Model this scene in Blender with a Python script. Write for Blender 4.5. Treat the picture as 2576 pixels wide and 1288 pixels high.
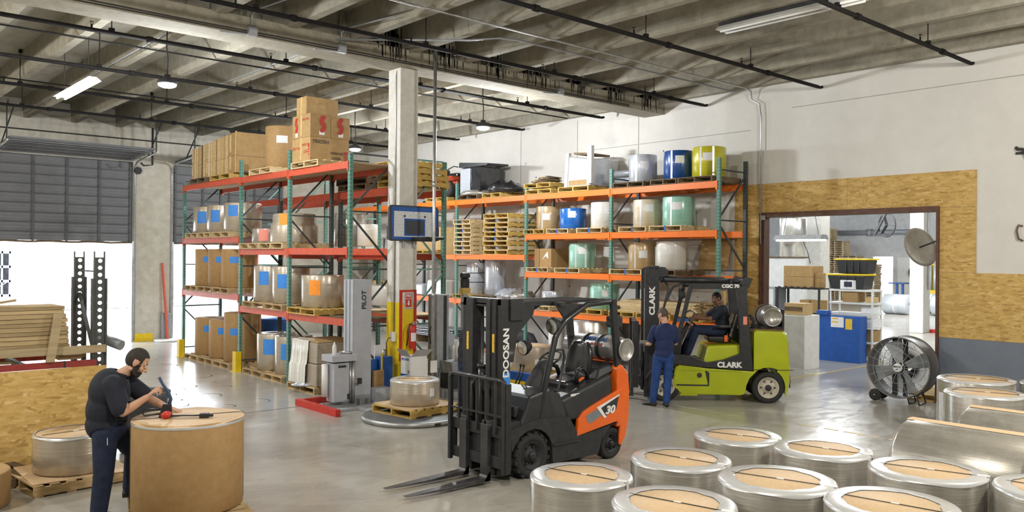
# Warehouse with pallet racks, two forklifts, wrapped rolls and workers.
# World frame: X runs along the roof girder towards the wall with the big opening, Y along that wall
# towards the roll-up doors, Z up; the camera stands at the origin, 2.65 m above the floor.
import bpy, math, random
from mathutils import Vector, Matrix, Quaternion
PI = math.pi
random.seed(7)
for o in list(bpy.data.objects): bpy.data.objects.remove(o)
S = bpy.context.scene
COL = S.collection

# ------------------------------------------------------------------ camera
def make_camera():
    yaw, pit, rol = math.radians(48.643), math.radians(.125), math.radians(.489)
    sy, cy = math.sin(yaw), math.cos(yaw)
    cp, sp, cr, sr = math.cos(pit), math.sin(pit), math.cos(rol), math.sin(rol)
    P = Matrix(((1,0,0),(0,cp,sp),(0,-sp,cp))); Q = Matrix(((cr,-sr,0),(sr,cr,0),(0,0,1)))
    M = Q @ P @ Matrix(((sy,-cy,0),(0,0,-1),(cy,sy,0)))      # world -> (right, down, forward)
    r, d, f = M[0], M[1], M[2]
    R = Matrix((r, -d, -f)).transposed()
    cam = bpy.data.cameras.new('camera'); cam.sensor_width = 36; cam.lens = 36*2099/2576
    cam.clip_start = .05; cam.clip_end = 300
    o = bpy.data.objects.new('camera', cam); COL.objects.link(o)
    o.matrix_world = Matrix.Translation((0,0,2.65)) @ R.to_4x4()
    S.camera = o
make_camera()

# ------------------------------------------------------------------ world, exposure
w = bpy.data.worlds.new('sky'); S.world = w; w.use_nodes = True
bg = w.node_tree.nodes['Background']
bg.inputs[0].default_value = (.86,.93,1,1); bg.inputs[1].default_value = 9
S.view_settings.view_transform = 'Standard'; S.view_settings.look = 'None'
S.view_settings.exposure = 0.28; S.view_settings.gamma = 1; S.view_settings.use_curve_mapping = False
S.cycles.max_bounces = 6; S.cycles.diffuse_bounces = 4; S.cycles.glossy_bounces = 3; S.cycles.transmission_bounces = 4
S.cycles.caustics_reflective = False; S.cycles.caustics_refractive = False
S.cycles.sample_clamp_indirect = 6

def lamp(name, loc, power, size=.16, color=(.93,.97,1)):
    l = bpy.data.lights.new(name, 'POINT'); l.energy = power; l.shadow_soft_size = size; l.color = color
    o = bpy.data.objects.new(name, l); COL.objects.link(o); o.location = loc
    return o
# ceiling lamps of the hall that hang outside the picture (the visible ones are built with their fixtures)
for x, y, p in ((-1.8,9.4,520),(-1.8,14.8,560),(3.2,3.4,560),(10.2,.6,900),(-1.8,20.2,350)):
    lamp('hall_lamp', (x,y,5.5), p, .18, (1,.96,.88))
for x, y, p in ((27,14,1400),(40,14,2200),(30,24,1500),(24,6,600)):          # the hall beyond the opening
    lamp('next_hall_lamp', (x,y,6.0), p, .3, (.95,.98,1))

# ------------------------------------------------------------------ materials
MATS = {}
def nt(m): return m.node_tree.nodes, m.node_tree.links
def base(name):
    m = bpy.data.materials.new(name); m.use_nodes = True
    MATS[name] = m
    return m, m.node_tree.nodes['Principled BSDF']
def coord(m, scale=(1,1,1), kind='Object', rot=(0,0,0)):
    n, l = nt(m)
    t = n.new('ShaderNodeTexCoord'); mp = n.new('ShaderNodeMapping')
    mp.inputs['Scale'].default_value = scale; mp.inputs['Rotation'].default_value = rot
    l.new(t.outputs[kind], mp.inputs[0]); return mp.outputs[0]
def noise(m, vec, scale, detail=3, rough=.55, dist=0):
    n, l = nt(m); t = n.new('ShaderNodeTexNoise')
    t.inputs['Scale'].default_value = scale; t.inputs['Detail'].default_value = detail
    t.inputs['Roughness'].default_value = rough; t.inputs['Distortion'].default_value = dist
    if vec is not None: l.new(vec, t.inputs['Vector'])
    return t
def ramp(m, fac, stops):
    n, l = nt(m); r = n.new('ShaderNodeValToRGB'); e = r.color_ramp.elements
    while len(e) < len(stops): e.new(.5)
    for k, (p, c) in enumerate(stops):
        e[k].position = p; e[k].color = (*c, 1) if len(c) == 3 else c
    l.new(fac, r.inputs[0]); return r.outputs[0]
def mix(m, fac, a, b, mode='MIX'):
    n, l = nt(m); x = n.new('ShaderNodeMix'); x.data_type = 'RGBA'; x.blend_type = mode
    for s, v in ((x.inputs[0], fac), (x.inputs[6], a), (x.inputs[7], b)):
        if hasattr(v, 'links'): l.new(v, s)
        elif isinstance(v, (int, float)): s.default_value = v
        else: s.default_value = (*v, 1)
    return x.outputs[2]
def math_(m, op, a, b=0, c=0):
    n, l = nt(m); x = n.new('ShaderNodeMath'); x.operation = op
    for s, v in zip(x.inputs, (a, b, c)):
        if hasattr(v, 'links'): l.new(v, s)
        else: s.default_value = v
    return x.outputs[0]
def bump(m, bsdf, h, strength=.3, dist=.01):
    n, l = nt(m); b = n.new('ShaderNodeBump'); b.inputs['Strength'].default_value = strength; b.inputs['Distance'].default_value = dist
    l.new(h, b.inputs['Height']); l.new(b.outputs[0], bsdf.inputs['Normal'])
def pm(name, c1, c2=None, scale=6, rough=.5, metal=0, stretch=(1,1,1), bmp=0, bdist=.004, coat=0, vary=0, detail=4, spec=None):
    """noise-mixed painted / wooden / paper material; vary = brightness change from object to object"""
    m, b = base(name); n, l = nt(m)
    if c2 is None: c2 = tuple(v*.82 for v in c1)
    t = noise(m, coord(m, stretch), scale, detail)
    col = ramp(m, t.outputs[0], ((.33, c2), (.66, c1)))
    if vary:
        oi = n.new('ShaderNodeObjectInfo')
        v = math_(m, 'MULTIPLY_ADD', oi.outputs['Random'], 2*vary, 1-vary)
        h = n.new('ShaderNodeHueSaturation'); l.new(v, h.inputs['Value']); l.new(col, h.inputs['Color']); col = h.outputs[0]
    l.new(col, b.inputs['Base Color'])
    b.inputs['Roughness'].default_value = rough; b.inputs['Metallic'].default_value = metal
    b.inputs['Coat Weight'].default_value = coat
    if spec is not None: b.inputs['Specular IOR Level'].default_value = spec
    if bmp: bump(m, b, t.outputs[0], bmp, bdist)
    return m
def emit(name, col, s):
    m, b = base(name); b.inputs['Base Color'].default_value = (*col,1)
    b.inputs['Emission Color'].default_value = (*col,1); b.inputs['Emission Strength'].default_value = s
    return m

# plain paints, papers, metals
KRAFT = pm('kraft_paper', (.44,.27,.115), (.38,.23,.09), 14, .7, bmp=.05, vary=.06)
KTOP = pm('kraft_disc', (.70,.51,.31), (.62,.44,.26), 30, .6)
CARTON = pm('carton', (.40,.255,.105), (.34,.21,.08), 9, .75, vary=.08)
CARTONL = pm('carton_light', (.58,.41,.20), (.50,.34,.15), 9, .75, vary=.08)
WOOD = pm('pallet_wood', (.58,.42,.22), (.38,.26,.12), 5, .8, stretch=(1,1,6), bmp=.2, vary=.16)
WOODP = pm('pale_wood', (.70,.55,.32), (.52,.38,.19), 4, .75, stretch=(.6,3,6), bmp=.15, vary=.14)
WOODY = pm('yellow_wood', (.62,.43,.13), (.45,.29,.07), 4, .75, stretch=(1,2,6), bmp=.15, vary=.1)
WOODD = pm('dark_wood', (.20,.14,.08), (.10,.07,.04), 5, .85, stretch=(1,1,6), bmp=.2, vary=.2)
PLY = pm('deck_ply', (.55,.42,.25), (.40,.29,.16), 3, .8, stretch=(1,4,4), vary=.1)
ORANGE = pm('rack_orange', (.90,.21,.02), (.84,.17,.015), 20, .42, bmp=.02)
REDB = pm('rack_red', (.62,.10,.045), (.50,.075,.035), 12, .5, vary=.08)
RED = pm('signal_red', (.62,.045,.03), (.5,.03,.02), 12, .4)
YEL = pm('safety_yellow', (.85,.62,.01), (.74,.5,.01), 5, .45)
STEEL = pm('steel_grey', (.36,.38,.41), (.30,.32,.35), 8, .45, .2)
WRAPG = pm('machine_grey', (.46,.48,.53), (.41,.43,.48), 5, .45)
GALV = pm('galvanised', (.55,.56,.57), (.42,.43,.44), 10, .38, .8)
CHROME = pm('bright_steel', (.72,.72,.70), (.55,.55,.54), 6, .22, 1)
BLACK = pm('black_paint', (.028,.03,.034), (.018,.02,.022), 10, .42, coat=.15)
BLACKM = pm('black_matt', (.035,.036,.04), (.02,.021,.024), 12, .65)
PIPE = pm('black_pipe', (.016,.015,.015), (.010,.009,.009), 20, .8, spec=.2)
RUBBER = pm('rubber', (.03,.03,.03), (.018,.018,.018), 25, .8, bmp=.2)
VINYL = pm('black_vinyl', (.02,.02,.023), (.012,.012,.014), 20, .28, coat=.2)
WHITE = pm('white_paint', (.80,.80,.78), (.72,.72,.70), 6, .5)
PAPER = pm('white_paper', (.85,.85,.85), (.78,.78,.78), 20, .6)
BLUEP = pm('blue_plastic', (.015,.10,.42), (.01,.08,.34), 6, .35)
BLUET = pm('blue_tape', (.03,.16,.60), (.02,.12,.5), 6, .4)
LIME = pm('lime_paint', (.46,.53,.008), (.40,.46,.006), 3, .32, coat=.4)
FORANGE = pm('forklift_orange', (.88,.15,.012), (.82,.13,.01), 4, .3, coat=.5)
DENIM = pm('denim_dark', (.018,.03,.072), (.010,.018,.045), 9, .85, bmp=.5, bdist=.03)
DENIMB = pm('denim_blue', (.018,.065,.25), (.011,.042,.17), 9, .85, bmp=.4, bdist=.03)
SHIRTD = pm('shirt_dark', (.014,.018,.032), (.009,.011,.02), 7, .85, bmp=.5, bdist=.03)
SHIRTB = pm('shirt_navy', (.014,.03,.11), (.009,.02,.075), 8, .85, bmp=.4, bdist=.03)
SKIN = pm('skin_light', (.62,.36,.24), (.55,.30,.20), 20, .5)
SKIND = pm('skin_brown', (.24,.12,.07), (.19,.09,.05), 20, .45)
HAIR = pm('hair_dark', (.035,.028,.025), (.02,.016,.014), 80, .7)
HAIRG = pm('hair_short', (.10,.08,.065), (.06,.05,.04), 80, .7)
SHOE = pm('shoe_black', (.02,.02,.02), (.012,.012,.012), 20, .5)
BROWNST = pm('brown_steel', (.13,.055,.03), (.08,.035,.02), 8, .6)
GREYP = pm('grey_wainscot', (.17,.20,.25), (.15,.175,.22), 3, .5)
TARP = pm('black_film', (.012,.013,.016), (.03,.03,.035), 6, .18, coat=.5, bmp=.5, bdist=.03)
BLUEL = pm('blue_label', (.05,.27,.80), (.04,.22,.7), 14, .5)
ORAL = pm('orange_label', (.90,.30,.03), (.82,.24,.02), 14, .5)
PINKL = pm('pink_label', (.85,.25,.2), (.8,.2,.15), 14, .5)
INK = pm('dark_ink', (.03,.035,.06), (.02,.02,.04), 10, .6)
REDINK = pm('red_ink', (.45,.03,.02), (.38,.02,.015), 10, .6)
GRIME = pm('grime', (.05,.045,.04), (.03,.028,.025), 20, .8)
LED = emit('led_light', (.93,.97,1), 60)
TUBE = emit('tube_light', (1,.86,.66), 14)
TUBEW = emit('tube_light_white', (.95,.98,1), 9)

def concrete(name, a, b, c, rough=.85, scale=.8, streak=None):
    m, bs = base(name); n, l = nt(m)
    v = coord(m)
    t1 = noise(m, v, scale, 6, .6); t2 = noise(m, v, scale*9, 5, .7)
    col = ramp(m, t1.outputs[0], ((.3, a), (.55, b), (.75, c)))
    col = mix(m, .14 if name == 'white_wall' else .35, col, ramp(m, t2.outputs[0], ((.35, tuple(x*.7 for x in a)), (.65, c))))
    if streak:
        v2 = coord(m, (3,3,.35)); t3 = noise(m, v2, 2.2, 4, .7)
        col = mix(m, ramp(m, t3.outputs[0], ((.56,(0,0,0)),(.72,(1,1,1)))), col, streak)
    l.new(col, bs.inputs['Base Color']); bs.inputs['Roughness'].default_value = rough
    bump(m, bs, t2.outputs[0], .15, .01)
    return m
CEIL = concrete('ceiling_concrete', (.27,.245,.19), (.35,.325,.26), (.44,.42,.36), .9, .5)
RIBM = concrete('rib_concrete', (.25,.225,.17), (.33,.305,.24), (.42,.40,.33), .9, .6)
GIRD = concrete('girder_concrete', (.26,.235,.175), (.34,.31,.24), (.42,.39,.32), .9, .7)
WALLM = concrete('white_wall', (.66,.64,.60), (.70,.685,.645), (.735,.725,.69), .8, .3)
COLM = concrete('column_paint', (.66,.64,.58), (.74,.72,.67), (.80,.78,.74), .7, .8)
BACKW = concrete('back_wall', (.46,.42,.33), (.56,.53,.45), (.66,.64,.58), .8, .5)
DARKST = concrete('water_stain', (.02,.018,.015), (.05,.045,.035), (.10,.09,.07), .9, 3)

def floor_mat():
    m, b = base('polished_concrete'); n, l = nt(m); v = coord(m)
    t1 = noise(m, v, .35, 6, .6, .4); t2 = noise(m, v, 3.2, 8, .7, .3); t3 = noise(m, coord(m,(1.0,2.2,1),rot=(0,0,.5)), 1.1, 8, .75, 1.0)
    col = ramp(m, t1.outputs[0], ((.3,(.35,.33,.285)),(.5,(.43,.41,.37)),(.7,(.50,.49,.455))))
    col = mix(m, .5, col, ramp(m, t3.outputs[0], ((.32,(.25,.23,.19)),(.5,(.42,.40,.355)),(.68,(.51,.50,.465)))))
    col = mix(m, ramp(m, t2.outputs[0], ((.60,(0,0,0)),(.78,(.55,.55,.55)))), col, (.16,.15,.13))
    l.new(col, b.inputs['Base Color'])
    l.new(ramp(m, t3.outputs[0], ((.3,(.30,)*3),(.7,(.13,)*3))), b.inputs['Roughness'])
    b.inputs['Specular IOR Level'].default_value = .55
    bump(m, b, t2.outputs[0], .03, .01)
    return m
FLOOR = floor_mat()

def osb_mat(name='osb', tint=(1,1,1), flat='x'):
    m, b = base(name); n, l = nt(m)
    # strands: voronoi cells stretched and swirled by noise, two directions
    def layer(sc, rot):
        v = coord(m, sc, rot=rot)
        d = noise(m, v, .5, 3)
        a = n.new('ShaderNodeMixRGB'); a.blend_type = 'ADD'; a.inputs[0].default_value = 3.0
        l.new(v, a.inputs[1]); l.new(d.outputs['Color'], a.inputs[2])
        vo = n.new('ShaderNodeTexVoronoi'); vo.inputs['Scale'].default_value = 1
        l.new(a.outputs[0], vo.inputs['Vector'])
        s = n.new('ShaderNodeSeparateColor'); l.new(vo.outputs['Color'], s.inputs[0])
        return s.outputs[0], vo.outputs['Distance']
    t = lambda c: tuple(x*y for x, y in zip(c, tint))
    st = [(0,t((.30,.19,.06))),(.12,t((.46,.31,.11))),(.5,t((.60,.43,.17))),(.9,t((.70,.54,.26))),(1,t((.80,.66,.40)))]
    ax = (.6,7.5,26) if flat == 'x' else (7.5,.6,26)
    a, da = layer(ax, (.5 if flat=='x' else 0, 0 if flat=='x' else .5, 0)); c, dc = layer(tuple(x*1.25 for x in ax), (-.55 if flat=='x' else 0, 0 if flat=='x' else -.55, 0))
    f = noise(m, coord(m), 7, 2)
    fac = ramp(m, f.outputs[0], ((.45,(0,0,0)),(.55,(1,1,1))))
    col = mix(m, fac, ramp(m, a, st), ramp(m, c, st))
    big = noise(m, coord(m), .9, 3)
    col = mix(m, .35, col, ramp(m, big.outputs[0], ((.3,t((.50,.34,.12))),(.7,t((.68,.51,.24))))))
    l.new(col, b.inputs['Base Color']); b.inputs['Roughness'].default_value = .7
    bump(m, b, a, .25, .003)
    return m
OSB = osb_mat('osb_wall', (.92,.82,.60))
OSBF = osb_mat('osb_lit', (1.22,1.12,.90), 'y')  # brighter tint: light from the doors is put into this board's colour

def film_mat(name, c1, c2, metal=.55, rough=.27, band=38):
    """stretch-film round a roll: fine level bands, glints and a smoky body"""
    m, b = base(name); n, l = nt(m)
    v = coord(m, (1.5,1.5,band)); t = noise(m, v, 1.4, 4, .6, .6)
    v2 = coord(m, (3,3,.5)); t2 = noise(m, v2, 2.2, 3)
    col = ramp(m, t.outputs[0], ((.32,c2),(.68,c1)))
    col = mix(m, .4, col, ramp(m, t2.outputs[0], ((.35,c2),(.65,c1))))
    l.new(col, b.inputs['Base Color']); b.inputs['Metallic'].default_value = metal
    l.new(ramp(m, t2.outputs[0], ((.3,(rough*1.35,)*3),(.7,(rough*.8,)*3))), b.inputs['Roughness'])
    b.inputs['Coat Weight'].default_value = .6; b.inputs['Coat Roughness'].default_value = .12
    bump(m, b, t.outputs[0], .35, .004)
    return m
FILM = film_mat('film_silver', (.60,.585,.54), (.36,.33,.28))
FILMB = film_mat('film_over_kraft', (.58,.52,.43), (.42,.35,.26), .35)
FILMT = film_mat('film_top', (.74,.75,.76), (.58,.59,.60), .25, .3, 6)
FILMW = film_mat('film_white', (.80,.79,.74), (.66,.64,.58), .05, .35, 20)
FILMC = film_mat('film_cream', (.72,.65,.50), (.55,.47,.33), .05, .35, 14)
FILMTAN = film_mat('film_tan', (.60,.45,.25), (.48,.34,.17), .1, .3, 14)
FILMBL = film_mat('film_blue', (.02,.20,.66), (.01,.10,.42), .1, .25, 14)
FILMNV = film_mat('film_navy', (.015,.09,.36), (.01,.05,.22), .1, .25, 14)
FILMYG = film_mat('film_yellow', (.62,.58,.02), (.50,.46,.02), .05, .25, 10)
FILMGR = film_mat('film_green', (.38,.68,.56), (.25,.52,.42), .1, .25, 12)
FILMCL = film_mat('film_clear', (.66,.70,.76), (.50,.53,.60), .3, .25, 20)
COILM = film_mat('coil_metal', (.78,.77,.73), (.62,.60,.56), .85, .24, 3)
SCOIL = film_mat('coil_pale', (.62,.66,.71), (.50,.54,.60), .2, .4, 4)

def post_mat(name, c1, c2, hole=(.03,.05,.05)):
    """painted rack post with its rows of punched slots (too fine to cut one by one)"""
    m, b = base(name); n, l = nt(m)
    t = noise(m, coord(m, (1,1,.4)), 5, 4)
    col = ramp(m, t.outputs[0], ((.3,c2),(.7,c1)))
    tc = n.new('ShaderNodeTexCoord'); s = n.new('ShaderNodeSeparateXYZ'); l.new(tc.outputs['Object'], s.inputs[0])
    g = n.new('ShaderNodeNewGeometry'); gs = n.new('ShaderNodeSeparateXYZ'); l.new(g.outputs['True Normal'], gs.inputs[0])
    front = math_(m, 'GREATER_THAN', math_(m, 'ABSOLUTE', gs.outputs[0]), .5)
    uf = math_(m, 'SUBTRACT', math_(m, 'ABSOLUTE', s.outputs[1]), .021)
    us = s.outputs[0]
    mx = n.new('ShaderNodeMix'); l.new(front, mx.inputs[0]); l.new(us, mx.inputs[2]); l.new(uf, mx.inputs[3])
    u = mx.outputs[0]
    fz = math_(m, 'MULTIPLY', math_(m, 'SUBTRACT', math_(m, 'FRACT', math_(m, 'DIVIDE', s.outputs[2], .075)), .5), .075*.62)
    d = math_(m, 'ADD', math_(m, 'MULTIPLY', u, u), math_(m, 'MULTIPLY', fz, fz))
    h = math_(m, 'LESS_THAN', d, .0095**2)
    l.new(mix(m, h, col, hole), b.inputs['Base Color']); b.inputs['Roughness'].default_value = .45
    return m
GPOST = post_mat('rack_green', (.125,.30,.24), (.09,.22,.18))
DPOST = post_mat('rack_dark', (.06,.085,.085), (.04,.055,.055), (.01,.012,.012))
GBRACE = pm('brace_green', (.18,.38,.31), (.13,.28,.24), 8, .5)
DBRACE = pm('brace_dark', (.05,.065,.07), (.035,.045,.05), 8, .5)

def print_mat(name, paper, ink, rows=90):
    """small printed lines of a sticker that are too fine to read"""
    m, b = base(name); n, l = nt(m)
    t = noise(m, coord(m, (60,60,rows)), 1, 2, .5)
    f = ramp(m, t.outputs[0], ((.60,(0,0,0)),(.64,(1,1,1))))
    l.new(mix(m, f, paper, ink), b.inputs['Base Color']); b.inputs['Roughness'].default_value = .5
    return m
STICK = print_mat('sticker_white', (.82,.82,.83), (.35,.36,.40))
STICKB = print_mat('sticker_blue', (.05,.27,.78), (.03,.14,.5))
STICKO = print_mat('sticker_orange', (.92,.32,.03), (.65,.12,.02))
STICKP = print_mat('sticker_pink', (.85,.28,.22), (.75,.15,.12))
STICKY = print_mat('sticker_yellow', (.85,.55,.05), (.25,.15,.05), 60)

# ------------------------------------------------------------------ geometry helpers
class G:
    """collects verts and faces of ONE mesh"""
    def __init__(s): s.v = []; s.f = []; s.s = []
    def add(s, vs, fs, sm=False):
        k = len(s.v); s.v += [tuple(v) for v in vs]
        s.f += [tuple(i+k for i in f) for f in fs]; s.s += [sm]*len(fs); return s
    def hexa(s, p): return s.add(p, [(3,2,1,0),(4,5,6,7),(0,1,5,4),(1,2,6,5),(2,3,7,6),(3,0,4,7)])
    def box(s, x0, x1, y0, y1, z0, z1):
        return s.hexa([(x0,y0,z0),(x1,y0,z0),(x1,y1,z0),(x0,y1,z0),(x0,y0,z1),(x1,y0,z1),(x1,y1,z1),(x0,y1,z1)])
    def cbox(s, c, d, rot=None):
        p = [Vector((sx*d[0]/2, sy*d[1]/2, sz*d[2]/2)) for sz in (-1,1) for sx, sy in ((-1,-1),(1,-1),(1,1),(-1,1))]
        if rot is not None: p = [rot @ q for q in p]
        return s.hexa([q+Vector(c) for q in p])
    def bar(s, a, b, w, h, up=(0,0,1)):
        a, b = Vector(a), Vector(b); d = (b-a).normalized(); u = Vector(up)
        if abs(d.dot(u)) > .98: u = Vector((1,0,0))
        x = d.cross(u).normalized(); y = x.cross(d)
        q = [x*(-w/2)+y*(-h/2), x*(w/2)+y*(-h/2), x*(w/2)+y*(h/2), x*(-w/2)+y*(h/2)]
        return s.add([a+k for k in q]+[b+k for k in q], [(3,2,1,0),(4,5,6,7),(0,1,5,4),(1,2,6,5),(2,3,7,6),(3,0,4,7)])
    def cyl(s, a, b, r, r2=None, n=16, caps=True):
        return s.tube([a, b], [r, r if r2 is None else r2], n, caps)
    def tube(s, pts, r, n=8, caps=True, smooth=True):
        pts = [Vector(p) for p in pts]; R = r if isinstance(r, (list, tuple)) else [r]*len(pts)
        k0 = len(s.v); prev = None
        for i, p in enumerate(pts):
            d = (pts[min(i+1, len(pts)-1)]-pts[max(i-1, 0)]).normalized()
            if prev is None:
                u = Vector((0,0,1)) if abs(d.z) < .9 else Vector((1,0,0))
                x = d.cross(u).normalized()
            else:
                x = (prev - d*prev.dot(d)).normalized()
            prev = x; y = d.cross(x)
            for j in range(n):
                a = 2*PI*j/n; s.v.append(tuple(p+(x*math.cos(a)+y*math.sin(a))*R[i]))
        for i in range(len(pts)-1):
            for j in range(n):
                a = k0+i*n+j; b = k0+i*n+(j+1) % n
                s.f.append((a, b, b+n, a+n)); s.s.append(smooth)
        if caps:
            s.f.append(tuple(k0+j for j in reversed(range(n)))); s.s.append(False)
            e = k0+(len(pts)-1)*n; s.f.append(tuple(e+j for j in range(n))); s.s.append(False)
        return s
    def lathe(s, c, prof, n=32, ax=(0,0,1), smooth=True):
        """prof: (radius, height) pairs up the axis, radius 0 closes; sharp corners repeat the pair"""
        ax = Vector(ax).normalized(); u = Vector((0,0,1)) if abs(ax.z) < .9 else Vector((1,0,0))
        x = ax.cross(u).normalized(); y = ax.cross(x); c = Vector(c); rings = []
        for r, h in prof:
            if r < 1e-6: s.v.append(tuple(c+ax*h)); rings.append([len(s.v)-1])
            else:
                k = len(s.v); rings.append(list(range(k, k+n)))
                for j in range(n):
                    a = 2*PI*j/n; s.v.append(tuple(c+ax*h+(x*math.cos(a)+y*math.sin(a))*r))
        for A, B in zip(rings, rings[1:]):
            if len(A) == 1 and len(B) == 1: continue
            for j in range(n):
                j2 = (j+1) % n
                if len(A) == 1: f = (A[0], B[j2], B[j])
                elif len(B) == 1: f = (A[j], A[j2], B[0])
                else: f = (A[j], A[j2], B[j2], B[j])
                s.f.append(f[::-1]); s.s.append(smooth)
        return s
    def prism(s, pts, fr, t):
        """polygon pts (2-D) in the frame fr = (origin, ex, ey), thickness t along ex x ey"""
        o, ex, ey = (Vector(q) for q in fr); nz = ex.cross(ey).normalized()*t
        a = [o+ex*p[0]+ey*p[1] for p in pts]; n = len(a)
        fs = [tuple(reversed(range(n))), tuple(range(n, 2*n))]+[(i, (i+1) % n, (i+1) % n+n, i+n) for i in range(n)]
        return s.add(a+[p+nz for p in a], fs)
    def patch(s, c, r, z0, z1, a0, a1, n=6, off=.003):
        """a sheet hugging an upright cylinder"""
        k = len(s.v)
        for i in range(n+1):
            a = a0+(a1-a0)*i/n
            for z in (z0, z1): s.v.append((c[0]+(r+off)*math.cos(a), c[1]+(r+off)*math.sin(a), z))
        for i in range(n): s.f.append((k+2*i, k+2*i+2, k+2*i+3, k+2*i+1)); s.s.append(True)
        return s
    def ball(s, c, r, n=12, m=8, rot=None):
        r = (r, r, r) if isinstance(r, (int, float)) else r; k = len(s.v); c = Vector(c)
        def pt(a, b):
            q = Vector((r[0]*math.sin(b)*math.cos(a), r[1]*math.sin(b)*math.sin(a), r[2]*math.cos(b)))
            return tuple(c+(rot @ q if rot is not None else q))
        s.v.append(pt(0, 0))
        for i in range(1, m):
            for j in range(n): s.v.append(pt(2*PI*j/n, PI*i/m))
        s.v.append(pt(0, PI)); e = len(s.v)-1
        for j in range(n):
            j2 = (j+1) % n
            s.f.append((k, k+1+j, k+1+j2)); s.s.append(True)
            for i in range(m-2):
                a = k+1+i*n; s.f.append((a+j, a+n+j, a+n+j2, a+j2)); s.s.append(True)
            a = k+1+(m-2)*n; s.f.append((a+j, e, a+j2)); s.s.append(True)
        return s
    def capsule(s, a, b, r0, r1, n=12):
        a, b = Vector(a), Vector(b); d = b-a; L = d.length or 1e-5; d /= L; pts = []; R = []
        for i in range(4):
            t = PI/2*i/3; pts.append(a-d*r0*math.cos(t)); R.append(max(r0*math.sin(t), 1e-4))
        for i in range(4):
            t = PI/2*i/3; pts.append(b+d*r1*math.sin(t)); R.append(max(r1*math.cos(t), 1e-4))
        return s.tube(pts, R, n)

def mesh_of(name, g):
    me = bpy.data.meshes.new(name); me.from_pydata(g.v, [], g.f); me.polygons.foreach_set('use_smooth', g.s); me.update()
    return me
APART = set('connector flag anchor_bracket bolt mount corner_guard tank_cradle carriage_plate roof_frame mast_head cross_member carriage sleeve hanger cables hose print lift_cylinder tilt_cylinder guide_rod offcut motor_bar spacer strap decal notice stand rest_post carriage_bar sticker post_pair red_border pale_strip logo rim_strip brace_pair wall_joint floor_joint sides tread rod chain'.split())
def islands(g):
    p = list(range(len(g.v)))
    def root(a):
        while p[a] != a: p[a] = p[p[a]]; a = p[a]
        return a
    for f in g.f:
        a = root(f[0])
        for i in f[1:]: p[root(i)] = a
    parts = {}
    for f, s in zip(g.f, g.s): parts.setdefault(root(f[0]), []).append((f, s))
    out = []
    for fs in parts.values():
        h = G(); mp = {}
        for f, s in fs:
            for i in f:
                if i not in mp: mp[i] = len(h.v); h.v.append(g.v[i])
            h.f.append(tuple(mp[i] for i in f)); h.s.append(s)
        out.append(h)
    return out
def ob(name, g, m, parent=None, loc=None, bev=0, rot=None, seg=2):
    if name in APART and isinstance(g, G):                 # separate pieces become separate parts
        q = islands(g)
        if len(q) > 1: return [ob1(name, h, m, parent, loc, bev, rot, seg) for h in q][0]
    return ob1(name, g, m, parent, loc, bev, rot, seg)
def ob1(name, g, m, parent=None, loc=None, bev=0, rot=None, seg=2):
    me = g if isinstance(g, bpy.types.Mesh) else mesh_of(name, g)
    if not me.materials: me.materials.append(m)
    o = bpy.data.objects.new(name, me); COL.objects.link(o)
    if parent is not None: o.parent = parent
    if loc is not None: o.location = loc
    if rot is not None: o.rotation_euler = rot
    if bev:
        b = o.modifiers.new('bevel', 'BEVEL'); b.width = bev; b.segments = seg; b.limit_method = 'ANGLE'; b.angle_limit = .7
    return o
def tag(o, label=None, cat=None, group=None, kind=None):
    if label: o['label'] = label
    if cat: o['category'] = cat
    if group: o['group'] = group
    if kind: o['kind'] = kind
    return o
def thing(name, label, cat, loc=(0,0,0), rz=0, group=None):
    o = bpy.data.objects.new(name, None); COL.objects.link(o); o.empty_display_size = .1
    o.location = loc; o.rotation_euler = (0,0,rz)
    return tag(o, label, cat, group)
def struct(name, g, m, parent=None, bev=0, loc=None):
    o = ob(name, g, m, parent, loc, bev)
    if parent is None: o['kind'] = 'structure'
    return o
def dup(root, loc, rz=0, label=None, group=None):
    r = root.copy(); COL.objects.link(r); r.location = loc; r.rotation_euler = (0,0,rz)
    if label: r['label'] = label
    if group: r['group'] = group
    for c in root.children:
        d = c.copy(); COL.objects.link(d); d.parent = r
        for e in c.children:
            f = e.copy(); COL.objects.link(f); f.parent = d
    return r
def text(name, body, size, loc, ex, ey, m, parent=None, depth=.002, bold=0, sx=1, align='CENTER', shear=0):
    """lettering lying in the plane (ex right, ey up) at loc"""
    c = bpy.data.curves.new(name, 'FONT'); c.body = body; c.size = size; c.extrude = depth; c.offset = bold; c.shear = shear
    c.align_x = align; c.align_y = 'CENTER'; c.materials.append(m); c.resolution_u = 3
    o = bpy.data.objects.new(name, c); COL.objects.link(o)
    dg = bpy.context.evaluated_depsgraph_get(); me = bpy.data.meshes.new_from_object(o.evaluated_get(dg))
    bpy.data.objects.remove(o); bpy.data.curves.remove(c); me.name = name
    if not me.materials: me.materials.append(m)
    o = bpy.data.objects.new(name, me); COL.objects.link(o)
    ex, ey = Vector(ex).normalized(), Vector(ey).normalized(); ez = ex.cross(ey)
    mw = Matrix((ex*sx, ey, ez)).transposed().to_4x4(); mw.translation = Vector(loc)
    if parent is not None: o.parent = parent
    o.matrix_local = mw
    return o
def arc(c, r, a0, a1, n, ex=(1,0,0), ey=(0,0,1)):
    c, ex, ey = Vector(c), Vector(ex), Vector(ey)
    return [c+ex*r*math.cos(a0+(a1-a0)*i/n)+ey*r*math.sin(a0+(a1-a0)*i/n) for i in range(n+1)]
# ================================================================== SETTING
WX = 16.34            # wall with the big opening
YB = 26.61            # wall with the roll-up doors
g = G().box(-12,75,-10,YB+.4,-.1,0).box(16.6,75,YB+.4,45,-.1,0)
floor = struct('floor', g, FLOOR)
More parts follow.
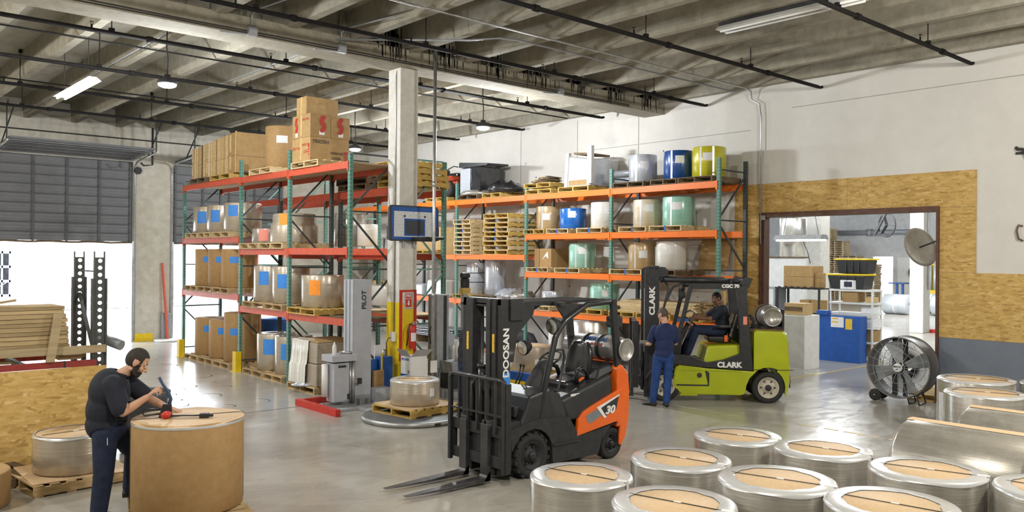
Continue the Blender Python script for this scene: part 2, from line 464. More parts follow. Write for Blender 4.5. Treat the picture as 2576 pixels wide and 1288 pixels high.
# saw-cut joints and worn yellow floor lines lie on the slab
g = G()
for y in (13.49,): g.box(-12,7,y-.010,y+.010,0,.0025)
ob('joint', g, pm('floor_joint', (.12,.11,.10), (.07,.065,.06), 10, .8), floor)
LINE = pm('worn_yellow_line', (.66,.47,.10), (.42,.36,.22), 5, .5)
ob('marking_line', G().box(16.5,21.8,9.86,9.94,0,.003), LINE, floor)
for a, b in ((7.05,6.75),(6.62,6.4),(6.3,5.75),(5.6,5.0)):
    ob('marking_line', G().box(12.40,12.47,b,a,0,.003), LINE, floor)
# tyre and grease marks
rs = random.Random(3); g = G()
for k in range(26):
    x, y = rs.uniform(4.2,7.4), rs.uniform(14,23); L = rs.uniform(.15,.8); a = rs.uniform(-.5,.5)+.2
    p = [(x+L*math.cos(a+.3*q)*q*.25, y+L*math.sin(a+.3*q)*q*.25, .001) for q in range(5)]
    g.tube(p, [.001,rs.uniform(.004,.012),rs.uniform(.006,.02),rs.uniform(.004,.01),.001], 4)
g.v = [(a,b,min(max(c,.0005),.0022)) for a,b,c in g.v]
ob('tyre_marks', g, GRIME, floor)['kind'] = 'stuff'
struct('ground_outside', G().box(-40,75,YB+.4,140,-.12,-.02), pm('apron_concrete', (.62,.61,.58), (.55,.54,.52), 1, .9))

# wall with the big opening
oy0, oy1, oz = 6.44, 10.25, 3.69
g = G().box(WX,WX+.26,-10,oy0,0,7.1).box(WX,WX+.26,oy1,YB+.4,0,7.1).box(WX,WX+.26,oy0,oy1,oz,7.1)
wall = struct('wall_right', g, WALLM)
def osb(y0, y1, z0, z1, d=.014): ob('osb_panel', G().box(WX-d,WX,y0+.002,y1-.002,z0+.002,z1-.002), OSB, wall)
osb(8.24,10.9,3.655,4.33); osb(5.80,8.24,3.655,4.33,.015)
osb(10.25,10.9,1.22,3.655,.013); osb(10.25,10.9,0.02,1.22)
osb(5.80,6.44,2.445,3.655,.013); osb(3.40,6.44,1.235,2.445,.015); osb(.96,3.40,1.235,2.445); osb(-1.48,.96,1.235,2.445,.015)
ob('wainscot', G().box(WX-.008,WX,-10,6.44,.0,1.233), GREYP, wall)
ob('panel_strip', G().box(WX-.03,WX,10.9,12.6,3.0,3.1), WHITE, wall)
# hairline joints of the tilt-up wall
g = G()
for y in (13.75, 15.9, 18.2): g.box(WX-.004,WX,y-.012,y+.012,3,6.4)
for z, a, b in ((5.93,3,9.5),(5.55,10.5,15.5)): g.box(WX-.003,WX,a,b,z-.008,z+.008)
ob('wall_joint', g, pm('wall_seam', (.42,.40,.36), None, 8, .9), wall)
# small scars and holes
g = G(); rs = random.Random(11)
for k in range(46):
    y, z = rs.choice(((rs.uniform(10.8,16.5),rs.uniform(1.6,2.3)),(rs.uniform(12,18),rs.uniform(4.8,5.4)),(rs.uniform(12,20),rs.uniform(.4,2.6))))
    g.cbox((WX-.001,y,z), (.004, rs.uniform(.006,.03), rs.uniform(.01,.05)))
for k in range(5): g.cbox((WX-.002,15.2+.04*k,5.10+.025*(k%3)), (.004,.34,.012))
ob('scar', g, GRIME, wall)['kind'] = 'stuff'
g = G().tube([(WX-.01,5.16,4.66),(WX-.05,5.13,4.63),(WX-.06,5.05,4.62),(WX-.05,5.0,4.52),(WX-.01,4.98,4.4)], .028, 8).box(WX-.04,WX,5.02,5.16,4.54,4.58)
ob('torn_outlet', g, GRIME, wall)
ob('torn_outlet', G().tube([(WX-.02,5.05,3.28),(WX-.06,5.1,3.3),(WX-.06,5.13,3.2),(WX-.06,5.1,3.06),(WX-.02,5.04,3.02)], .018, 6), WOODD, wall)

# steel frame of the opening
dr = thing('door_3', 'brown steel frame lining the wide opening in the panelled wall', None); dr['kind'] = 'structure'
ob('jamb', G().box(WX-.05,WX+.30,oy0-.0,oy0+.05,0,oz), BROWNST, dr)
ob('jamb', G().box(WX-.05,WX+.30,oy1-.05,oy1,0,oz).box(WX+.02,WX+.08,oy1-.09,oy1-.05,0,oz-.05), BROWNST, dr)
ob('header', G().box(WX-.05,WX+.30,oy0+.05,oy1-.05,oz-.10,oz), BROWNST, dr)
ob('bracket', G().box(WX-.07,WX-.05,oy1-.16,oy1-.06,oz-.16,oz-.06), GALV, dr)

# wall with the roll-up doors
D1 = (4.45, 8.08); D2 = (9.28, 12.9); DZ = 5.48
g = G().box(-12,D1[0],YB,YB+.3,0,6.42).box(D1[1],D2[0],YB,YB+.3,0,6.42).box(D2[1],WX,YB,YB+.3,0,6.42)
g.box(D1[0],D1[1],YB,YB+.3,DZ,6.42).box(D2[0],D2[1],YB,YB+.3,DZ,6.42).box(-12,WX,YB+.02,YB+.3,6.42,7.1)
back = struct('wall_back', g, BACKW)
ob('pier_paint', G().box(D1[1],D1[1]+.62,YB-.006,YB,0,.24), YEL, back)
ob('ledge_line', G().box(-12,WX,YB-.03,YB,6.12,6.16), GRIME, back)
ob('corner_guard', G().box(D1[1]-.02,D1[1]+.03,YB-.04,YB,0,3.05).box(D2[0]-.03,D2[0]+.02,YB-.04,YB,0,3.05), GALV, back)
ob('bumper', G().box(D2[0]-.36,D2[0]-.08,YB-.14,YB,.0,.85), STEEL, back, bev=.02)
SLAT = pm('door_slat', (.17,.175,.185), (.14,.145,.155), 3, .55); SLATD = pm('door_rib', (.085,.09,.095), None, 4, .55)
def roll_door(n, x0, x1, gap=None):
    d = thing(f'door_{n}', 'grey sectional loading door rolled halfway up in its tracks', None); d['kind'] = 'structure'
    z0 = 3.04; hs = .27
    for i in range(9):
        z = z0+i*hs; zt = min(z+hs, DZ)
        gg = G()
        if gap and gap[0] <= i <= gap[0]:
            gg.box(x0,gap[1],YB+.06,YB+.10,z,zt).box(gap[2],x1,YB+.06,YB+.10,z,zt).box(gap[1],gap[2],YB+.06,YB+.10,z,zt-.035)
        else: gg.box(x0,x1,YB+.06,YB+.10,z,zt)
        gg.box(x0,x1,YB+.045,YB+.06,z+.06,z+.11).box(x0,x1,YB+.045,YB+.06,z+.15,z+.20)
        s = ob('door_section', gg, SLAT, d)
        ob('lip', G().box(x0,x1,YB+.025,YB+.06,zt-.035,zt), SLATD, s)
        for k in range(5):
            xs = x0+.04+(x1-x0-.14)*k/4
            ob('stile', G().box(xs,xs+.07,YB+.02,YB+.06,z+.005,zt-.03).cyl((xs+.035,YB-.005,z+.01),(xs+.035,YB+.03,z+.01),.03,n=8), SLATD, s)
    ob('bottom_seal', G().tube([(x0+(x1-x0)*i/12, YB+.08, z0-.03+.012*math.sin(i*1.7)) for i in range(13)], .035, 6), WOODD, d)
    for i in range(4):                                  # the top of the door lies under the roof
        y1 = YB-.12-i*.47; zz = 5.53+.03*i
        gg = G().hexa([(x0,y1-.45,zz+.03),(x1,y1-.45,zz+.03),(x1,y1,zz),(x0,y1,zz),(x0,y1-.45,zz+.07),(x1,y1-.45,zz+.07),(x1,y1,zz+.04),(x0,y1,zz+.04)])
        gg.box(x0,x1,y1-.03,y1,zz-.04,zz).box(x0,x1,y1-.25,y1-.22,zz-.02,zz+.01)
        ob('door_section', gg, SLAT, d)
    for x in (x0-.05, x1+.05):
        p = [(x,YB-.02,.05),(x,YB-.02,5.15)]+[(x,YB-.02-.32*(1-math.cos(t)),5.15+.32*math.sin(t)) for t in (.4,.8,1.2,1.57)]+[(x,YB-2.0,5.58)]
        ob('track', G().tube(p, .028, 6), GALV, d)
        ob('hanger', G().bar((x,YB-1.9,5.58),(x,YB-1.9,6.5),.03,.03).bar((x,YB-1.2,5.55),(x+.15,YB-1.9,6.45),.025,.025), BLACKM, d)
    ob('spring_drum', G().cyl((x1+.12,YB-.1,5.2),(x1+.12,YB-.02,5.2),.11,n=14), BLACKM, d)
    return d
roll_door(1, *D1, gap=(6, 6.49, 7.26)); roll_door(2, *D2)
g = G().tube([(8.35,YB-.9,6.42),(8.35,YB-.9,5.32),(8.1,YB-.9,5.28),(8.02,YB-.9,5.36)], .03, 6)
ob('hook', g, BLACKM, back)

# closing walls outside the picture
struct('wall_left', G().box(-12.3,-12,-10,YB+.4,0,7.1), WALLM)
struct('wall_front', G().box(-12.3,WX+.26,-10.3,-10,0,7.1), WALLM)

# ceiling: slab and the stems of the double tees
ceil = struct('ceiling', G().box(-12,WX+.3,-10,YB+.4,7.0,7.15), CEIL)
def rib(x, y0, y1):
    gg = G().hexa([(x-.075,y0,6.47),(x+.075,y0,6.47),(x+.075,y1,6.47),(x-.075,y1,6.47),(x-.11,y0,7.0),(x+.11,y0,7.0),(x+.11,y1,7.0),(x-.11,y1,7.0)])
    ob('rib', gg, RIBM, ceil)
k = -15
while 7.66+1.22*k < 16.3:
    x = 7.66+1.22*k; rib(x, 13.22, YB+.3); rib(x, -10, 13.22); k += 1
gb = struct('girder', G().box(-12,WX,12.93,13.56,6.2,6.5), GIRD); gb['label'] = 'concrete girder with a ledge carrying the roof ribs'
GST = concrete('girder_web_stained', (.20,.19,.15), (.30,.28,.22), (.36,.34,.27), .9, .8, (.015,.013,.012))
ob('web', G().box(-12,WX,13.10,13.42,6.5,7.0), GST, gb)
ob('wire', G().tube([(-12+i*1.5,12.92,6.27+.006*math.sin(i*2.1)) for i in range(19)], .012, 5).tube([(-12+i*1.5,12.92,6.235) for i in range(19)], .012, 5), GRIME, gb)
rs = random.Random(5)
for xc in (8.27,9.49,10.71,11.93,13.15,14.37,15.59):      # drip marks left by roof leaks
    gg = G()
    for q in range(26):
        x = xc+rs.gauss(.18,.22); L = rs.uniform(.04,.30)*(1.4 if rs.random() < .2 else .8)
        gg.box(x, x+rs.uniform(.005,.03), 12.926, 12.93, max(6.21,6.5-L), 6.5)
        gg.box(x, x+rs.uniform(.01,.06), 13.096, 13.10, 6.5+rs.uniform(0,.1), 6.72+rs.uniform(0,.25))
    ob('drip_marks', gg, DARKST, gb)['kind'] = 'stuff'

# column under the girder
cx0, cx1, cy0, cy1 = 8.72, 9.125, 13.1, 13.51
col = struct('column', G().box(cx0,cx1,cy0,cy1,0,6.2), COLM, bev=.015)
col['label'] = 'square white concrete column with a yellow painted foot'
ob('yellow_foot', G().box(cx0-.003,cx1+.003,cy0-.003,cy1+.003,0,1.8), YEL, col, bev=.012)
g = G().box(8.735,8.80,cy0-.006,cy0,.7,2.03).box(9.06,9.122,cy0-.006,cy0,.7,2.03).box(8.80,9.06,cy0-.006,cy0,1.985,2.03)
ob('red_border', g, RED, col)
ob('pale_panel', G().box(8.80,9.06,cy0-.005,cy0,1.78,1.985), COLM, col)
sg = thing('fire_sign', 'red and white striped fire extinguisher arrow sign on the column', 'sign')
sy = cy0-.012
ob('board', G().box(8.842,9.03,sy,sy+.006,1.665,1.975), PAPER, sg)
g = G()
for i in range(14):                                        # slanted stripes round the edge
    for xa in (8.846, 9.008):
        z = 1.672+i*.0215; g.prism([(0,0),(.018,.010),(.018,.021),(0,.011)], ((xa,sy,z),(1,0,0),(0,0,1)), .001)
for i in range(7):
    for z in (1.668,1.956): g.prism([(0,0),(.012,0),(.018,.016),(.006,.016)], ((8.868+i*.02,sy,z),(1,0,0),(0,0,1)), .001)
ob('stripes', g, INK, sg)
ob('red_field', G().box(8.868,9.004,sy-.001,sy,1.70,1.95), RED, sg)
text('lettering', 'FIRE', .062, (8.936,sy-.002,1.915), (1,0,0), (0,0,1), PAPER, sg, .0008, .0015)
text('lettering', 'EXTINGUISHER', .021, (8.936,sy-.002,1.862), (1,0,0), (0,0,1), PAPER, sg, .0008, .0006)
ob('arrow', G().prism([(-.014,.055),(.014,.055),(.014,0),(.034,0),(0,-.045),(-.034,0),(-.014,0)], ((8.936,sy-.001,1.775),(1,0,0),(0,0,1)), .001), PAPER, sg)
ex = thing('fire_extinguisher', 'red fire extinguisher hanging on the yellow foot of the column', 'extinguisher', (8.97,cy0-.10,.93))
ob('cylinder', G().lathe((0,0,0), [(0,.0),(.06,0),(.068,.012),(.068,.36),(.055,.41),(.022,.445),(0,.445)], 20), RED, ex)
ob('nameplate', G().patch((0,0,0),.068,.14,.30,-2.6,-1.0), STICK, ex)
ob('valve', G().cyl((0,0,.44),(0,0,.49),.018,n=10).bar((-.02,0,.48),(.10,-.03,.52),.018,.012).bar((-.02,0,.47),(.09,-.03,.455),.018,.012), GALV, ex)
ob('hose', G().tube([(-.01,0,.47),(-.07,-.02,.46),(-.12,-.03,.38),(-.13,-.04,.2),(-.15,-.03,.06)], .013, 8), BLACK, ex)
ob('bracket', G().box(-.02,.02,.068,.10,.25,.43), GALV, ex)
g = G().tube([(8.735,cy0+.12,6.19),(cx0-.012,cy0+.13,6.05),(cx0-.012,cy0+.13,1.25)], .012, 6)
tag(ob('conduit', g, GALV), 'thin steel conduit running down the column to the outlet box', 'conduit')
ot = thing('outlet_box', 'white outlet box with a plugged black cord on the column', 'outlet', (cx0,cy0+.13,1.15))
ob('box', G().box(-.06,0,-.06,.06,-.09,.09), WHITE, ot, bev=.006)
ob('cord', G().tube([(-.06,.03,-.02),(-.10,.06,-.03),(-.09,.14,-.12),(-.07,.17,-.5),(-.06,.19,-1.12)], .008, 6), BLACK, ot)

# basketball backboard on the column
bb = thing('backboard', 'blue and white basketball backboard fixed to the white column', 'backboard', (8.985,13.04,2.945))
def rrect(w, h, r, n=4):
    p = []
    for cx, cz, a0 in ((w/2-r,h-r,0),(-w/2+r,h-r,PI/2),(-w/2+r,r,PI),(w/2-r,r,1.5*PI)):
        p += [(cx+r*math.cos(a0+PI/2*i/n), cz+r*math.sin(a0+PI/2*i/n)) for i in range(n+1)]
    return p
def face(g, pts, y, t): return g.prism(pts, ((0,y,0),(1,0,0),(0,0,1)), t)
ob('rim_frame', face(G(), rrect(1.115,.665,.07), 0, .05).box(-.565,-.50,-.06,.02,.02,.27).box(.50,.565,-.06,.02,.02,.27), pm('frame_grey', (.05,.055,.065), None, 10, .5), bb)
ob('blue_band', face(G(), [(x,z+.03) for x, z in rrect(1.03,.605,.04)], -.052, .004), BLUEP, bb)
GLS = pm('marbled_white', (.78,.80,.82), (.50,.55,.60), 16, .3, stretch=(1,1,3), detail=6)
ob('board', face(G(), [(-.46,.08),(.46,.08),(.46,.555),(-.46,.555)], -.056, .004), GLS, bb)
ob('target_frame', face(G(), [(-.235,.10),(.235,.10),(.235,.42),(-.235,.42)], -.060, .004), BLUEP, bb)
ob('target', face(G(), [(-.205,.13),(.205,.13),(.205,.39),(-.205,.39)], -.063, .003), pm('target_grey', (.05,.06,.08), (.035,.04,.055), 40, .5), bb)
ob('bolt', G().cyl((-.23,-.066,.465),(-.23,-.056,.465),.022,n=10).cyl((.23,-.066,.465),(.23,-.056,.465),.022,n=10), BLACK, bb)
ob('hoop_bracket', G().box(-.06,.06,-.30,-.05,.015,.075).tube([(.0,-.28,.05),(.22,-.30,.055),(.50,-.28,.06)], .03, 8), BLACKM, bb, bev=.004)
ob('mount', G().box(-.2,-.17,.0,.05,-.12,.05).box(.02,.05,.0,.05,-.12,.05), GALV, bb)

# pipes under the roof
sp = 'sprinkler pipes under the roof'
for i, y in enumerate((5.88,8.81,11.68,14.5,17.42,20.28,23.2)):
    x1 = 16.18 if i < 3 else 16.0-.1*i
    nm = ('nearest the unlit tube light','second row from the near end','just before the girder','just behind the girder','second row behind the girder','third row behind the girder','by the roll-up doors')[i]
    t = thing('sprinkler_pipe', f'black sprinkler pipe hung under the ribs, {nm}', 'pipe', (0,y,6.25), 0, sp)
    ob('pipe', G().cyl((-12,0,0),(x1,0,0),.036,n=10), PIPE, t)
    ob('elbow', G().tube([(x1,0,0),(x1+.08,0,0),(x1+.08,0,.0),(x1+.16,0,.02)], .03, 8), PIPE, t)
    for j in range(8):
        x = x1-1.2-j*3.05-(i % 2)*.7
        ob('coupling', G().cyl((x-.05,0,0),(x+.05,0,0),.052,n=10), PIPE, t)
        ob('sprinkler_head', G().cyl((x-.9,0,.03),(x-.9,0,.09),.016,n=8).cyl((x-.9,0,.125),(x-.9,0,.13),.03,n=8).bar((x-.92,0,.09),(x-.92,0,.125),.006,.006).bar((x-.88,0,.09),(x-.88,0,.125),.006,.006), PIPE, t)
        ob('hanger', G().cyl((x-.6,0,.04),(x-.6,0,.70),.009,n=6).cyl((x-.6,0,.03),(x-.6,0,.075),.05,n=8).box(x-.63,x-.57,-.03,.03,.68,.75), PIPE, t)
for pts, lb in (([(-11.9,15.9,6.43),(16.0,15.95,6.43)],'thin conduit strapped under the ribs behind the girder'),
                ([(-11.9,10.35,6.43),(15.95,10.4,6.43),(16.2,10.42,6.4),(16.25,10.42,6.2),(16.26,10.24,6.1),(16.27,10.2,5.8),(16.27,10.2,3.0)],'steel conduit crossing the roof and dropping down the wall beside the opening'),
                ([(7.2,13.0,6.42),(9.0,11.4,6.43),(9.3,10.95,6.43),(9.6,10.82,6.43),(16.0,10.82,6.43)],'thin grey conduit bending away from the girder towards the wall'),
                ([(-11.9,20.6,6.43),(9,20.7,6.43)],'thin conduit strapped under the far ribs')):
    g = G().tube(pts, .017, 6)
    for j in range(5):
        f = pts[0] if len(pts) == 2 else pts[-2]
    tag(ob('conduit', g, GALV if 'steel' in lb else STEEL if 'grey' in lb else PIPE), lb, 'conduit')
for j, xr in enumerate((5.22, 7.66, 10.10)):       # conduits along three ribs
    g = G().tube([(xr-.11,13.6,6.55),(xr-.11,26.4,6.55)], .014, 6)
    tag(ob('rib_conduit', g, STEEL), ('conduit clipped along the rib above the long lit tube','conduit clipped along the rib over the red rack','conduit clipped along the rib behind the column')[j], 'conduit')
for xj, lb in ((5.72,'first junction box on the girder from the end of the hall'),(7.35,'second junction box on the girder, before the column'),(12.7,'junction box on the girder between column and wall')):
    t = thing('junction_box', lb, 'box', (xj,12.90,6.26))
    ob('box', G().box(-.07,.07,-.07,.03,-.07,.07), STEEL, t, bev=.005)
    ob('conduit', G().tube([(0,0,.07),(0,0,.28),(.05,-.1,.36),(.05,-1.6,.25)], .014, 6).bar((-.02,-.05,-.06),(-.55,-.05,-.1),.03,.02), STEEL, t)
po = thing('steel_pole', 'tall thin grey pole rising from floor to girder past the backboard', 'pole', (9.115,12.55,0))
ob('pipe', G().cyl((0,0,0),(0,0,6.5),.031,n=12), GALV, po)
ob('coupling', G().cyl((0,0,3.95),(0,0,4.05),.037,n=12).cyl((0,0,1.9),(0,0,2.0),.037,n=12), GALV, po)
ob('switch_box', G().box(-.07,.06,-.06,-.02,.52,.74), WHITE, po, bev=.004)
ob('cord', G().tube([(.05,-.04,.6),(.12,-.04,.58),(.11,-.03,.45),(.05,-.03,.36),(.03,.0,.3)], .008, 6), BLACK, po)

# lamps
def high_bay(x, y, z, power, lb):
    t = thing('high_bay_lamp', lb, 'lamp', (x,y,z), 0, 'high bay lamps')
    ob('rod', G().tube([(0,0,.16),(.01,0,.45),(-.012,.01,.65),(0,0,6.95-z)], .012, 6), BLACKM, t)
    ob('housing', G().lathe((0,0,0), [(0,.17),(.05,.17),(.07,.11),(.16,.06),(.17,.02),(.155,.0),(0,.0)], 20), BLACKM, t)
    ob('lens', G().lathe((0,0,-.02), [(0,-.045),(.09,-.035),(.145,-.008),(.15,.02),(0,.02)], 20), LED, t)
    l = lamp('light', (0,0,-.14), power, .13); l.parent = t
high_bay(5.07,14.88,5.62,420,'bright round lamp hanging over the aisle left of the red rack')
high_bay(12.07,14.75,5.62,560,'bright round lamp hanging behind the girder before the white wall')
high_bay(11.97,20.2,5.62,480,'bright round lamp hanging behind the racks near the carton tower')
t = thing('tube_light', 'lit twin tube light under the ribs by the roll-up doors', 'light', (4.50,18.5,5.98))
ob('reflector', G().hexa([(-.16,-1.2,0),(.16,-1.2,0),(.16,1.2,0),(-.16,1.2,0),(-.07,-1.2,.07),(.07,-1.2,.07),(.07,1.2,.07),(-.07,1.2,.07)]), WHITE, t)
for x in (-.075,.075): ob('tube', G().cyl((x,-1.15,-.025),(x,1.15,-.025),.022,n=8), TUBE, t)
ob('hanger', G().cyl((0,-.9,.07),(0,-.9,1.03),.006,n=5).cyl((0,.9,.07),(0,.9,1.03),.006,n=5), BLACKM, t)
t = thing('tube_light', 'unlit white tube light under the ribs above the forklifts', 'light', (11.4,6.7,6.33))
ob('reflector', G().hexa([(-.15,-1.2,0),(.15,-1.2,0),(.15,1.2,0),(-.15,1.2,0),(-.07,-1.2,.07),(.07,-1.2,.07),(.07,1.2,.07),(-.07,1.2,.07)]), WHITE, t)
ob('housing', G().box(-.06,.06,-1.2,1.2,.07,.13), BLACKM, t)
for x in (-.075,.075): ob('tube', G().cyl((x,-1.15,-.02),(x,1.15,-.02),.019,n=8), WHITE, t)
ob('conduit', G().tube([(0,-1.2,.2),(0,1.3,.2),(.0,2.6,.25)], .016, 6), BLACKM, t)
ob('hanger', G().cyl((0,-.9,.1),(0,-.9,.35),.008,n=5).cyl((0,.9,.1),(0,.9,.35),.008,n=5), GALV, t)
# ================================================================== RACKS
def rack(name, lb, X0, X1, posts, bays, beam, brace, bh=.14, deck=(), pm_front=None, pm_rear=None, group=None):
    """posts: (y, top z); bays: list of beam-top heights per gap between posts"""
    t = thing(name, lb, 'rack', group=group)
    hz = {}
    def post(x, y, z, m):
        key = (round(z,2), m.name)
        if key not in hz:
            gg = G().box(-.035,.035,-.04,.04,0,z).box(-.06,.06,-.07,.07,0,.012); hz[key] = mesh_of('upright', gg)
        return ob('upright', hz[key], m, t, (x,y,0))
    for y, z in posts:
        post(X0+.035, y, z, pm_front or GPOST); post(X1-.035, y, z, pm_rear or DPOST)
        a, b = X0+.07, X1-.07; zz = .25; k = 0
        while zz+.95 < z:
            ob('brace', G().bar((a,y,zz),(b,y,zz),.03,.03), brace, t)
            p, q = ((a,zz+.06),(b,zz+.98)) if k % 2 else ((b,zz+.06),(a,zz+.98))
            ob('brace', G().bar((p[0],y,p[1]),(q[0],y,q[1]),.032,.03,(0,1,0)), brace, t)
            zz += 1.08; k += 1
        ob('brace', G().bar((a,y,zz),(b,y,zz),.03,.03), brace, t)
    for i, lv in enumerate(bays):
        y0, y1 = sorted((posts[i][0], posts[i+1][0])); y0 += .04; y1 -= .04
        for j, z in enumerate(lv):
            for x in (X0-.012, X1-.033):
                bm = ob('beam', G().box(x,x+.045,y0,y1,z-bh,z).box(x+.008,x+.05,y0,y1,z-bh-.004,z-bh+.008), beam, t)
                ob('connector', G().box(x-.006,x+.052,y0-.03,y0+.012,z-bh-.05,z+.01).box(x-.006,x+.052,y1-.012,y1+.03,z-bh-.05,z+.01), beam, bm)
            if (i, j) in deck:
                n = int(round((y1-y0)/.3)); d = (y1-y0)/n; mm = deck[(i, j)] if isinstance(deck, dict) else PLY
                for k in range(n):
                    ob('deck_board', G().box(X0+.035,X1-.035,y0+k*d+.004,y0+(k+1)*d-.004,z-.03,z-.003*(k % 2)), mm, t)
    return t
wall_rack = rack('pallet_rack', 'orange beamed pallet rack with green posts along the white wall', 15.0, 16.07,
    [(10.43,4.82),(13.48,4.80),(16.51,4.52),(19.55,4.84),(22.6,4.5),(25.65,4.5)],
    [[4.33,3.28,2.28,1.275],[4.33,3.28,2.28,1.275],[4.33,2.735,1.45],[4.33,2.735,1.45],[4.33,2.735,1.45]], ORANGE, DBRACE)
rack('pallet_rack', 'red beamed pallet rack with decked top beside the aisle', 7.93, 8.97,
    [(22.0,4.52),(18.45,4.83),(16.03,4.84),(13.6,4.56)],
    [[4.45,3.08,1.75],[4.43,2.80,1.50],[4.42,2.81,1.48]], REDB, DBRACE, .13, {(0,0):PLY,(1,0):PLY,(2,0):PLY,(2,2):WOODD})
rack('pallet_rack', 'red beamed pallet rack standing back to back behind the aisle rack', 9.12, 10.16,
    [(20.87,4.5),(18.45,4.68),(16.03,4.6),(13.6,4.57)],
    [[4.03],[4.03,2.74,1.5],[4.03,2.74,1.5]], REDB, GBRACE, .15, {(1,0):PLY,(2,0):PLY,(2,1):PLY,(1,1):PLY,(2,2):PLY,(1,2):WOODD}, DPOST, GPOST)
for y, c, lb in ((22.0,YEL,'yellow post guard at the far end of the red rack'),(18.45,YEL,'yellow post guard by the kraft rolls of the red rack')):
    t = thing('post_guard', lb, 'guard', (7.90,y,0))
    ob('shield', G().box(-.075,-.035,-.09,.09,.0,.46).box(-.075,.06,-.10,-.075,0,.46), c, t, bev=.006)
    ob('foot', G().box(-.11,.02,-.12,.12,0,.012), c, t)

# ------------------------------------------------------------------ pallets
def make_pallet(name, lb, m, w=1.0, d=1.1, blue=False, cat='pallet'):
    t = thing(name, lb, cat)
    for y in (-w/2+.02, 0, w/2-.02):
        ob('stringer', G().box(-d/2,d/2,y-.019,y+.019,.018,.108), m, t)
    for k in range(7):
        x = -d/2+.05+(d-.1)*k/6; ob('top_board', G().box(x-.048,x+.048,-w/2,w/2,.108,.126), m, t)
    for k in range(4):
        x = -d/2+.05+(d-.1)*k/3; ob('bottom_board', G().box(x-.048,x+.048,-w/2,w/2,0,.018), m, t)
    if blue: ob('blue_end', G().box(-d/2-.004,-d/2,-.02,.02,.0,.126), BLUET, t)
    return t
proto = {}
NP = [0]
def pallet(x, y, z, lb, rz=0, kind='pallet', w=1.0, group=None, sx=1.0):
    mats = {'pallet': (WOOD, False), 'blue': (WOODP, True), 'yellow': (WOODY, False), 'dark': (WOODD, False), 'pale': (WOODP, False)}
    m, bl = mats[kind]
    if kind not in proto:
        t = make_pallet('pallet', lb, m, blue=bl); t.location = (x,y,z); t.rotation_euler.z = rz
        if group: t['group'] = group
        proto[kind] = t
    else:
        t = dup(proto[kind], (x,y,z), rz, lb)
        if group: t['group'] = group
        elif 'group' in t: del t['group']
    t.scale = (sx, w, 1)
    return t
PX = 15.52
GP = 'pallets on the orange rack'
for y, z, w, kd, lb in (
    (11.02,4.33,.92,'dark','dark pallet under the yellow wrapped roll'),(11.88,4.33,.74,'dark','dark pallet under the navy roll on top'),
    (12.92,4.33,.95,'dark','dark pallet under the clear film roll on top'),(14.72,4.33,1.08,'yellow','pale pallet under the film wrapped crate'),
    (16.0,4.33,.98,'yellow','lowest pallet of the heap with loose planks'),(16.05,4.50,1.02,'yellow','upper pallet of the heap with loose planks'),
    (17.92,4.33,.8,'yellow','pallet under the black film bag'),
    (16.16,3.28,.80,'yellow','pallet under the tan roll with white sticker'),(15.28,3.28,.80,'blue','pallet with blue end under the bright blue roll'),
    (14.16,3.28,.86,'blue','pallet with blue end under the plain white roll'),(12.78,3.28,.84,'blue','pallet with blue end under the cream roll'),
    (11.82,3.28,.92,'blue','pallet with blue end under the mint green roll'),
    (16.02,2.28,.84,'blue','pallet with blue end under the single kraft carton'),(14.92,2.28,.90,'blue','pallet with blue end under the green streaked roll'),
    (12.98,2.28,1.0,'blue','pallet with blue end under the kraft brown roll'),(11.98,2.28,.92,'dark','pallet under the tall white roll by the lift mast'),
    (15.98,1.275,.9,'blue','pallet with blue end under the low grey drum'),(14.2,1.275,.98,'yellow','pallet under the mint roll behind the guard roof'),
    (13.1,1.275,.8,'yellow','pallet under the near end of the lumber'),(12.15,1.275,1.0,'yellow','pallet under the middle of the lumber'),
    (11.2,1.275,.7,'yellow','pallet under the end of the lumber by the driver'),
    (19.25,1.45,.8,'yellow','pallet under the banded silver drum'),(18.3,1.45,.85,'dark','pallet under the plain silver drum'),
    (19.0,4.33,.92,'dark','pallet under the wrapped machine'),(20.5,4.33,1.1,'yellow','pallet under the quad bike'),(21.2,2.735,1.3,'yellow','pallet under the big pale carton')):
    pallet(PX, y, z, lb, 0, kd, w, GP)
r2 = random.Random(4); nth = ('first','second','third','fourth','fifth','sixth','seventh','eighth','ninth')
for j in range(8):
    pallet(PX+r2.uniform(-.02,.02), 19.22+r2.uniform(-.03,.03), 2.735+.127*j, f'{nth[j]} pallet from the bottom of the eight-high stack by the big carton', 0, 'blue' if j % 2 else 'pale', .8, 'eight-high pallet stack')
for j in range(9):
    pallet(PX+r2.uniform(-.02,.02), 17.72+r2.uniform(-.03,.03), 2.735+.127*j, f'{nth[j]} pallet from the bottom of the nine-high stack on the rack', 0, 'blue' if j % 2 else 'yellow', 1.08, 'nine-high pallet stack')
for j in range(4): pallet(9.62, 13.95+.04*j, 4.03+.13*j, f'{nth[j]} yellow pallet from the bottom of the pile behind the column', 0, 'yellow', .95, 'pallets on the rear rack top')
for j in range(3): pallet(9.6, 15.4+.05*j, 4.03+.13*j, f'{nth[j]} dark old pallet from the bottom of the pile on the rear rack', .05*j, 'dark', 1.15, 'dark pallets on the rear rack top')
GP = 'pallets on the red rack'
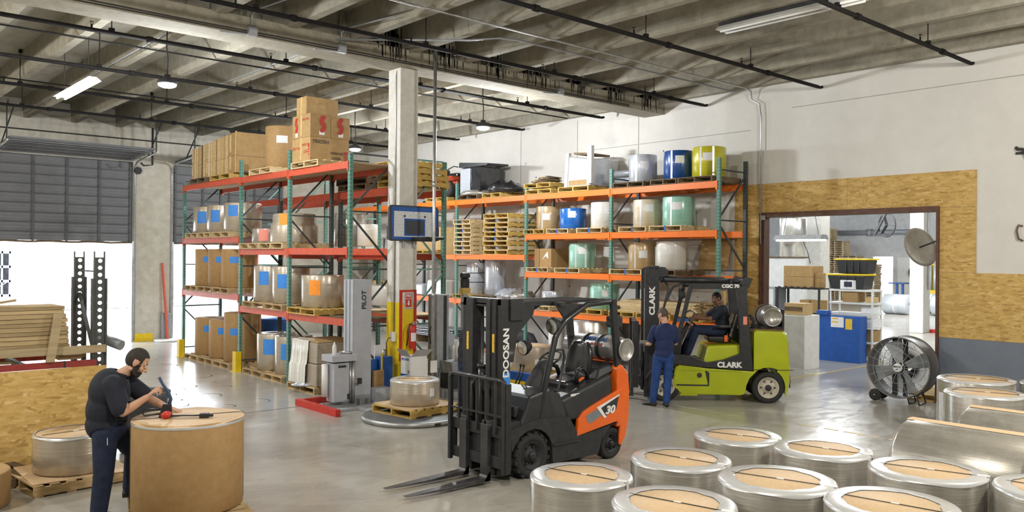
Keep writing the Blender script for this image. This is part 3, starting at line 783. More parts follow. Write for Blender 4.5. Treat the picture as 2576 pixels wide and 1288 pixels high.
for y, z, w, kd, lb in (
    (20.9,4.45,1.0,'dark','pallet under the far cartons on the red rack top'),(19.5,4.45,1.2,'yellow','pallet under the near cartons on the red rack top'),
    (17.3,4.43,1.1,'pale','pallet under the kraft drum on the red rack top'),(15.25,4.42,1.15,'pale','pallet under the carton tower'),
    (21.3,3.08,.8,'pale','far pallet under the film rolls with blue labels'),(20.45,3.08,.8,'pale','middle pallet under the film rolls with blue labels'),(19.4,3.08,1.0,'pale','near pallet under the film rolls with blue labels'),
    (17.85,2.80,1.0,'pale','pallet under the low pink-labelled roll'),(16.75,2.80,1.15,'pale','pallet under the wide orange-labelled bundle'),
    (21.3,1.75,.8,'pallet','far pallet under the kraft rolls on the shelf'),(20.4,1.75,.9,'pallet','middle pallet under the kraft rolls on the shelf'),(19.4,1.75,.95,'pallet','near pallet under the kraft rolls on the shelf'),
    (17.6,1.50,1.1,'pallet','far pallet under the wrapped rolls on the mid shelf'),(16.6,1.50,.85,'pallet','second pallet under the wrapped rolls on the mid shelf'),(15.35,1.48,1.2,'yellow','pallet under the orange-labelled roll on the mid shelf'),
    (21.25,0,.85,'pallet','far pallet under the kraft rolls on the floor'),(20.3,0,.9,'pallet','middle pallet under the kraft rolls on the floor'),(19.35,0,.95,'pallet','near pallet under the kraft rolls on the floor'),
    (17.6,0,1.0,'pallet','far floor pallet under the blue-labelled film rolls'),(16.6,0,.9,'pallet','near floor pallet under the blue-labelled film rolls')):
    pallet(8.42, y, z, lb, 0, kd, w, GP)

# ------------------------------------------------------------------ upright rolls
def roll(x, y, z, r, h, m, lb, st=None, sa=0, sz=.62, sw=.2, sh=.17, name='wrapped_roll', cat='roll', group=None, seam=0, top=None):
    """a roll on end; st = sticker material turned sa radians from the camera side"""
    t = thing(name, lb, cat, (x,y,z), 0, group)
    e = .018
    ob('body', G().lathe((0,0,0), [(0,0),(r-e,0),(r,e),(r,h-e),(r-e*.3,h-e*.3),(r-e,h),(r*.34,h),(r*.3,h-.012),(0,h-.012)], 40), m, t)
    a0 = math.atan2(-y,-x)
    if st: 
        a = a0+sa; ob('sticker', G().patch((0,0,0), r, h*sz-sh/2, h*sz+sh/2, a-sw/2/r, a+sw/2/r), st, t)
    for k in range(seam):
        a = a0-.5+.75*k; ob('tape_strip', G().patch((0,0,0), r, .01, h-.01, a-.022/r, a+.022/r, 2, .002), FILMT, t)
    return t
G1 = 'rolls on the orange rack'
RX = 15.5
for y, z, r, h, m, st, sa, sz, seam, lb in (
    (11.02,4.456,.37,.67,FILMYG,STICK,-.1,.66,2,'bright yellow green wrapped roll on the rack top'),
    (11.84,4.456,.345,.66,FILMNV,STICK,.05,.68,1,'navy blue wrapped roll on the rack top'),
    (12.9,4.456,.335,.66,FILMCL,STICK,.1,.62,1,'pale grey film roll alone on the rack top'),
    (16.16,3.406,.315,.62,FILMTAN,STICK,-.15,.55,1,'tan wrapped roll on the second shelf from the top'),
    (15.22,3.406,.345,.53,FILMBL,STICK,-.1,.7,0,'bright blue wrapped roll with white sticker'),
    (14.12,3.406,.345,.64,FILMW,STICK,.2,.66,0,'plain white roll between the blue and cream rolls'),
    (12.75,3.406,.34,.64,FILMC,STICK,.1,.68,1,'cream roll beside the mint green roll'),
    (11.83,3.406,.37,.66,FILMGR,STICK,-.15,.68,1,'mint green roll at the end of its shelf'),
    (14.88,2.406,.345,.63,FILMGR,STICK,.0,.7,2,'green and clear streaked roll beside the kraft carton'),
    (12.92,2.406,.32,.64,FILMTAN,STICK,.1,.55,1,'kraft brown roll behind the lift mast'),
    (12.03,2.406,.355,.65,FILMW,STICK,.0,.7,0,'tall white roll beside the kraft brown roll'),
    (14.10,1.40,.37,.64,FILMGR,STICK,.1,.62,0,'mint roll on the lowest shelf above the coil'),
    (19.24,1.576,.27,.92,FILMCL,None,0,0,0,'silver drum with two dark bands on the lowest shelf'),
    (18.33,1.576,.29,.97,FILMCL,None,0,0,0,'plain silver drum next to the banded drum'),
    (15.96,1.40,.29,.38,FILMCL,None,0,0,0,'low grey drum seen over the forklift roof')):
    t = roll(RX, y, z, r, h, m, lb, st, sa, sz, group=G1, seam=seam)
    if 'two dark bands' in lb:
        for zz in (.35,.62): ob('band', G().patch((0,0,0), r, zz-.012, zz+.012, 0, 2*PI, 40, .003), BLACKM, t)
G2 = 'rolls on the red rack'
QX = 8.42
for y, z, r, h, m, st, sa, sz, sw, sh, lb in (
    (17.35,4.556,.36,.95,KRAFT,STICK,.0,.68,.24,.16,'kraft drum with white sticker beside the carton tower'),
    (21.38,3.206,.43,.68,FILMB,STICKB,-.55,.6,.26,.30,'farthest film roll with a blue label on the second shelf'),
    (20.55,3.206,.40,.69,FILMB,STICKB,-.55,.6,.26,.30,'middle film roll with a blue label on the second shelf'),
    (19.4,3.206,.44,.70,FILMB,STICKB,-.55,.72,.26,.26,'near film roll with a blue label on the second shelf'),
    (21.3,1.876,.40,.93,KRAFT,STICKB,-.25,.72,.24,.15,'farthest kraft roll with blue label on the third shelf'),
    (20.45,1.876,.40,.93,KRAFT,STICKB,-.25,.72,.24,.15,'middle kraft roll with blue label on the third shelf'),
    (19.55,1.876,.43,.93,KRAFT,STICKB,-.30,.72,.24,.15,'near kraft roll with blue label on the third shelf'),
    (17.75,1.626,.42,.80,FILMB,STICKB,-.5,.66,.24,.30,'farthest film roll with blue label on the mid shelf'),
    (16.85,1.626,.40,.80,FILMB,STICKB,-.5,.6,.24,.30,'second film roll with blue label on the mid shelf'),
    (15.45,1.606,.43,.66,FILMB,STICKO,-.38,.62,.24,.30,'wide film roll with an orange label above the wrapped cartons'),
    (21.22,.126,.42,.93,KRAFT,STICKB,-.2,.72,.26,.16,'farthest kraft roll with blue label on the floor pallets'),
    (20.3,.126,.42,.93,KRAFT,STICKB,-.2,.72,.26,.16,'middle kraft roll with blue label on the floor pallets'),
    (19.36,.126,.43,1.16,KRAFT,STICKB,-.4,.62,.26,.16,'near tall kraft roll on the floor pallets by the yellow guard'),
    (17.55,.126,.42,.80,FILMB,STICKB,-.4,.65,.26,.34,'farther film roll with blue label on the floor by the guard'),
    (16.7,.126,.40,.80,FILMB,STICKB,-.4,.6,.26,.34,'nearer film roll with blue label on the floor by the wrapped cartons')):
    t = roll(QX, y, z, r, h, m, lb, st, sa, sz, sw, sh, group=G2)
    if m is KRAFT: ob('edge_tape', G().patch((0,0,0), r, .005, h-.005, math.atan2(-y,-QX)+1.02, math.atan2(-y,-QX)+1.08, 3, .003), REDINK, t)
roll(QX, 18.0, 2.926, .36, .34, FILM, 'low film roll with a pink label on the second shelf', STICKP, -.3, .55, .22, .26, group=G2)
t = thing('wrapped_bundle', 'wide film wrapped bundle with an orange label beside the pink-labelled roll', 'bundle', (QX,16.72,2.926))
ob('body', G().lathe((0,0,0), [(0,0),(.50,0),(.51,.03),(.50,.36),(.49,.40),(.46,.44),(.455,.60),(.44,.63),(0,.63)], 40), FILMB, t)
ob('sticker', G().patch((0,0,0), .46, .36, .62, -2.72, -2.3, 6, .035), STICKO, t)
for y, x, z, r, h, m, lb in ((16.3,9.55,2.87,.35,.72,FILM,'silver film roll behind the green corner post'),(15.65,9.6,2.87,.22,.48,FILMW,'white wrapped parcel behind the backboard'),
                         (14.9,9.7,1.63,.42,.42,FILMW,'white wrapped heap on the rear rack behind the column')):
    roll(x, y, z, r, h, m, lb, group='goods on the rear rack')
roll(9.6, 14.35, .0, .36, .75, FILM, 'tall silver roll on the floor behind the white carton', group='goods on the rear rack')
roll(10.62, 14.0, .0, .30, .95, COILM, 'bright silver roll on the floor beside the yellow column foot')

def wbox(g, a, b, h0, h1, s=0): return g.hexa([(-a,-b,h0),(a,-b,h0),(a,b,h0),(-a,b,h0),(-a+s,-b+s,h1),(a-s,-b+s,h1),(a-s,b-s,h1),(-a+s,b-s,h1)])
# ------------------------------------------------------------------ cartons
def carton(x0, x1, y0, y1, z0, z1, m, lb, tape=True, cat='box', group=None, name='carton', seam=None):
    t = thing(name, lb, cat, ((x0+x1)/2,(y0+y1)/2,z0), 0, group)
    a, b, h = (x1-x0)/2, (y1-y0)/2, z1-z0
    ob('body', G().box(-a,a,-b,b,0,h), m, t, bev=.006)
    if tape: ob('tape', G().box(-a-.002,-a,-.03,.03,h*.1,h).box(-a,a,-.03,.03,h,h+.002), CARTONL, t)
    if seam: ob('flap_line', G().box(-a-.002,-a,-b,b,h*seam-.003,h*seam+.003).box(-a,a,-b-.002,-b,h*seam-.003,h*seam+.003), GRIME, t)
    return t
def slogo(parent, o, ex, ey, s, m):
    """two half discs parted by a slanting gap"""
    for sg in (1,-1):
        pts = []; c, q = math.cos(.95), math.sin(.95)
        for i in range(13):
            a = PI*i/12; px, py = math.cos(a)*s*.33+.15*s, math.sin(a)*s*.33+.03*s
            pts.append((sg*(c*px-q*py)*.80, sg*(q*px+c*py)*1.10))
        ob('logo', G().prism(pts, (o, ex, ey), .002), m, parent)
tx = lambda t, body, s, loc, ex, m, sx=1: text('lettering', body, s, loc, ex, (0,0,1), m, t, .001, 0, sx)
bx = 7.98
t = carton(bx, 8.86, 15.21, 15.98, 4.56, 5.05, CARTON, 'lowest carton of the tower, printed with a red flag', group='carton tower', seam=None)
tx(t,'MADE IN',.075,(-.442,-.2,.34),(0,-1,0),REDINK); tx(t,'USA',.10,(-.442,-.2,.20),(0,-1,0),REDINK); tx(t,'SPECTRA',.085,(-.442,.2,.28),(0,-1,0),REDINK)
tx(t,'FRIOSH',.11,(-.2,-.388,.40),(1,0,0),INK); tx(t,'MADE IN',.07,(.16,-.388,.19),(1,0,0),INK); tx(t,'USA',.11,(.16,-.388,.08),(1,0,0),INK)
for k in range(3): ob('stripes', G().box(.33,.42,-.388,-.386,.06+.04*k,.085+.04*k).box(-.443,-.441,-.36,-.30,.12+.05*k,.15+.05*k), REDINK, t)
ob('flag', G().box(.33,.42,-.388,-.386,.18,.24).box(-.443,-.441,-.36,-.30,.27,.35), REDINK, t)
t = carton(bx, 8.44, 15.21, 15.98, 5.052, 5.52, CARTON, 'middle carton of the tower with a red round logo, on the aisle side', group='carton tower')
slogo(t, (.05,-.387,.27), (1,0,0), (0,0,1), .34, REDINK); slogo(t, (-.232,.2,.27), (0,-1,0), (0,0,1), .3, REDINK)
ob('sticker', G().box(-.03,.09,-.388,-.386,.05,.13).box(-.234,-.232,.14,.24,.03,.11), STICK, t); tx(t,'SPECTRA',.07,(-.233,-.2,.36),(0,-1,0),REDINK)
t = carton(8.45, 8.88, 15.21, 15.98, 5.052, 5.50, CARTON, 'middle carton of the tower with a red round logo, on the far side', group='carton tower')
slogo(t, (.0,-.387,.26), (1,0,0), (0,0,1), .33, REDINK); ob('sticker', G().box(-.05,.06,-.388,-.386,.04,.12), STICK, t)
t = carton(bx+.02, 8.72, 15.42, 15.84, 5.525, 5.89, CARTON, 'topmost carton of the tower', group='carton tower')
tx(t,'FRIOSH',.09,(.0,-.212,.24),(1,0,0),CARTONL); ob('sticker', G().box(-.352,-.35,-.1,.2,.31,.362), STICK, t)
ys = [(21.05,21.5,5.36),(20.62,21.03,5.40),(20.18,20.60,5.42),(19.72,20.16,5.45),(19.25,19.70,5.48),(18.73,19.23,5.52)]
nm = ('first','second','third','fourth','fifth','sixth')
for i, (a, b, z) in enumerate(ys):
    t = carton(7.97, 8.67+.01*i, a, b, 4.58, z, CARTONL if i < 5 else CARTON, f'upright carton on the red rack top, {nm[i]} counted from the doors', False, group='row of upright cartons', seam=.42)
    h = z-4.58
    ob('edge_board', G().box(-.385,-.36,-.235+.03,-.17,0,h+.02), WOODP, t)
    if i in (0,2,3,5): ob('spacer', G().box(-.39,-.36,.06,.14,.08,h*.42).box(-.39,-.36,.06,.14,h*.52,h*.95), WOODP, t)
    ob('strap', G().box(-.37,-.355,-.02,-.005,0,h+.002), BLACKM if i % 2 else PAPER, t)
# on the orange rack
t = carton(15.2, 15.86, 15.72, 16.36, 2.406, 2.90, KRAFT, 'single kraft carton with a torn white sticker and black strap', False)
ob('strap', G().box(-.335,-.33,.12,.135,0,.49), BLACKM, t); ob('sticker', G().prism([(-.12,.20),(.02,.36),(.10,.42),(.12,.22),(.02,.30)], ((-.332,-.1,0),(0,-1,0),(0,0,1)), .002), PAPER, t)
carton(15.1, 15.9, 20.45, 21.85, 2.862, 3.56, CARTONL, 'big pale carton behind the tall green post')
carton(15.15, 15.9, 19.75, 20.4, 2.74, 3.55, CARTON, 'brown carton between big pale carton and pallet stack', False)
t = thing('cardboard_sheet', 'large brown cardboard sheet leaning on the wall behind the shelf', 'sheet')
ob('sheet', G().hexa([(16.12,10.95,2.42),(16.14,10.95,2.42),(16.14,11.75,2.42),(16.12,11.75,2.42),(16.29,10.95,3.12),(16.31,10.95,3.12),(16.31,11.75,3.12),(16.29,11.75,3.12)]), CARTON, t)
carton(15.75, 16.2, 10.5, 11.0, 1.29, 1.95, CARTON, 'brown carton behind the driver on the lowest shelf')
# film wrapped crate on top
t = thing('wrapped_crate', 'film wrapped crate with white corner boards on the rack top', 'crate', (15.5,14.62,4.46))
ob('load', G().hexa([(-.45,-.42,0),(.45,-.42,0),(.45,.42,0),(-.45,.42,0),(-.42,-.36,.66),(.4,-.36,.74),(.4,.40,.80),(-.42,.40,.78)]), FILMCL, t, bev=.03)
ob('carton_core', G().box(-.452,-.40,-.30,.33,.02,.16), CARTON, t, bev=.02)
ob('corner_board', G().hexa([(-.48,.36,0),(-.38,.36,0),(-.38,.46,0),(-.48,.46,0),(-.46,.32,.86),(-.36,.32,.86),(-.36,.42,.86),(-.46,.42,.86)]), WHITE, t)
ob('corner_board', G().box(-.50,-.40,-.50,-.36,.05,.98), WHITE, t)
ob('loose_board', G().cbox((.05,.0,.83),(.7,.6,.05),Matrix.Rotation(.1,3,'X')), WOODD, t)
t = thing('plank_heap', 'heap of loose dark planks on the pallets on the rack top', 'planks')
for k in range(9):
    ob('plank', G().cbox((15.45+.03*k-.1, 16.05+.04*(k % 4), 4.645+.022*k), (1.0-.05*k,.10,.022), Matrix.Rotation(.12*(k % 3)-.1,3,'Z')), WOOD if k % 2 else WOODD, t)
t = thing('film_bag', 'crumpled black plastic film bag on a pallet on the rack top', 'bag', (15.4,17.75,4.46))
rb = random.Random(8); gg = G().ball((0,0,.12), (.5,.55,.2), 22, 12)
gg.v = [(x*(1+rb.uniform(-.1,.1)), y*(1+rb.uniform(-.1,.1)), max(0,z*(1+rb.uniform(-.25,.25)))) for x, y, z in gg.v]
ob('bag', gg, TARP, t)
t = thing('crumpled_film', 'crumpled silver film heap beside the plain silver drum', 'film', (15.4,17.55,1.46))
for mm, oy in ((FILMCL,.1),(FILM,-.5)):
    gg = G().ball((0,oy,.13), (.38,.36,.16), 20, 10); gg.v = [(x*(1+rb.uniform(-.14,.14)), y*(1+rb.uniform(-.05,.05)), max(0,z*(1+rb.uniform(-.3,.3)))) for x, y, z in gg.v]
    ob('film', gg, mm, t)
t = thing('wrapped_machine', 'film wrapped machine under a black lid on the rack top', 'machine', (15.5,19.0,4.46))
ob('body', G().hexa([(-.4,-.42,0),(.45,-.42,0),(.45,.42,0),(-.4,.42,0),(-.42,-.5,.80),(.45,-.5,.80),(.45,.42,.80),(-.42,.42,.80)]), TARP, t, bev=.02)
ob('white_film', G().box(-.445,-.415,-.02,.44,.06,.78), FILMCL, t, bev=.01)
ob('skirt', G().lathe((-.05,.0,0), [(.56,.0),(.6,.04),(.54,.10),(.48,.14),(.0,.14)], 14), FILM, t)
ob('lid', G().hexa([(-.5,-.85,.80),(.4,-.75,.84),(.4,.45,.82),(-.5,.45,.82),(-.5,-.88,.86),(.4,-.75,.90),(.4,.42,.97),(-.5,.42,.97)]), BLACK, t, bev=.01)
t = thing('quad_bike', 'small red quad bike parked on the rack top', 'quad bike', (15.45,20.35,4.456))
for x, y in ((-.42,.42),(-.42,-.38),(.42,.42),(.42,-.38)):
    w_ = ob('wheel', G().lathe((x-.09,y,.24), [(.10,0),(.2,0),(.24,.04),(.24,.14),(.2,.18),(.10,.18),(.10,0)], 20, (1,0,0)), RUBBER, t)
    ob('rim', G().lathe((x-.095,y,.24), [(0,.03),(.05,.0),(.06,.03),(.11,.01),(.11,.1),(0,.1)], 14, (1,0,0)), WOODD, w_)
ob('body', G().hexa([(-.3,-.5,.5),(.3,-.5,.5),(.3,.5,.5),(-.3,.5,.5),(-.45,-.55,.62),(.45,-.55,.62),(.45,.6,.60),(-.45,.6,.60)]).box(-.15,.15,-.45,.45,.28,.5), REDB, t, bev=.02)
ob('seat', G().box(-.15,.15,-.45,.1,.62,.74), VINYL, t, bev=.04)
ob('handlebar', G().tube([(-.42,.25,1.0),(-.3,.3,1.02),(-.12,.34,.92),(0,.36,.8),(.12,.34,.92),(.3,.3,1.02),(.42,.25,1.0)], .016, 8).bar((0,.36,.62),(0,.36,.82),.04,.04).ball((0,.3,.82),(.14,.1,.09),10,6), BLACK, t)
for k in range(3):
    tag(ob('foam_tube', G().cyl((15.72+.05*(k % 2),13.2,4.44+.16*k),(15.72+.05*(k % 2),14.05,4.44+.16*k),.075,n=14), STEEL), ('lowest','middle','topmost')[k]+' grey tube behind the pale film roll on the rack top', 'tube', 'grey tubes on the rack top')
for y, z, d, m, lb in ((20.7,1.455,(.8,1.0,.5),FILMW,'white wrapped bundle on the lowest shelf beyond the silver drums'),(21.9,1.455,(.7,.9,.36),FILMCL,'grey wrapped bundle on the lowest shelf behind the pole'),
                       (23.6,2.74,(.8,1.2,.55),FILM,'film wrapped bundle on the far shelf behind the column'),(24.8,2.74,(.8,1.0,.7),FILMW,'white bundle at the far end of the orange rack'),
                       (23.7,1.455,(.8,1.3,.4),CARTON,'brown bundle low on the far bay of the orange rack')):
    t = thing('bundle', lb, 'bundle', (15.5,y,z)); ob('body', wbox(G(), d[0]/2, d[1]/2, 0, d[2], .03), m, t, bev=.05, seg=3); ob('strap', G().box(-d[0]/2-.004,-d[0]/2+.02,-.02,.02,.01,d[2]-.03), BLACKM, t)
t = thing('metal_sheets', 'stack of grey metal sheets on the floor under the far bay of the orange rack', 'sheets', (15.5,21.0,0))
for k in range(5): ob('sheet', G().cbox((.02*k,.03*k,.25+.05*k), (.9,2.2,.02), Matrix.Rotation(.03*k,3,'Z')), GALV if k % 2 else STEEL, t)
for y in (-.8,.8): ob('bearer', G().box(-.4,.4,y-.05,y+.05,0,.24), WOOD, t)
# lumber on the lowest shelf
t = thing('lumber_stack', 'stack of fresh pale lumber on the lowest shelf behind the green forklift', 'lumber')
rl = random.Random(2)
for lay in range(8):
    for k in range(5):
        z = 1.402+lay*.034; x = 15.1+k*.16; a = rl.uniform(11.0,11.15); b = rl.uniform(13.2,13.45)
        if lay == 7 and k == 0: a, b = 11.05, 12.2
        ob('board', G().box(x,x+.15,a,b,z,z+.032), WOODP, t)
for k in range(14):
    ob('board', G().box(14.98,15.09,11.75+k*.06,11.80+k*.06,1.41+.035*(k % 4),1.44+.04*(k % 4)), WOODP, t)
# goods on the floor under the orange rack
t = thing('metal_coil', 'huge bright metal coil with an open core on the floor behind the orange forklift', 'coil', (15.6,14.45,.0))
ob('coil', G().lathe((0,0,0), [(.25,.0),(.64,0),(.65,.02),(.65,1.07),(.64,1.09),(.25,1.09),(.25,.0)], 48), COILM, t)
ob('edge_ring', G().lathe((0,0,0), [(.55,1.088),(.66,1.088),(.665,1.10),(.55,1.105),(.55,1.088)], 48), FILMT, t)
t = thing('film_coil', 'tall white film roll on the floor behind the tube of the guard post', 'roll', (15.3,15.6,0))
ob('body', G().lathe((0,0,0), [(0,0),(.2,0),(.21,.02),(.21,.95),(.2,.97),(0,.97)], 28), FILMW, t)
pallet(14.9,16.25,0,'pallet on the floor under the low blue tinted roll',0,'yellow',.8)
roll(14.9,16.25,.126,.34,.27,FILMCL,'low blue tinted film roll on the floor below the rack')
t = thing('rubber_mat', 'rolled dark rubber mat slumped on the floor below the rack', 'mat', (15.2,17.1,0))
ob('mat', G().tube([(0,.9,.25),(0,.4,.40),(0,-.1,.52),(0,-.6,.48),(0,-.8,.28)], [.2,.22,.2,.16,.12], 12), BLACKM, t)
pallet(12.0,13.0,0,'lower pallet of the pile behind the forklift mast',.1,'dark',1.1); pallet(12.0,13.0,.13,'upper pallet of the pile behind the forklift mast',.05,'yellow',1.1)
t = roll(12.0,13.0,.256,.46,.55,FILMB,'kraft roll with white tape behind the orange forklift mast',STICK,.3,.45,.1,.1)
ob('disc', G().lathe((0,0,.55), [(0,.004),(.36,.004),(.36,0)], 32), KTOP, t)
t = thing('guard_rail', 'low blue and yellow guard rail on the floor behind the orange forklift', 'guard', (11.1,11.6,0))
ob('blue_beam', G().box(-.06,.06,-1.3,1.3,.22,.38), BLUEP, t); ob('yellow_beam', G().box(-.07,.07,-1.3,1.3,.06,.22), YEL, t)
for y in (-1.1,0,1.1): ob('foot', G().box(-.15,.15,y-.08,y+.08,0,.06), YEL, t)
t = thing('blue_bin', 'blue drum and tarp seen under the red rack', 'bin', (9.7,20.3,0))
ob('body', G().lathe((0,0,0), [(0,0),(.38,0),(.42,1.0),(.45,1.02),(.40,1.04),(0,1.04)], 24), BLUEP, t)
t = carton(8.1,8.9,14.3,14.6,0,.01,WOOD,'flat board on the floor under the red rack', False)
# wrapped cartons on a pallet in front of the red rack
pallet(8.28,15.0,0,'pallet under the film wrapped cartons in front of the red rack',0,'pallet',1.15,sx=1.05)
t = thing('wrapped_cartons', 'two film wrapped carton layers with a loose plastic sheet on a pallet', 'boxes', (8.28,15.0,.126))
def wbox(g, a, b, h0, h1, s=0): return g.hexa([(-a,-b,h0),(a,-b,h0),(a,b,h0),(-a,b,h0),(-a+s,-b+s,h1),(a-s,-b+s,h1),(a-s,b-s,h1),(-a+s,b-s,h1)])
ob('carton', wbox(G(),.50,.50,0,.43,.01), FILMB, t, bev=.02)
ob('carton', wbox(G(),.47,.46,.435,.84,.01), FILMB, t, bev=.02)
ob('kraft_top', wbox(G(),.455,.45,.842,.875,.03), CARTON, t, bev=.02)
gg = G(); N = 22
for i in range(N+1):
    y = -.15+.66*i/N; wv = .012*math.sin(i*1.9)+.01*math.sin(i*3.7)
    gg.v += [(-.30+wv,y,.885),(-.478+wv*.5,y,.86),(-.50+wv,y,.62),(-.515+wv*1.4,y,.44),(-.545+wv*1.5,y,.38),(-.56+wv*1.6,y,.02)]
for i in range(N):
    for j in range(5): gg.f.append((i*6+j, i*6+j+1, i*6+j+7, i*6+j+6)); gg.s.append(True)
ob('loose_film', gg, FILMW, t)
ob('sticker', G().box(-.1,.02,-.503,-.501,.05,.14).box(.2,.32,-.466,-.464,.66,.76).box(.2,.32,-.466,-.464,.52,.62), STICK, t)
ob('torn_film', G().lathe((-.45,.0,-.02), [(.02,0),(.12,.03),(.30,.02),(.1,.08),(0,.1)], 11), FILMCL, t)
# ================================================================== ROLLS ON THE FLOOR IN FRONT
G3 = 'film wrapped rolls standing on the floor'
def floor_roll(x, y, r, h, lb, m=FILM, tape=True, disc=.72, strap=2.95, group=G3):
    """roll on end under stretch film: film collar, kraft disc, black strap, white corner clip"""
    t = thing('wrapped_roll', lb, 'roll', (x,y,0), 0, group)
    rr = random.Random(int(x*100+y*37)); e = .025
    gg = G().lathe((0,0,0), [(0,0),(r-e,0),(r,e),(r,h*.2),(r+.004,h*.22),(r+.002,h*.55),(r-.002,h*.57),(r,h-e*1.4),(r-e*.4,h-e*.4),(r-e*1.4,h),(r*disc,h-.004),(r*disc-.01,h-.012),(0,h-.012)], 56)
    ob('body', gg, m, t)
    # film collar, slightly wavy on its inner lip
    n = 56; gg = G()
    for j in range(n):
        a = 2*PI*j/n; ri = r*disc+.006*math.sin(a*7+x)+.006*math.sin(a*13)
        for q, z in ((r+.003,h-.03-.008*math.sin(a*5)),(r-.005,h-.008),(r-.03,h+.004),(ri,h+.001)): gg.v.append((q*math.cos(a), q*math.sin(a), z))
    for j in range(n):
        for i in range(3): gg.f.append((j*4+i, ((j+1) % n)*4+i, ((j+1) % n)*4+i+1, j*4+i+1)); gg.s.append(True)
    ob('film_collar', gg, FILMT, t)
    ob('kraft_disc', G().lathe((0,0,h-.012), [(0,.008),(r*disc-.004,.008),(r*disc,0)], 56), KTOP, t)
    d = Vector((math.cos(strap), math.sin(strap), 0)); q = d.cross(Vector((0,0,1)))*.012
    a, b, c = -d*r*.80, d*.02*r, d*r*.80
    up = Vector((0,0,h+.001))
    ob('strap', G().bar(a+up, b+up+q*.3, .010, .004).bar(b+up-q*.3, c+up, .010, .004), BLACKM, t)
    ob('buckle', G().cbox((b.x+.02*d.x, b.y+.02*d.y, h+.003), (.06,.022,.006), Matrix.Rotation(strap,3,'Z')), PAPER, t)
    if tape:
        f = -d if (-d).dot(Vector((-x,-y,0))) > d.dot(Vector((-x,-y,0))) else d
        aa = math.atan2(f.y, f.x)
        ob('corner_clip', G().patch((0,0,0), r, h-.10, h-.005, aa-.05, aa+.05, 3, .006).cbox((f.x*(r-.05), f.y*(r-.05), h+.004), (.10,.05,.006), Matrix.Rotation(aa,3,'Z')), PAPER, t)
    return t
ST = -1.30          # straps run towards the camera's right
for x, y, r, h, lb in ((5.70,5.46,.483,.62,'wrapped roll in front of the orange forklift wheel'),
    (6.82,5.16,.498,.66,'wrapped roll between the forklift tail and the front row of rolls'),
    (8.33,5.50,.495,.63,'wrapped roll standing farthest out on the open floor'),
    (8.22,4.39,.497,.69,'wrapped roll next to the one farthest out, towards the lying rolls'),
    (6.51,3.90,.497,.76,'wrapped roll in the middle of the group of standing rolls'),
    (5.43,4.17,.497,.70,'wrapped roll cut by the lower picture edge, on the forklift side'),
    (6.55,2.93,.497,.76,'wrapped roll cut by the lower picture edge, beside the middle roll'),
    (7.83,3.18,.495,.77,'wrapped roll just in front of the long lying roll'),
    (7.98,2.17,.495,.78,'wrapped roll half outside the picture, at the edge of the group')):
    floor_roll(x, y, r, h, lb, strap=ST+random.uniform(-.12,.12))
for x, y, r, h, lb in ((13.59,4.82,.53,.89,'wrapped roll with a tall white label by the drum fan'),
    (12.2,4.21,.50,.90,'wrapped roll in front of the one by the drum fan'),(14.75,4.05,.52,.80,'wrapped roll by the grey wall, cut by the picture edge')):
    t = floor_roll(x, y, r, h, lb, disc=.78, strap=ST-.02, m=FILM, group='wrapped rolls by the grey wall')
    a = math.atan2(-y,-x)
    if 'tall white' in lb: ob('label', G().patch((0,0,0), r, .25, .68, a-1.15, a-.72, 5, .006), STICK, t)
for x, y0, y1, h, lb in ((9.0,2.6,3.86,1.0,'big film wrapped roll lying on its side behind the standing rolls'),(10.32,2.6,3.74,1.0,'film wrapped roll lying on its side, behind the big lying roll')):
    t = thing('lying_roll', lb, 'roll', (x,(y0+y1)/2,0)); r = h/2; L = (y1-y0)/2
    ob('body', G().lathe((0,0,r), [(0,-L),(r*.9,-L),(r-.02,-L+.015),(r,-L+.05),(r,L-.05),(r-.02,L-.015),(r*.9,L),(0,L)], 56, (0,1,0)), FILM, t)
    gg = G(); n = 5
    for i in range(n+1):
        a = PI/2-.22+.40*i/n
        for yy in (-L+.03, L-.03): gg.v.append(((r+.003)*math.cos(a), yy, r+(r+.003)*math.sin(a)))
    for i in range(n): gg.f.append((2*i, 2*i+1, 2*i+3, 2*i+2)); gg.s.append(True)
    ob('kraft_band', gg, KTOP, t)
    ob('end_film', G().lathe((0,L+.001,r), [(r*.95,-.05),(r*.9,.01),(r*.5,.02),(0,.022)], 40, (0,1,0)), FILMT, t)
    ob('film_fold', G().cbox((-r*.78,.2*L,r*1.55-.12), (.02,.5,.03), Matrix.Rotation(.35,3,'X')).cbox((-r*.86,.05*L,r*1.3), (.02,.4,.03), Matrix.Rotation(-.2,3,'X')), FILMT, t)

# roll on a pallet by the strand board, kraft roll at the picture edge
pallet(2.60,10.72,0,'pallet with a cardboard sheet under the low roll by the strand board',.10,'pallet',1.0)
t = floor_roll(2.62,10.74,.42,.44,'low film wrapped roll on a pallet in front of the strand board', disc=.97, strap=.1, tape=False, m=FILMB, group=None); t.location.z = .135
ob('cardboard_sheet', G().box(-.52,.52,-.5,.5,-.008,.0), KTOP, t)
pallet(1.72,11.1,0,'dark pallet cut by the picture edge beside the strand board',.2,'dark',.8)
roll(1.45,10.30,0,.45,.37,KRAFT,'kraft roll cut by the picture edge in the lower corner')

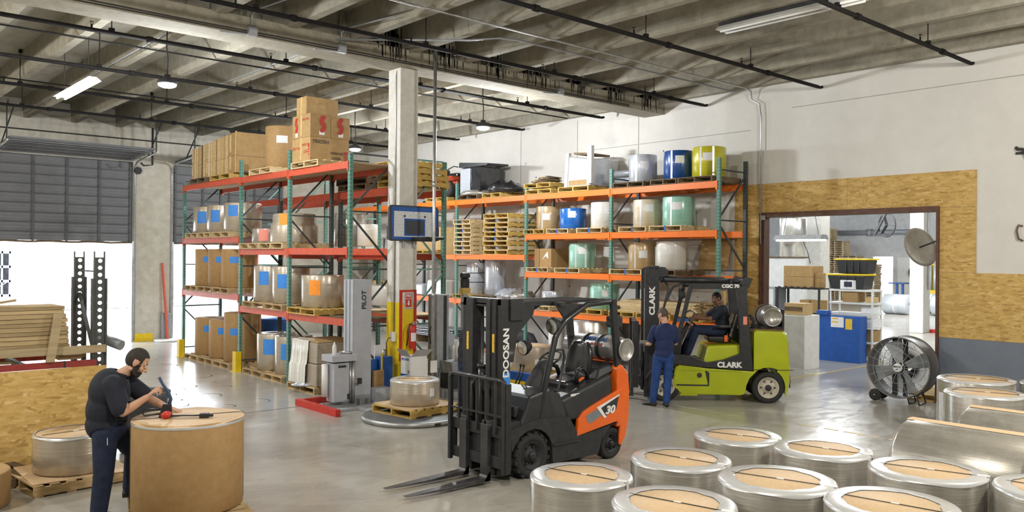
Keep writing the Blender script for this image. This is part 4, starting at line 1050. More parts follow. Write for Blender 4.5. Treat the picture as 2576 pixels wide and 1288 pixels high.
# kraft roll being strapped
pallet(3.15,8.50,0,'pallet under the big kraft roll that is being strapped',1.41,'pallet',1.0)
t = thing('kraft_roll', 'big kraft paper roll being strapped by the man in the dark shirt', 'roll', (3.14,8.51,.126))
r = .535; h = .885
ob('body', G().lathe((0,0,0), [(0,0),(r-.02,0),(r,.02),(r,h-.03),(r-.01,h-.012),(r-.03,h),(0,h)], 64), KRAFT, t)
gg = G(); n = 64
for j in range(n):
    a = 2*PI*j/n; dz = -.012*max(0, math.cos(a+2.2))-.010*math.sin(a*3)**2
    gg.v += [((r+.004)*math.cos(a),(r+.004)*math.sin(a),h+.004+dz), ((r-.09)*math.cos(a),(r-.09)*math.sin(a),h+.010)]
gg.v.append((0,0,h+.011))
for j in range(n):
    k = (j+1) % n; gg.f += [(2*j,2*k,2*k+1,2*j+1),(2*j+1,2*k+1,2*n)]; gg.s += [True,True]
ob('kraft_disc', gg, KTOP, t)
ob('film_edge', G().lathe((0,0,h-.02), [(r+.002,-.012),(r+.006,.0),(r+.003,.012)], 64), FILMT, t)
d = Vector((.97,-.22,0))
ob('strap', G().bar(-d*r*1.0+Vector((0,0,h+.014)), d*r*1.0+Vector((0,0,h+.014)), .014, .003).bar(d*(r+.008)+Vector((0,0,h+.01)), d*(r+.012)+Vector((0,0,.02)), .012, .004).bar(-d*(r+.006)+Vector((0,0,h+.01)), -d*(r+.010)+Vector((0,0,.02)), .012, .004), BLACKM, t)
ob('edge_tear', G().patch((0,0,0), r, .05, h-.02, 2.62, 2.74, 3, .004), BLACKM, t)
ZD = .126+.885+.012
t = thing('strapping_tool', 'black strapping tool with a long blue black lever held by the man', 'tool', (2.95,8.60,ZD), -.35)
ob('body', G().hexa([(-.07,-.04,0),(.06,-.04,0),(.06,.04,0),(-.07,.04,0),(-.03,-.03,.13),(.05,-.03,.13),(.05,.03,.13),(-.03,.03,.13)]), BLACK, t, bev=.008)
ob('lever', G().tube([(.02,0,.10),(.04,0,.17),(.02,.0,.24),(-.03,0,.32),(-.07,.0,.40)], [.018,.02,.017,.014,.014], 10), pm('tool_blue', (.05,.08,.16), None, 10, .4), t)
ob('handle_loop', G().tube([(-.06,0,.03),(-.2,.0,.02),(-.22,.0,.05),(-.2,0,.08),(-.05,0,.08)], .009, 8), BLACK, t)
t = thing('strap_sealer', 'black strap sealer with two red knobs lying on the kraft roll', 'tool', (3.02,8.42,ZD), -.55)
ob('arms', G().bar((-.10,-.0,.03),(.20,-.01,.025),.014,.012).bar((-.10,.03,.025),(.20,.015,.02),.014,.012), BLACK, t)
ob('jaw', G().box(.19,.28,-.03,.035,.0,.045).box(.26,.32,-.012,.02,.01,.035), BLACK, t, bev=.006)
for y in (-.012,.045): ob('red_knob', G().ball((-.13,y,.035), (.05,.034,.035), 14, 10), RED, t)
t = thing('waste_barrel', 'grey plastic waste barrel behind the man at the kraft roll', 'barrel', (3.72,11.75,0))
ob('body', G().lathe((0,0,0), [(0,0),(.25,0),(.28,.02),(.315,.72),(.345,.73),(.35,.80),(.335,.81),(.31,.79),(.27,.05),(0,.05)], 40), pm('barrel_grey', (.11,.12,.14), (.08,.09,.105), 8, .55), t)

# ================================================================== LUMBER RACK BY THE STRAND BOARD
lr = rack('lumber_rack', 'low rack with a red beam that carries the old lumber', 11.0, 12.0, [], [], REDB, DBRACE) if False else thing('lumber_rack', 'low lumber rack with a red beam and tall punched uprights', 'rack')
def punched(g, x0, x1, y, z0, z1, pitch, r, d=.003):
    """a strip in the x-z plane with real round holes, one per pitch"""
    n = int((z1-z0)/pitch); cx = (x0+x1)/2; K = 12
    for i in range(n):
        za = z0+i*pitch; zb = za+pitch; cz = (za+zb)/2; k = len(g.v)
        for yy in (y, y+d):
            for j in range(K):
                a = 2*PI*j/K+PI/4; g.v.append((cx+r*math.cos(a), yy, cz+r*math.sin(a)))
            for j in range(K):
                a = 2*PI*j/K+PI/4; c, s = math.cos(a), math.sin(a); q = max(abs(c), abs(s))
                g.v.append((cx+(x1-x0)/2*c/q, yy, cz+pitch/2*s/q))
        for j in range(K):
            j2 = (j+1) % K
            g.f += [(k+K+j,k+K+j2,k+j2,k+j),(k+3*K+j2,k+3*K+j,k+2*K+j,k+2*K+j2),(k+j,k+j2,k+2*K+j2,k+2*K+j)]; g.s += [False]*3
    return g
UPM = pm('upright_dark', (.07,.075,.075), (.05,.055,.055), 8, .5)
for x0, x1, y, zt in ((3.155,3.275,12.9,2.69),(3.15,3.27,11.9,2.69)):
    gg = punched(G(), x0, x1, y, .1, zt, .093, .026)
    gg.box(x0-.003,x0,y,y+.08,.0,zt).box(x1,x1+.003,y,y+.08,0,zt)
    u = ob('upright', gg, UPM, lr)
    ob('sleeve', G().box(x0-.03,x0-.006,y-.01,y+.09,.0,2.33).box(x1+.006,x1+.03,y-.01,y+.09,.0,2.33), UPM, u)
ob('brace', G().bar((3.21,11.95,2.42),(3.21,12.92,2.42),.02,.02), UPM, lr)
ob('brace', G().bar((3.21,12.90,2.10),(3.21,11.98,1.15),.04,.03), UPM, lr)
ob('brace', G().cyl((3.25,12.3,1.55),(3.5,11.95,1.42),.07,n=12), STEEL, lr)
for y in (11.87, 12.9):
    b = ob('beam', G().box(.2,3.17,y,y+.05,1.185,1.265), pm('beam_red_old', (.36,.045,.035), (.28,.035,.03), 10, .5), lr)
    ob('splice', G().box(2.78,2.80,y-.003,y+.053,1.183,1.267), BLACKM, b)
for x in (1.5,2.3): ob('cross_bar', G().box(x,x+.06,11.9,12.9,1.20,1.26), lr.children[-1].data.materials[0], lr)
t = thing('strand_board', 'big strand board panel standing below the red lumber beam', 'board')
ob('panel', G().hexa([(.2,11.80,.0),(3.29,11.86,0),(3.29,11.875,0),(.2,11.815,0),(.2,11.80,1.185),(3.29,11.86,1.185),(3.29,11.875,1.185),(.2,11.815,1.185)]), OSBF, t)
t = thing('old_lumber', 'stack of weathered boards on the red lumber rack', 'lumber')
OLDW = pm('weathered_board', (.54,.41,.23), (.38,.28,.15), 3, .85, stretch=(.5,3,8), bmp=.2, vary=.18)
OLDL = pm('sawn_board', (.56,.45,.28), (.44,.34,.2), 3, .85, stretch=(.5,3,8), bmp=.2, vary=.12)
rq = random.Random(21); z = 1.49
for i, hh in enumerate((.06,.055,.05,.06,.05,.055,.06,.05,.05)):
    for k in range(2):
        ob('board', G().box(.3,2.87-i*.008+rq.uniform(-.015,.02),11.97+k*.33+rq.uniform(0,.012),11.97+k*.33+.31,z,z+hh-.006), OLDW, t)
    z += hh
ob('board', G().cbox((2.0,12.1,z+.035),(.55,.09,.025),Matrix.Rotation(-.16,3,'Y')), OLDW, t)
ob('board', G().box(.3,2.86,11.93,12.6,1.43,1.485), OLDW, t)
ob('board', G().box(.3,3.0,11.93,12.02,1.40,1.44), OLDL, t)
ob('board', G().box(.2,3.28,11.86,11.90,1.355,1.455), OLDL, t)
ob('stake', G().hexa([(2.56,11.81,1.275),(2.66,11.81,1.275),(2.66,11.85,1.275),(2.56,11.85,1.275),(2.66,11.84,1.90),(2.76,11.84,1.90),(2.76,11.87,1.90),(2.66,11.87,1.90)]), OLDL, t)
ob('offcut', G().box(2.75,3.02,12.0,12.2,1.27,1.33).box(2.86,3.12,12.2,12.4,1.27,1.32), OLDW, t)
ob('offcut', G().cbox((2.05,12.15,1.275),(.4,.14,.03),Matrix.Rotation(-.6,3,'Z')), OLDL, t)
tag(ob('post_stub', G().box(3.36,3.40,12.3,12.38,0,1.30).box(3.30,3.44,12.3,12.38,1.0,1.06), UPM), 'short dark steel post behind the shoulder of the man', 'post')

# ================================================================== STRETCH WRAPPER
t = thing('stretch_wrapper', 'grey stretch wrapping machine with a tall mast beside the aisle', 'machine')
mx0, mx1, my0, my1 = 7.60, 7.985, 12.86, 13.17
ob('mast', G().box(mx0+.02,mx1,my0,my1,.04,2.24).box(mx0,mx0+.02,my0,my0+.07,.04,2.24).box(mx0,mx0+.02,my1-.06,my1,.04,2.24).box(mx0,mx0+.02,my0+.12,my0+.19,.04,2.24), WRAPG, t, bev=.006)
ob('slot', G().box(mx0+.012,mx0+.02,my0+.07,my0+.12,.1,2.2).box(mx0+.012,mx0+.02,my0+.19,my1-.06,.1,2.2), STEEL, t)
text('lettering', 'PILOT', .125, (7.83,my0-.003,1.88), (0,0,1), (-1,0,0), INK, t, .001, .004)
ob('logo_line', G().box(7.905,7.912,my0-.003,my0-.001,1.68,2.10), pm('logo_orange', (.75,.3,.1)), t)
ca = ob('carriage', G().box(7.20,7.50,12.78,13.05,.13,.80), WRAPG, t, bev=.008)
ob('carriage_head', G().box(7.13,7.62,12.72,13.10,.83,.945), WRAPG, t, bev=.006)
ob('guide_rod', G().cyl((7.53,12.80,.10),(7.53,12.80,.83),.022,n=10).cyl((7.585,12.80,.10),(7.585,12.80,.83),.032,n=12), GALV, t)
ob('film_roll', G().cyl((7.13,12.98,.22),(7.13,12.98,.78),.055,n=14), WHITE, t)
ob('skid', G().box(7.16,7.62,12.74,13.1,.045,.085), GALV, t)
ob('handle', G().box(7.28,7.42,12.755,12.78,.73,.76), BLACKM, ca); ob('switch', G().box(7.46,7.50,12.76,12.78,.17,.26), BLACKM, ca)
ob('stop_box', G().box(7.62,7.72,12.80,12.86,.42,.50), GALV, t); ob('stop_button', G().box(7.68,7.74,12.76,12.81,.41,.51), BLACKM, t)
ob('clamp', G().cyl((7.38,12.85,.98),(7.55,12.78,.97),.025,n=10).box(7.36,7.42,12.84,12.9,.945,1.0), GALV, t)
ob('base_plate', G().box(7.1,8.1,12.55,13.3,0,.045).hexa([(7.55,12.1,0),(8.3,12.1,0),(8.1,12.6,0),(7.55,12.6,0),(7.55,12.1,.06),(8.3,12.1,.06),(8.1,12.6,.06),(7.55,12.6,.06)]), WRAPG, t, bev=.004)
ob('motor_box', G().box(8.0,8.32,12.72,12.95,.03,.30), WRAPG, t, bev=.006)
ob('anchor_bracket', G().box(7.70,7.74,12.76,12.86,.04,.14).box(7.86,7.90,12.76,12.86,.04,.14), GALV, t)
gt = thing('floor_guard', 'red steel floor guard around the stretch wrapper', 'guard')
ob('bar', G().box(6.92,7.01,12.22,13.66,0,.115), RED, gt, bev=.004); ob('bar', G().box(7.01,7.70,13.58,13.66,0,.105), RED, gt, bev=.004)
tag(ob('spray_bottle', G().lathe((7.24,12.85,.945), [(0,0),(.035,0),(.037,.01),(.037,.14),(.03,.165),(.014,.19),(.012,.22),(0,.225)], 16), WHITE), 'small white bottle standing on the wrapping machine carriage', 'bottle')
t = thing('turntable', 'round grey turntable of the wrapping machine on the floor', 'turntable', (7.86,11.36,0))
ob('rim', G().lathe((0,0,0), [(.80,0),(.83,.008),(.83,.068),(.80,.075),(.0,.075)], 64), GALV, t)
ob('deck', G().lathe((0,0,.075), [(.80,0),(.79,.006),(0,.006)], 64), pm('deck_grey', (.16,.165,.17), (.11,.115,.12), 4, .5), t)
a = math.atan2(-11.36,-7.86)
ob('slot', G().patch((0,0,0), .83, .012, .055, a+.42, a+.55, 3, .003), BLACKM, t)
pallet(8.02,11.48,.082,'yellowish pallet with a kraft sheet on the turntable',.12,'yellow',.98)
t = floor_roll(7.99,11.50,.41,.41,'film wrapped roll standing on the pallet on the turntable', m=FILMB, disc=.68, strap=-.75, tape=False, group=None); t.location.z = .215
ob('sheet', G().box(-.50,.50,-.5,.48,-.006,.0), KTOP, t)
a = math.atan2(-11.5,-7.99); ob('star_sticker', G().patch((0,0,0), .41, .16, .29, a+.62, a+.86, 4, .004), STICK, t)

t = thing('stretch_wrapper', 'darker grey stretch wrapper with a black slot behind the steel pole', 'machine', (9.68,13.15,0))
ob('mast', G().box(-.14,.14,-.15,.15,0,1.93), STEEL, t, bev=.006)
ob('slot', G().box(.01,.085,-.156,-.15,.05,1.90), BLACKM, t)
ob('carriage', G().hexa([(-.02,-.5,.42),(.32,-.5,.42),(.32,-.15,.42),(-.02,-.15,.42),(-.07,-.55,.66),(.38,-.55,.66),(.38,-.15,.66),(-.07,-.15,.66)]), STEEL, t, bev=.01)
ob('film_roll', G().cyl((.20,-.36,.66),(.20,-.36,1.06),.062,n=16), PAPER, t)
ob('foot', G().box(-.05,.25,-.5,.0,0,.42), BLACKM, t)
ob('base', G().box(-.2,.9,-.8,.2,0,.14), STEEL, t, bev=.01)
ob('arm', G().prism([(0,0),(.42,-.28),(.42,-.42),(0,-.42)], ((.14,.12,1.32),(1,0,0),(0,0,1)), .04), WRAPG, t)
ob('cables', G().tube([(-.16,-.1,1.45),(-.24,-.12,1.3),(-.22,-.12,1.1),(-.17,-.1,1.05)], .012, 6).tube([(-.16,-.05,1.4),(-.27,-.06,1.2),(-.22,-.06,.98),(-.17,-.05,.95)], .012, 6), BLACKM, t)
t = thing('motor_head', 'black motor head clamped to a yellow block near the tall green post', 'motor', (10.2,13.0,1.93))
ob('body', G().box(-.06,.08,-.06,.06,.12,.30).cyl((-.08,0,.36),(.10,0,.36),.06,n=12), BLACK, t, bev=.01); ob('block', G().box(-.08,.1,-.06,.06,0,.12), WOODY, t)
ob('stand', G().box(-.05,.05,-.05,.05,-1.785,0), STEEL, t)

# goods round the column
t = carton(8.66,9.02,12.60,12.92,.0,.40,PAPER,'lower plain white carton under the open white carton', False)
t = thing('open_carton', 'open white carton with grey flaps, blue band and number 15', 'box', (8.84,12.76,.402))
ob('body', G().box(-.18,.18,-.16,.16,0,.43), PAPER, t)
FL = pm('flap_grey', (.50,.50,.50), (.45,.45,.45), 6, .7)
ob('flap', G().hexa([(-.18,-.16,.425),(-.18,.16,.425),(-.185,.16,.43),(-.185,-.16,.43),(-.27,-.16,.56),(-.27,.16,.56),(-.275,.16,.56),(-.275,-.16,.56)]), FL, t)
ob('flap', G().hexa([(-.18,-.16,.425),(.18,-.16,.425),(.18,-.155,.43),(-.18,-.155,.43),(-.13,-.29,.56),(.23,-.29,.56),(.23,-.285,.56),(-.13,-.285,.56)]), FL, t)
ob('flap', G().hexa([(.18,-.16,.425),(.18,.16,.425),(.185,.16,.43),(.185,-.16,.43),(.28,-.16,.52),(.28,.16,.52),(.285,.16,.52),(.285,-.16,.52)]), CARTON, t)
ob('blue_band', G().box(-.183,-.18,-.155,.155,.015,.10), BLUEP, t)
text('lettering', '15', .075, (-.183,-.09,.145), (0,-1,0), (0,0,1), INK, t, .001, .002)
text('lettering', 'CLASSIC', .06, (-.183,-.01,.37), (0,-1,0), (0,0,1), BLUEP, t, .001, .001)
for i in range(3):
    for j in range(2): ob('print', G().box(-.1825,-.18,-.11+.1*i,-.07+.1*i,.20+.07*j,.225+.07*j), STICK, t)
ob('print', G().lathe((-.181,.115,.37), [(0,.0),(.012,.002),(.022,.0)], 10, (-1,0,0)), BLUEP, t)
carton(8.35,8.60,13.10,13.32,0,.80,BLUEP,'tall blue panel leaning at the column foot', False, 'board', name='blue_board')
t = carton(8.12,8.34,12.98,13.05,0,.58,KRAFT,'kraft board in front of the blue panels', False, 'board', name='kraft_board')
carton(8.15,8.34,13.20,13.28,0,.76,BLUEP,'short blue board behind the kraft board', False, 'board', name='blue_board')
carton(8.345,8.375,13.08,13.11,0,.88,YEL,'thin yellow strip between the blue boards', False, 'strip', name='yellow_strip')
carton(8.36,8.52,13.34,13.38,0,1.0,STICK,'white notice card above the tall blue panel', False, 'card', name='notice_card')
t = thing('floor_pole', 'orange red pole leaning on the pier between the doors', 'pole')
ob('pole', G().bar((9.06,26.35,.06),(8.95,26.55,2.4),.09,.05), pm('pole_red', (.72,.13,.06), None, 9, .5), t)
t = thing('floor_drum', 'flat white disc on the floor at the foot of the leaning pole', 'disc', (9.05,26.25,0))
ob('disc', G().lathe((0,0,0), [(0,0),(.40,0),(.42,.02),(.42,.05),(.38,.06),(0,.06)], 28), WHITE, t)

# ================================================================== ORANGE FORKLIFT (local x forward, z up, left side faces the camera)
t = thing('forklift', 'orange and black forklift with empty forks standing on the open floor', 'forklift', (6.85,7.85,0), PI)
Y0 = .48
def wheel(parent, x, y, r, w, side, rim, hub, lugs=0, name='wheel', rimr=.62):
    o = ob(name, G().lathe((x,y-w/2,r), [(r*rimr,.01),(r*.92,0),(r,.02),(r,w-.02),(r*.92,w),(r*rimr,w-.01),(r*rimr,.01)], 40, (0,1,0)), RUBBER, parent)
    if lugs:
        gg = G()
        for k in range(lugs):
            a = 2*PI*k/lugs
            for q, da in ((-1,0),(1,PI/lugs)):
                c = Vector((x+(r+.004)*math.cos(a+da), y+q*w*.26, r+(r+.004)*math.sin(a+da)))
                gg.cbox(c, (.03,w*.46,.05), Matrix.Rotation(-(a+da),3,'Y'))
        lo = ob('tread_lugs', gg, RUBBER, o); lo['kind'] = 'stuff'
    d = side*(w/2-.012)
    ob('rim', G().lathe((x,y+d,r), [(0,side*-.02),(r*rimr*.45,side*-.015),(r*rimr*.5,side*-.05),(r*rimr*.85,side*-.055),(r*rimr*.98,side*.006),(r*rimr*1.03,side*.008),(r*rimr*1.03,side*-.02)], 32, (0,1,0)), rim, o)
    ob('hub', G().lathe((x,y+d,r), [(r*.20,side*-.03),(r*.19,side*.02),(r*.12,side*.03),(0,side*.03)], 20, (0,1,0)), hub, o)
    gg = G()
    for k in range(6):
        a = 2*PI*k/6; gg.cyl((x+r*rimr*.66*math.cos(a),y+d-side*.055,r+r*rimr*.66*math.sin(a)),(x+r*rimr*.66*math.cos(a),y+d-side*.03,r+r*rimr*.66*math.sin(a)),.016,n=6)
    ob('lug_nuts', gg, hub, o)['kind'] = 'stuff'
    return o
for sd in (1,-1):
    wheel(t, 0, sd*(Y0-.11), .265, .22, sd, BLACKM, BLACK, 16)
    wheel(t, -1.47, sd*(Y0-.13), .205, .17, sd, BLACKM, BLACK)
XZ = lambda g, pts, y, w: g.prism(pts, ((0,y+w/2,0),(1,0,0),(0,0,1)), w)
# chassis with wheel arches
def arch(cx, cz, r, a0, a1, n=9): return [(cx+r*math.cos(a0+(a1-a0)*i/n), cz+r*math.sin(a0+(a1-a0)*i/n)) for i in range(n+1)]
side = [(.30,.30)]+arch(0,.25,.33,.15,PI-.25)+[(-.36,.12),(-1.18,.12)]+arch(-1.47,.20,.28,PI-.3,.6)[::-1][:0]
for sd in (1,-1):
    pts = [(.36,.62),(.33,.36)]+arch(0,.25,.34,.35,PI-.35)+[(-.34,.12),(-1.16,.12),(-1.22,.30),(-1.40,.46),(-1.56,.48),(-.80,.40),(-.62,.66),(-.1,.70)]
    ob('frame_plate', XZ(G(), pts[::-1], sd*(Y0-.03), .06), BLACKM, t)
ob('chassis', G().box(-1.45,.28,-.36,.36,.13,.62), BLACKM, t, bev=.01)
ob('step', G().box(-.78,-.34,Y0-.16,Y0+.02,.335,.36), BLACKM, t)
gg = G()
for i in range(9):
    for j in range(3): gg.box(-.75+i*.044,-.725+i*.044,Y0-.15+j*.05,Y0-.13+j*.05,.36,.372)
ob('step_grip', gg, GALV, t)['kind'] = 'stuff'
ob('fender', G().tube(arc((0,Y0-.10,.25),.31,.3,PI-.25,12), .0 or .05, 8), BLACK, t)
ob('cowl', G().hexa([(-.48,-.46,.60),(.20,-.46,.60),(.20,.46,.60),(-.48,.46,.60),(-.30,-.44,1.04),(.02,-.44,.98),(.02,.44,.98),(-.30,.44,1.04)]), BLACK, t, bev=.03)
ob('floor_plate', G().box(-.66,-.30,-.42,.42,.56,.60), BLACKM, t)
ob('hood', G().hexa([(-1.50,-.46,.60),(-.62,-.46,.60),(-.62,.46,.60),(-1.50,.46,.60),(-1.48,-.42,1.14),(-.50,-.42,.88),(-.50,.42,.88),(-1.48,.42,1.14)]), BLACK, t, bev=.05, seg=3)
ob('cowl_panel', G().hexa([(-.62,.40,.60),(-.42,.40,.62),(-.42,.46,.62),(-.62,.46,.60),(-.50,.38,.96),(-.26,.38,1.03),(-.26,.43,1.03),(-.50,.43,.96)]), BLACKM, t, bev=.01)
pan = [(-.755,.398),(-.775,.60),(-.87,.69),(-1.02,.745),(-1.62,.935),(-1.545,.50)]
for sd in (1,-1): ob('orange_panel', XZ(G(), pan[::-1], sd*(Y0-.02), .05), FORANGE, t, bev=.012)
ob('grey_patch', XZ(G(), [(-.955,.55),(-.91,.64),(-1.12,.705),(-1.21,.615),(-1.00,.535)][::-1], Y0+.007, .004), pm('patch_grey', (.22,.24,.27)), t)
ob('black_badge', XZ(G(), [(-1.13,.72),(-1.26,.59),(-1.49,.665),(-1.545,.85)][::-1], Y0+.007, .004), BLACKM, t)
ob('white_chevron', XZ(G(), [(-1.11,.725),(-1.255,.57),(-1.30,.58),(-1.19,.71),(-1.545,.835),(-1.55,.855)][::-1], Y0+.010, .004), PAPER, t)
text('lettering', '30', .14, (-1.36,Y0+.013,.665), (-1,0,0), (0,0,1), PAPER, t, .002, .006, 1.25, shear=.25)
ob('decal', G().box(-.86,-.70,Y0-.06,Y0-.055,.90,.93), STICK, t)
# counterweight: rounded orange tail
cw = [(-1.52,.42),(-1.52,1.22),(-1.60,1.27),(-1.72,1.25),(-1.84,1.14),(-1.87,.9),(-1.86,.5),(-1.80,.28),(-1.72,.17),(-1.66,.17),(-1.66,.30),(-1.60,.42)]
gg = G(); K = 9
for i in range(K):
    s_ = -1+2*i/(K-1); y = s_*(Y0-.005); q = (abs(s_)**5)*.10
    for x, z in cw: gg.v.append((x+(q if x < -1.65 else 0), y, z-(q*.25 if z > 1.1 else 0)))
n = len(cw)
for i in range(K-1):
    for j in range(n):
        j2 = (j+1) % n; gg.f.append((i*n+j, i*n+j2, (i+1)*n+j2, (i+1)*n+j)); gg.s.append(False)
gg.f += [tuple(range(n))[::-1], tuple((K-1)*n+j for j in range(n))]; gg.s += [False]*2
ob('counterweight', gg, FORANGE, t, bev=.02)
ob('deck_cover', G().hexa([(-1.62,-.40,1.18),(-1.2,-.40,1.06),(-1.2,.40,1.06),(-1.62,.40,1.18),(-1.60,-.36,1.26),(-1.3,-.34,1.20),(-1.3,.34,1.20),(-1.60,.36,1.26)]), BLACK, t, bev=.02)
# overhead guard
for sd in (1,-1):
    y = sd*(Y0-.06)
    p = [(-.10,y,.56),(-.28,y,1.20),(-.42,y,1.66)]+[(-.42-.11*k-.06*k*k,y,1.66+.30*math.sin(k*.75)) for k in (.5,1,1.5)]+[(-.98,y,2.055),(-1.46,y,2.085)]
    ob('guard_pillar', G().tube(p, [.038]*len(p), 8), BLACK, t)
    ob('guard_pillar', G().hexa([(-1.66,y-.03,1.10),(-1.55,y-.03,1.10),(-1.55,y+.03,1.10),(-1.66,y+.03,1.10),(-1.53,y-.03,2.11),(-1.43,y-.03,2.11),(-1.43,y+.03,2.11),(-1.53,y+.03,2.11)]), BLACK, t, bev=.01)
    ob('gusset', G().prism([(-.62,1.86),(-.98,2.06),(-.58,2.08),(-.44,2.08)][::-1], ((0,y-.012,0),(1,0,0),(0,0,1)), .03), BLACK, t)
ob('roof_frame', G().box(-.56,-.48,-.46,.46,2.05,2.10).box(-1.52,-1.44,-.46,.46,2.06,2.11).box(-1.5,-.05,-.46,-.40,2.06,2.11), BLACK, t)
for y in (-.28,-.14,0,.14,.28): ob('roof_bar', G().box(-1.46,-.02,y-.012,y+.012,2.08,2.115), BLACK, t)
ob('roof_plate', G().box(-.52,.42,-.42,.30,2.06,2.10), BLACK, t)
ob('grab_bar', G().tube([(-.36,Y0-.12,1.42),(-.46,Y0-.12,1.50),(-.60,Y0-.10,1.50),(-.62,Y0-.10,1.40),(-.52,Y0-.10,1.0),(-.46,Y0-.1,.98)], .016, 8), BLACK, t)
for sd, x, z in ((1,-.44,1.80),(-1,-.60,1.46)):
    l_ = ob('work_lamp', G().lathe((x,sd*.36,z), [(0,-.10),(.06,-.10),(.10,-.02),(.105,.02),(.095,.035)], 20, (1,.0,-.15)), BLACKM, t)
    ob('lens', G().lathe((x,sd*.36,z), [(0,.012),(.05,.02),(.092,.03)], 20, (1,0,-.15)), CHROME, l_)
ob('tail_lamp', G().box(-1.72,-1.58,.2,.40,1.72,1.88), BLACKM, t, bev=.03)
ob('mirror', G().cbox((-.06,-.30,1.80),(.03,.10,.30),Matrix.Rotation(.25,3,'Y')).bar((-.06,-.30,1.86),(.12,-.33,1.90),.015,.015), pm('mirror_bronze', (.40,.32,.24), None, 8, .3, .6), t, bev=.012)
# seat, wheel, tank
st = ob('seat', G().hexa([(-1.26,-.24,.98),(-.80,-.24,.92),(-.80,.24,.92),(-1.26,.24,.98),(-1.26,-.23,1.09),(-.80,-.23,1.05),(-.80,.23,1.05),(-1.26,.23,1.09)]), VINYL, t, bev=.04, seg=3)
sbk = G(); prof = [(0,.22),(.12,.24),(.28,.235),(.40,.20),(.47,.13)]
for z, w_ in prof:
    for k in range(5):
        y = w_*(-1+2*k/4); sbk.v.append((-1.24-.18*z+.05*(abs(k-2)/2)**2, y, 1.06+z))
for z, w_ in prof:
    for k in range(5):
        y = w_*(-1+2*k/4); sbk.v.append((-1.33-.18*z+.05*(abs(k-2)/2)**2, y, 1.06+z))
m_ = 25
for i in range(4):
    for k in range(4):
        a = i*5+k; sbk.f += [(a,a+1,a+6,a+5),(m_+a+5,m_+a+6,m_+a+1,m_+a)]; sbk.s += [True,True]
    for k in (0,4):
        a = i*5+k; f = (a,a+5,m_+a+5,m_+a); sbk.f.append(f if k == 0 else f[::-1]); sbk.s.append(True)
for k in range(4):
    sbk.f += [(20+k,21+k,m_+21+k,m_+20+k),(m_+k,m_+k+1,k+1,k)]; sbk.s += [True,True]
so = ob('seat_back', sbk, VINYL, t); md = so.modifiers.new('round','SUBSURF'); md.levels = md.render_levels = 2
ob('arm_rest', G().tube([(-1.18,.25,1.02),(-1.15,.27,1.16),(-1.05,.28,1.22),(-.95,.28,1.19),(-.96,.27,1.02)], .028, 8), VINYL, t)
ob('arm_rest', G().tube([(-1.18,-.25,1.02),(-1.12,-.27,1.18),(-1.0,-.28,1.22),(-.9,-.28,1.16)], .03, 8), VINYL, t)
ob('buckle', G().bar((-1.0,.26,1.05),(-1.09,.27,1.09),.03,.02), FORANGE, t)
ob('steering_column', G().tube([(-.36,.02,.86),(-.44,.02,1.02),(-.62,.02,1.26),(-.66,.02,1.31)], [.13,.12,.10,.05], 12), BLACKM, t)
whl = [(-.72+.145*math.cos(a)*.80, .02+.16*math.sin(a), 1.345-.145*math.cos(a)*.58) for a in [2*PI*k/24 for k in range(25)]]
ob('steering_wheel', G().tube(whl, .014, 8).bar((-.72,.02,1.33),(-.62,.02,1.26),.02,.015).bar((-.72,.02,1.33),(-.72,.17,1.345),.02,.012).bar((-.72,.02,1.33),(-.72,-.13,1.345),.02,.012), BLACK, t)
for y in (-.18,-.24): ob('lever', G().tube([(-.34,y,1.0),(-.42,y,1.16),(-.44,y,1.24)], .01, 6).ball((-.44,y,1.25), .02, 8, 6), BLACK, t)
TANK = film_mat('tank_steel', (.56,.56,.55), (.38,.36,.33), .7, .32, 3)
tk = ob('gas_tank', G().lathe((-1.70,-.52,1.43), [(0,.05),(.12,.05),(.165,.11),(.172,.16),(.172,.80),(.165,.88),(.14,.91),(.14,.98),(.152,.99),(.152,1.0),(.13,1.0),(.125,.985),(.05,.98),(0,.98)], 36, (0,1,0)), TANK, t)
ob('collar', G().lathe((-1.70,-.60,1.43), [(.125,.13),(.13,.0),(.12,.0),(.115,.13)], 24, (0,1,0)), TANK, tk)
for y in (-.22,.05): ob('tank_strap', G().lathe((-1.70,y,1.43), [(.174,0),(.182,.005),(.182,.065),(.174,.07)], 36, (0,1,0)), BLACK, tk)
for s_, bdy, sz, ang, mm in ((0,'AMERIGAS',.095,.75,BLUEP),(1,'805-482-8000',.06,.30,REDINK)):
    d_ = Vector((math.cos(ang),0,math.sin(ang))); o_ = text('lettering', bdy, sz, (-1.70+.176*d_.x,.02,1.43+.176*d_.z), (0,1,0), (-math.sin(ang),0,math.cos(ang)), mm, t, .001, .001); o_.parent = tk
ob('tank_cradle', G().box(-1.82,-1.58,-.30,-.24,1.18,1.30).box(-1.82,-1.58,.20,.26,1.18,1.30).box(-1.84,-1.56,-.34,.34,1.15,1.19), BLACK, t)
ob('nozzle', G().box(-1.74,-1.66,-.56,-.50,1.40,1.46), GALV, tk)
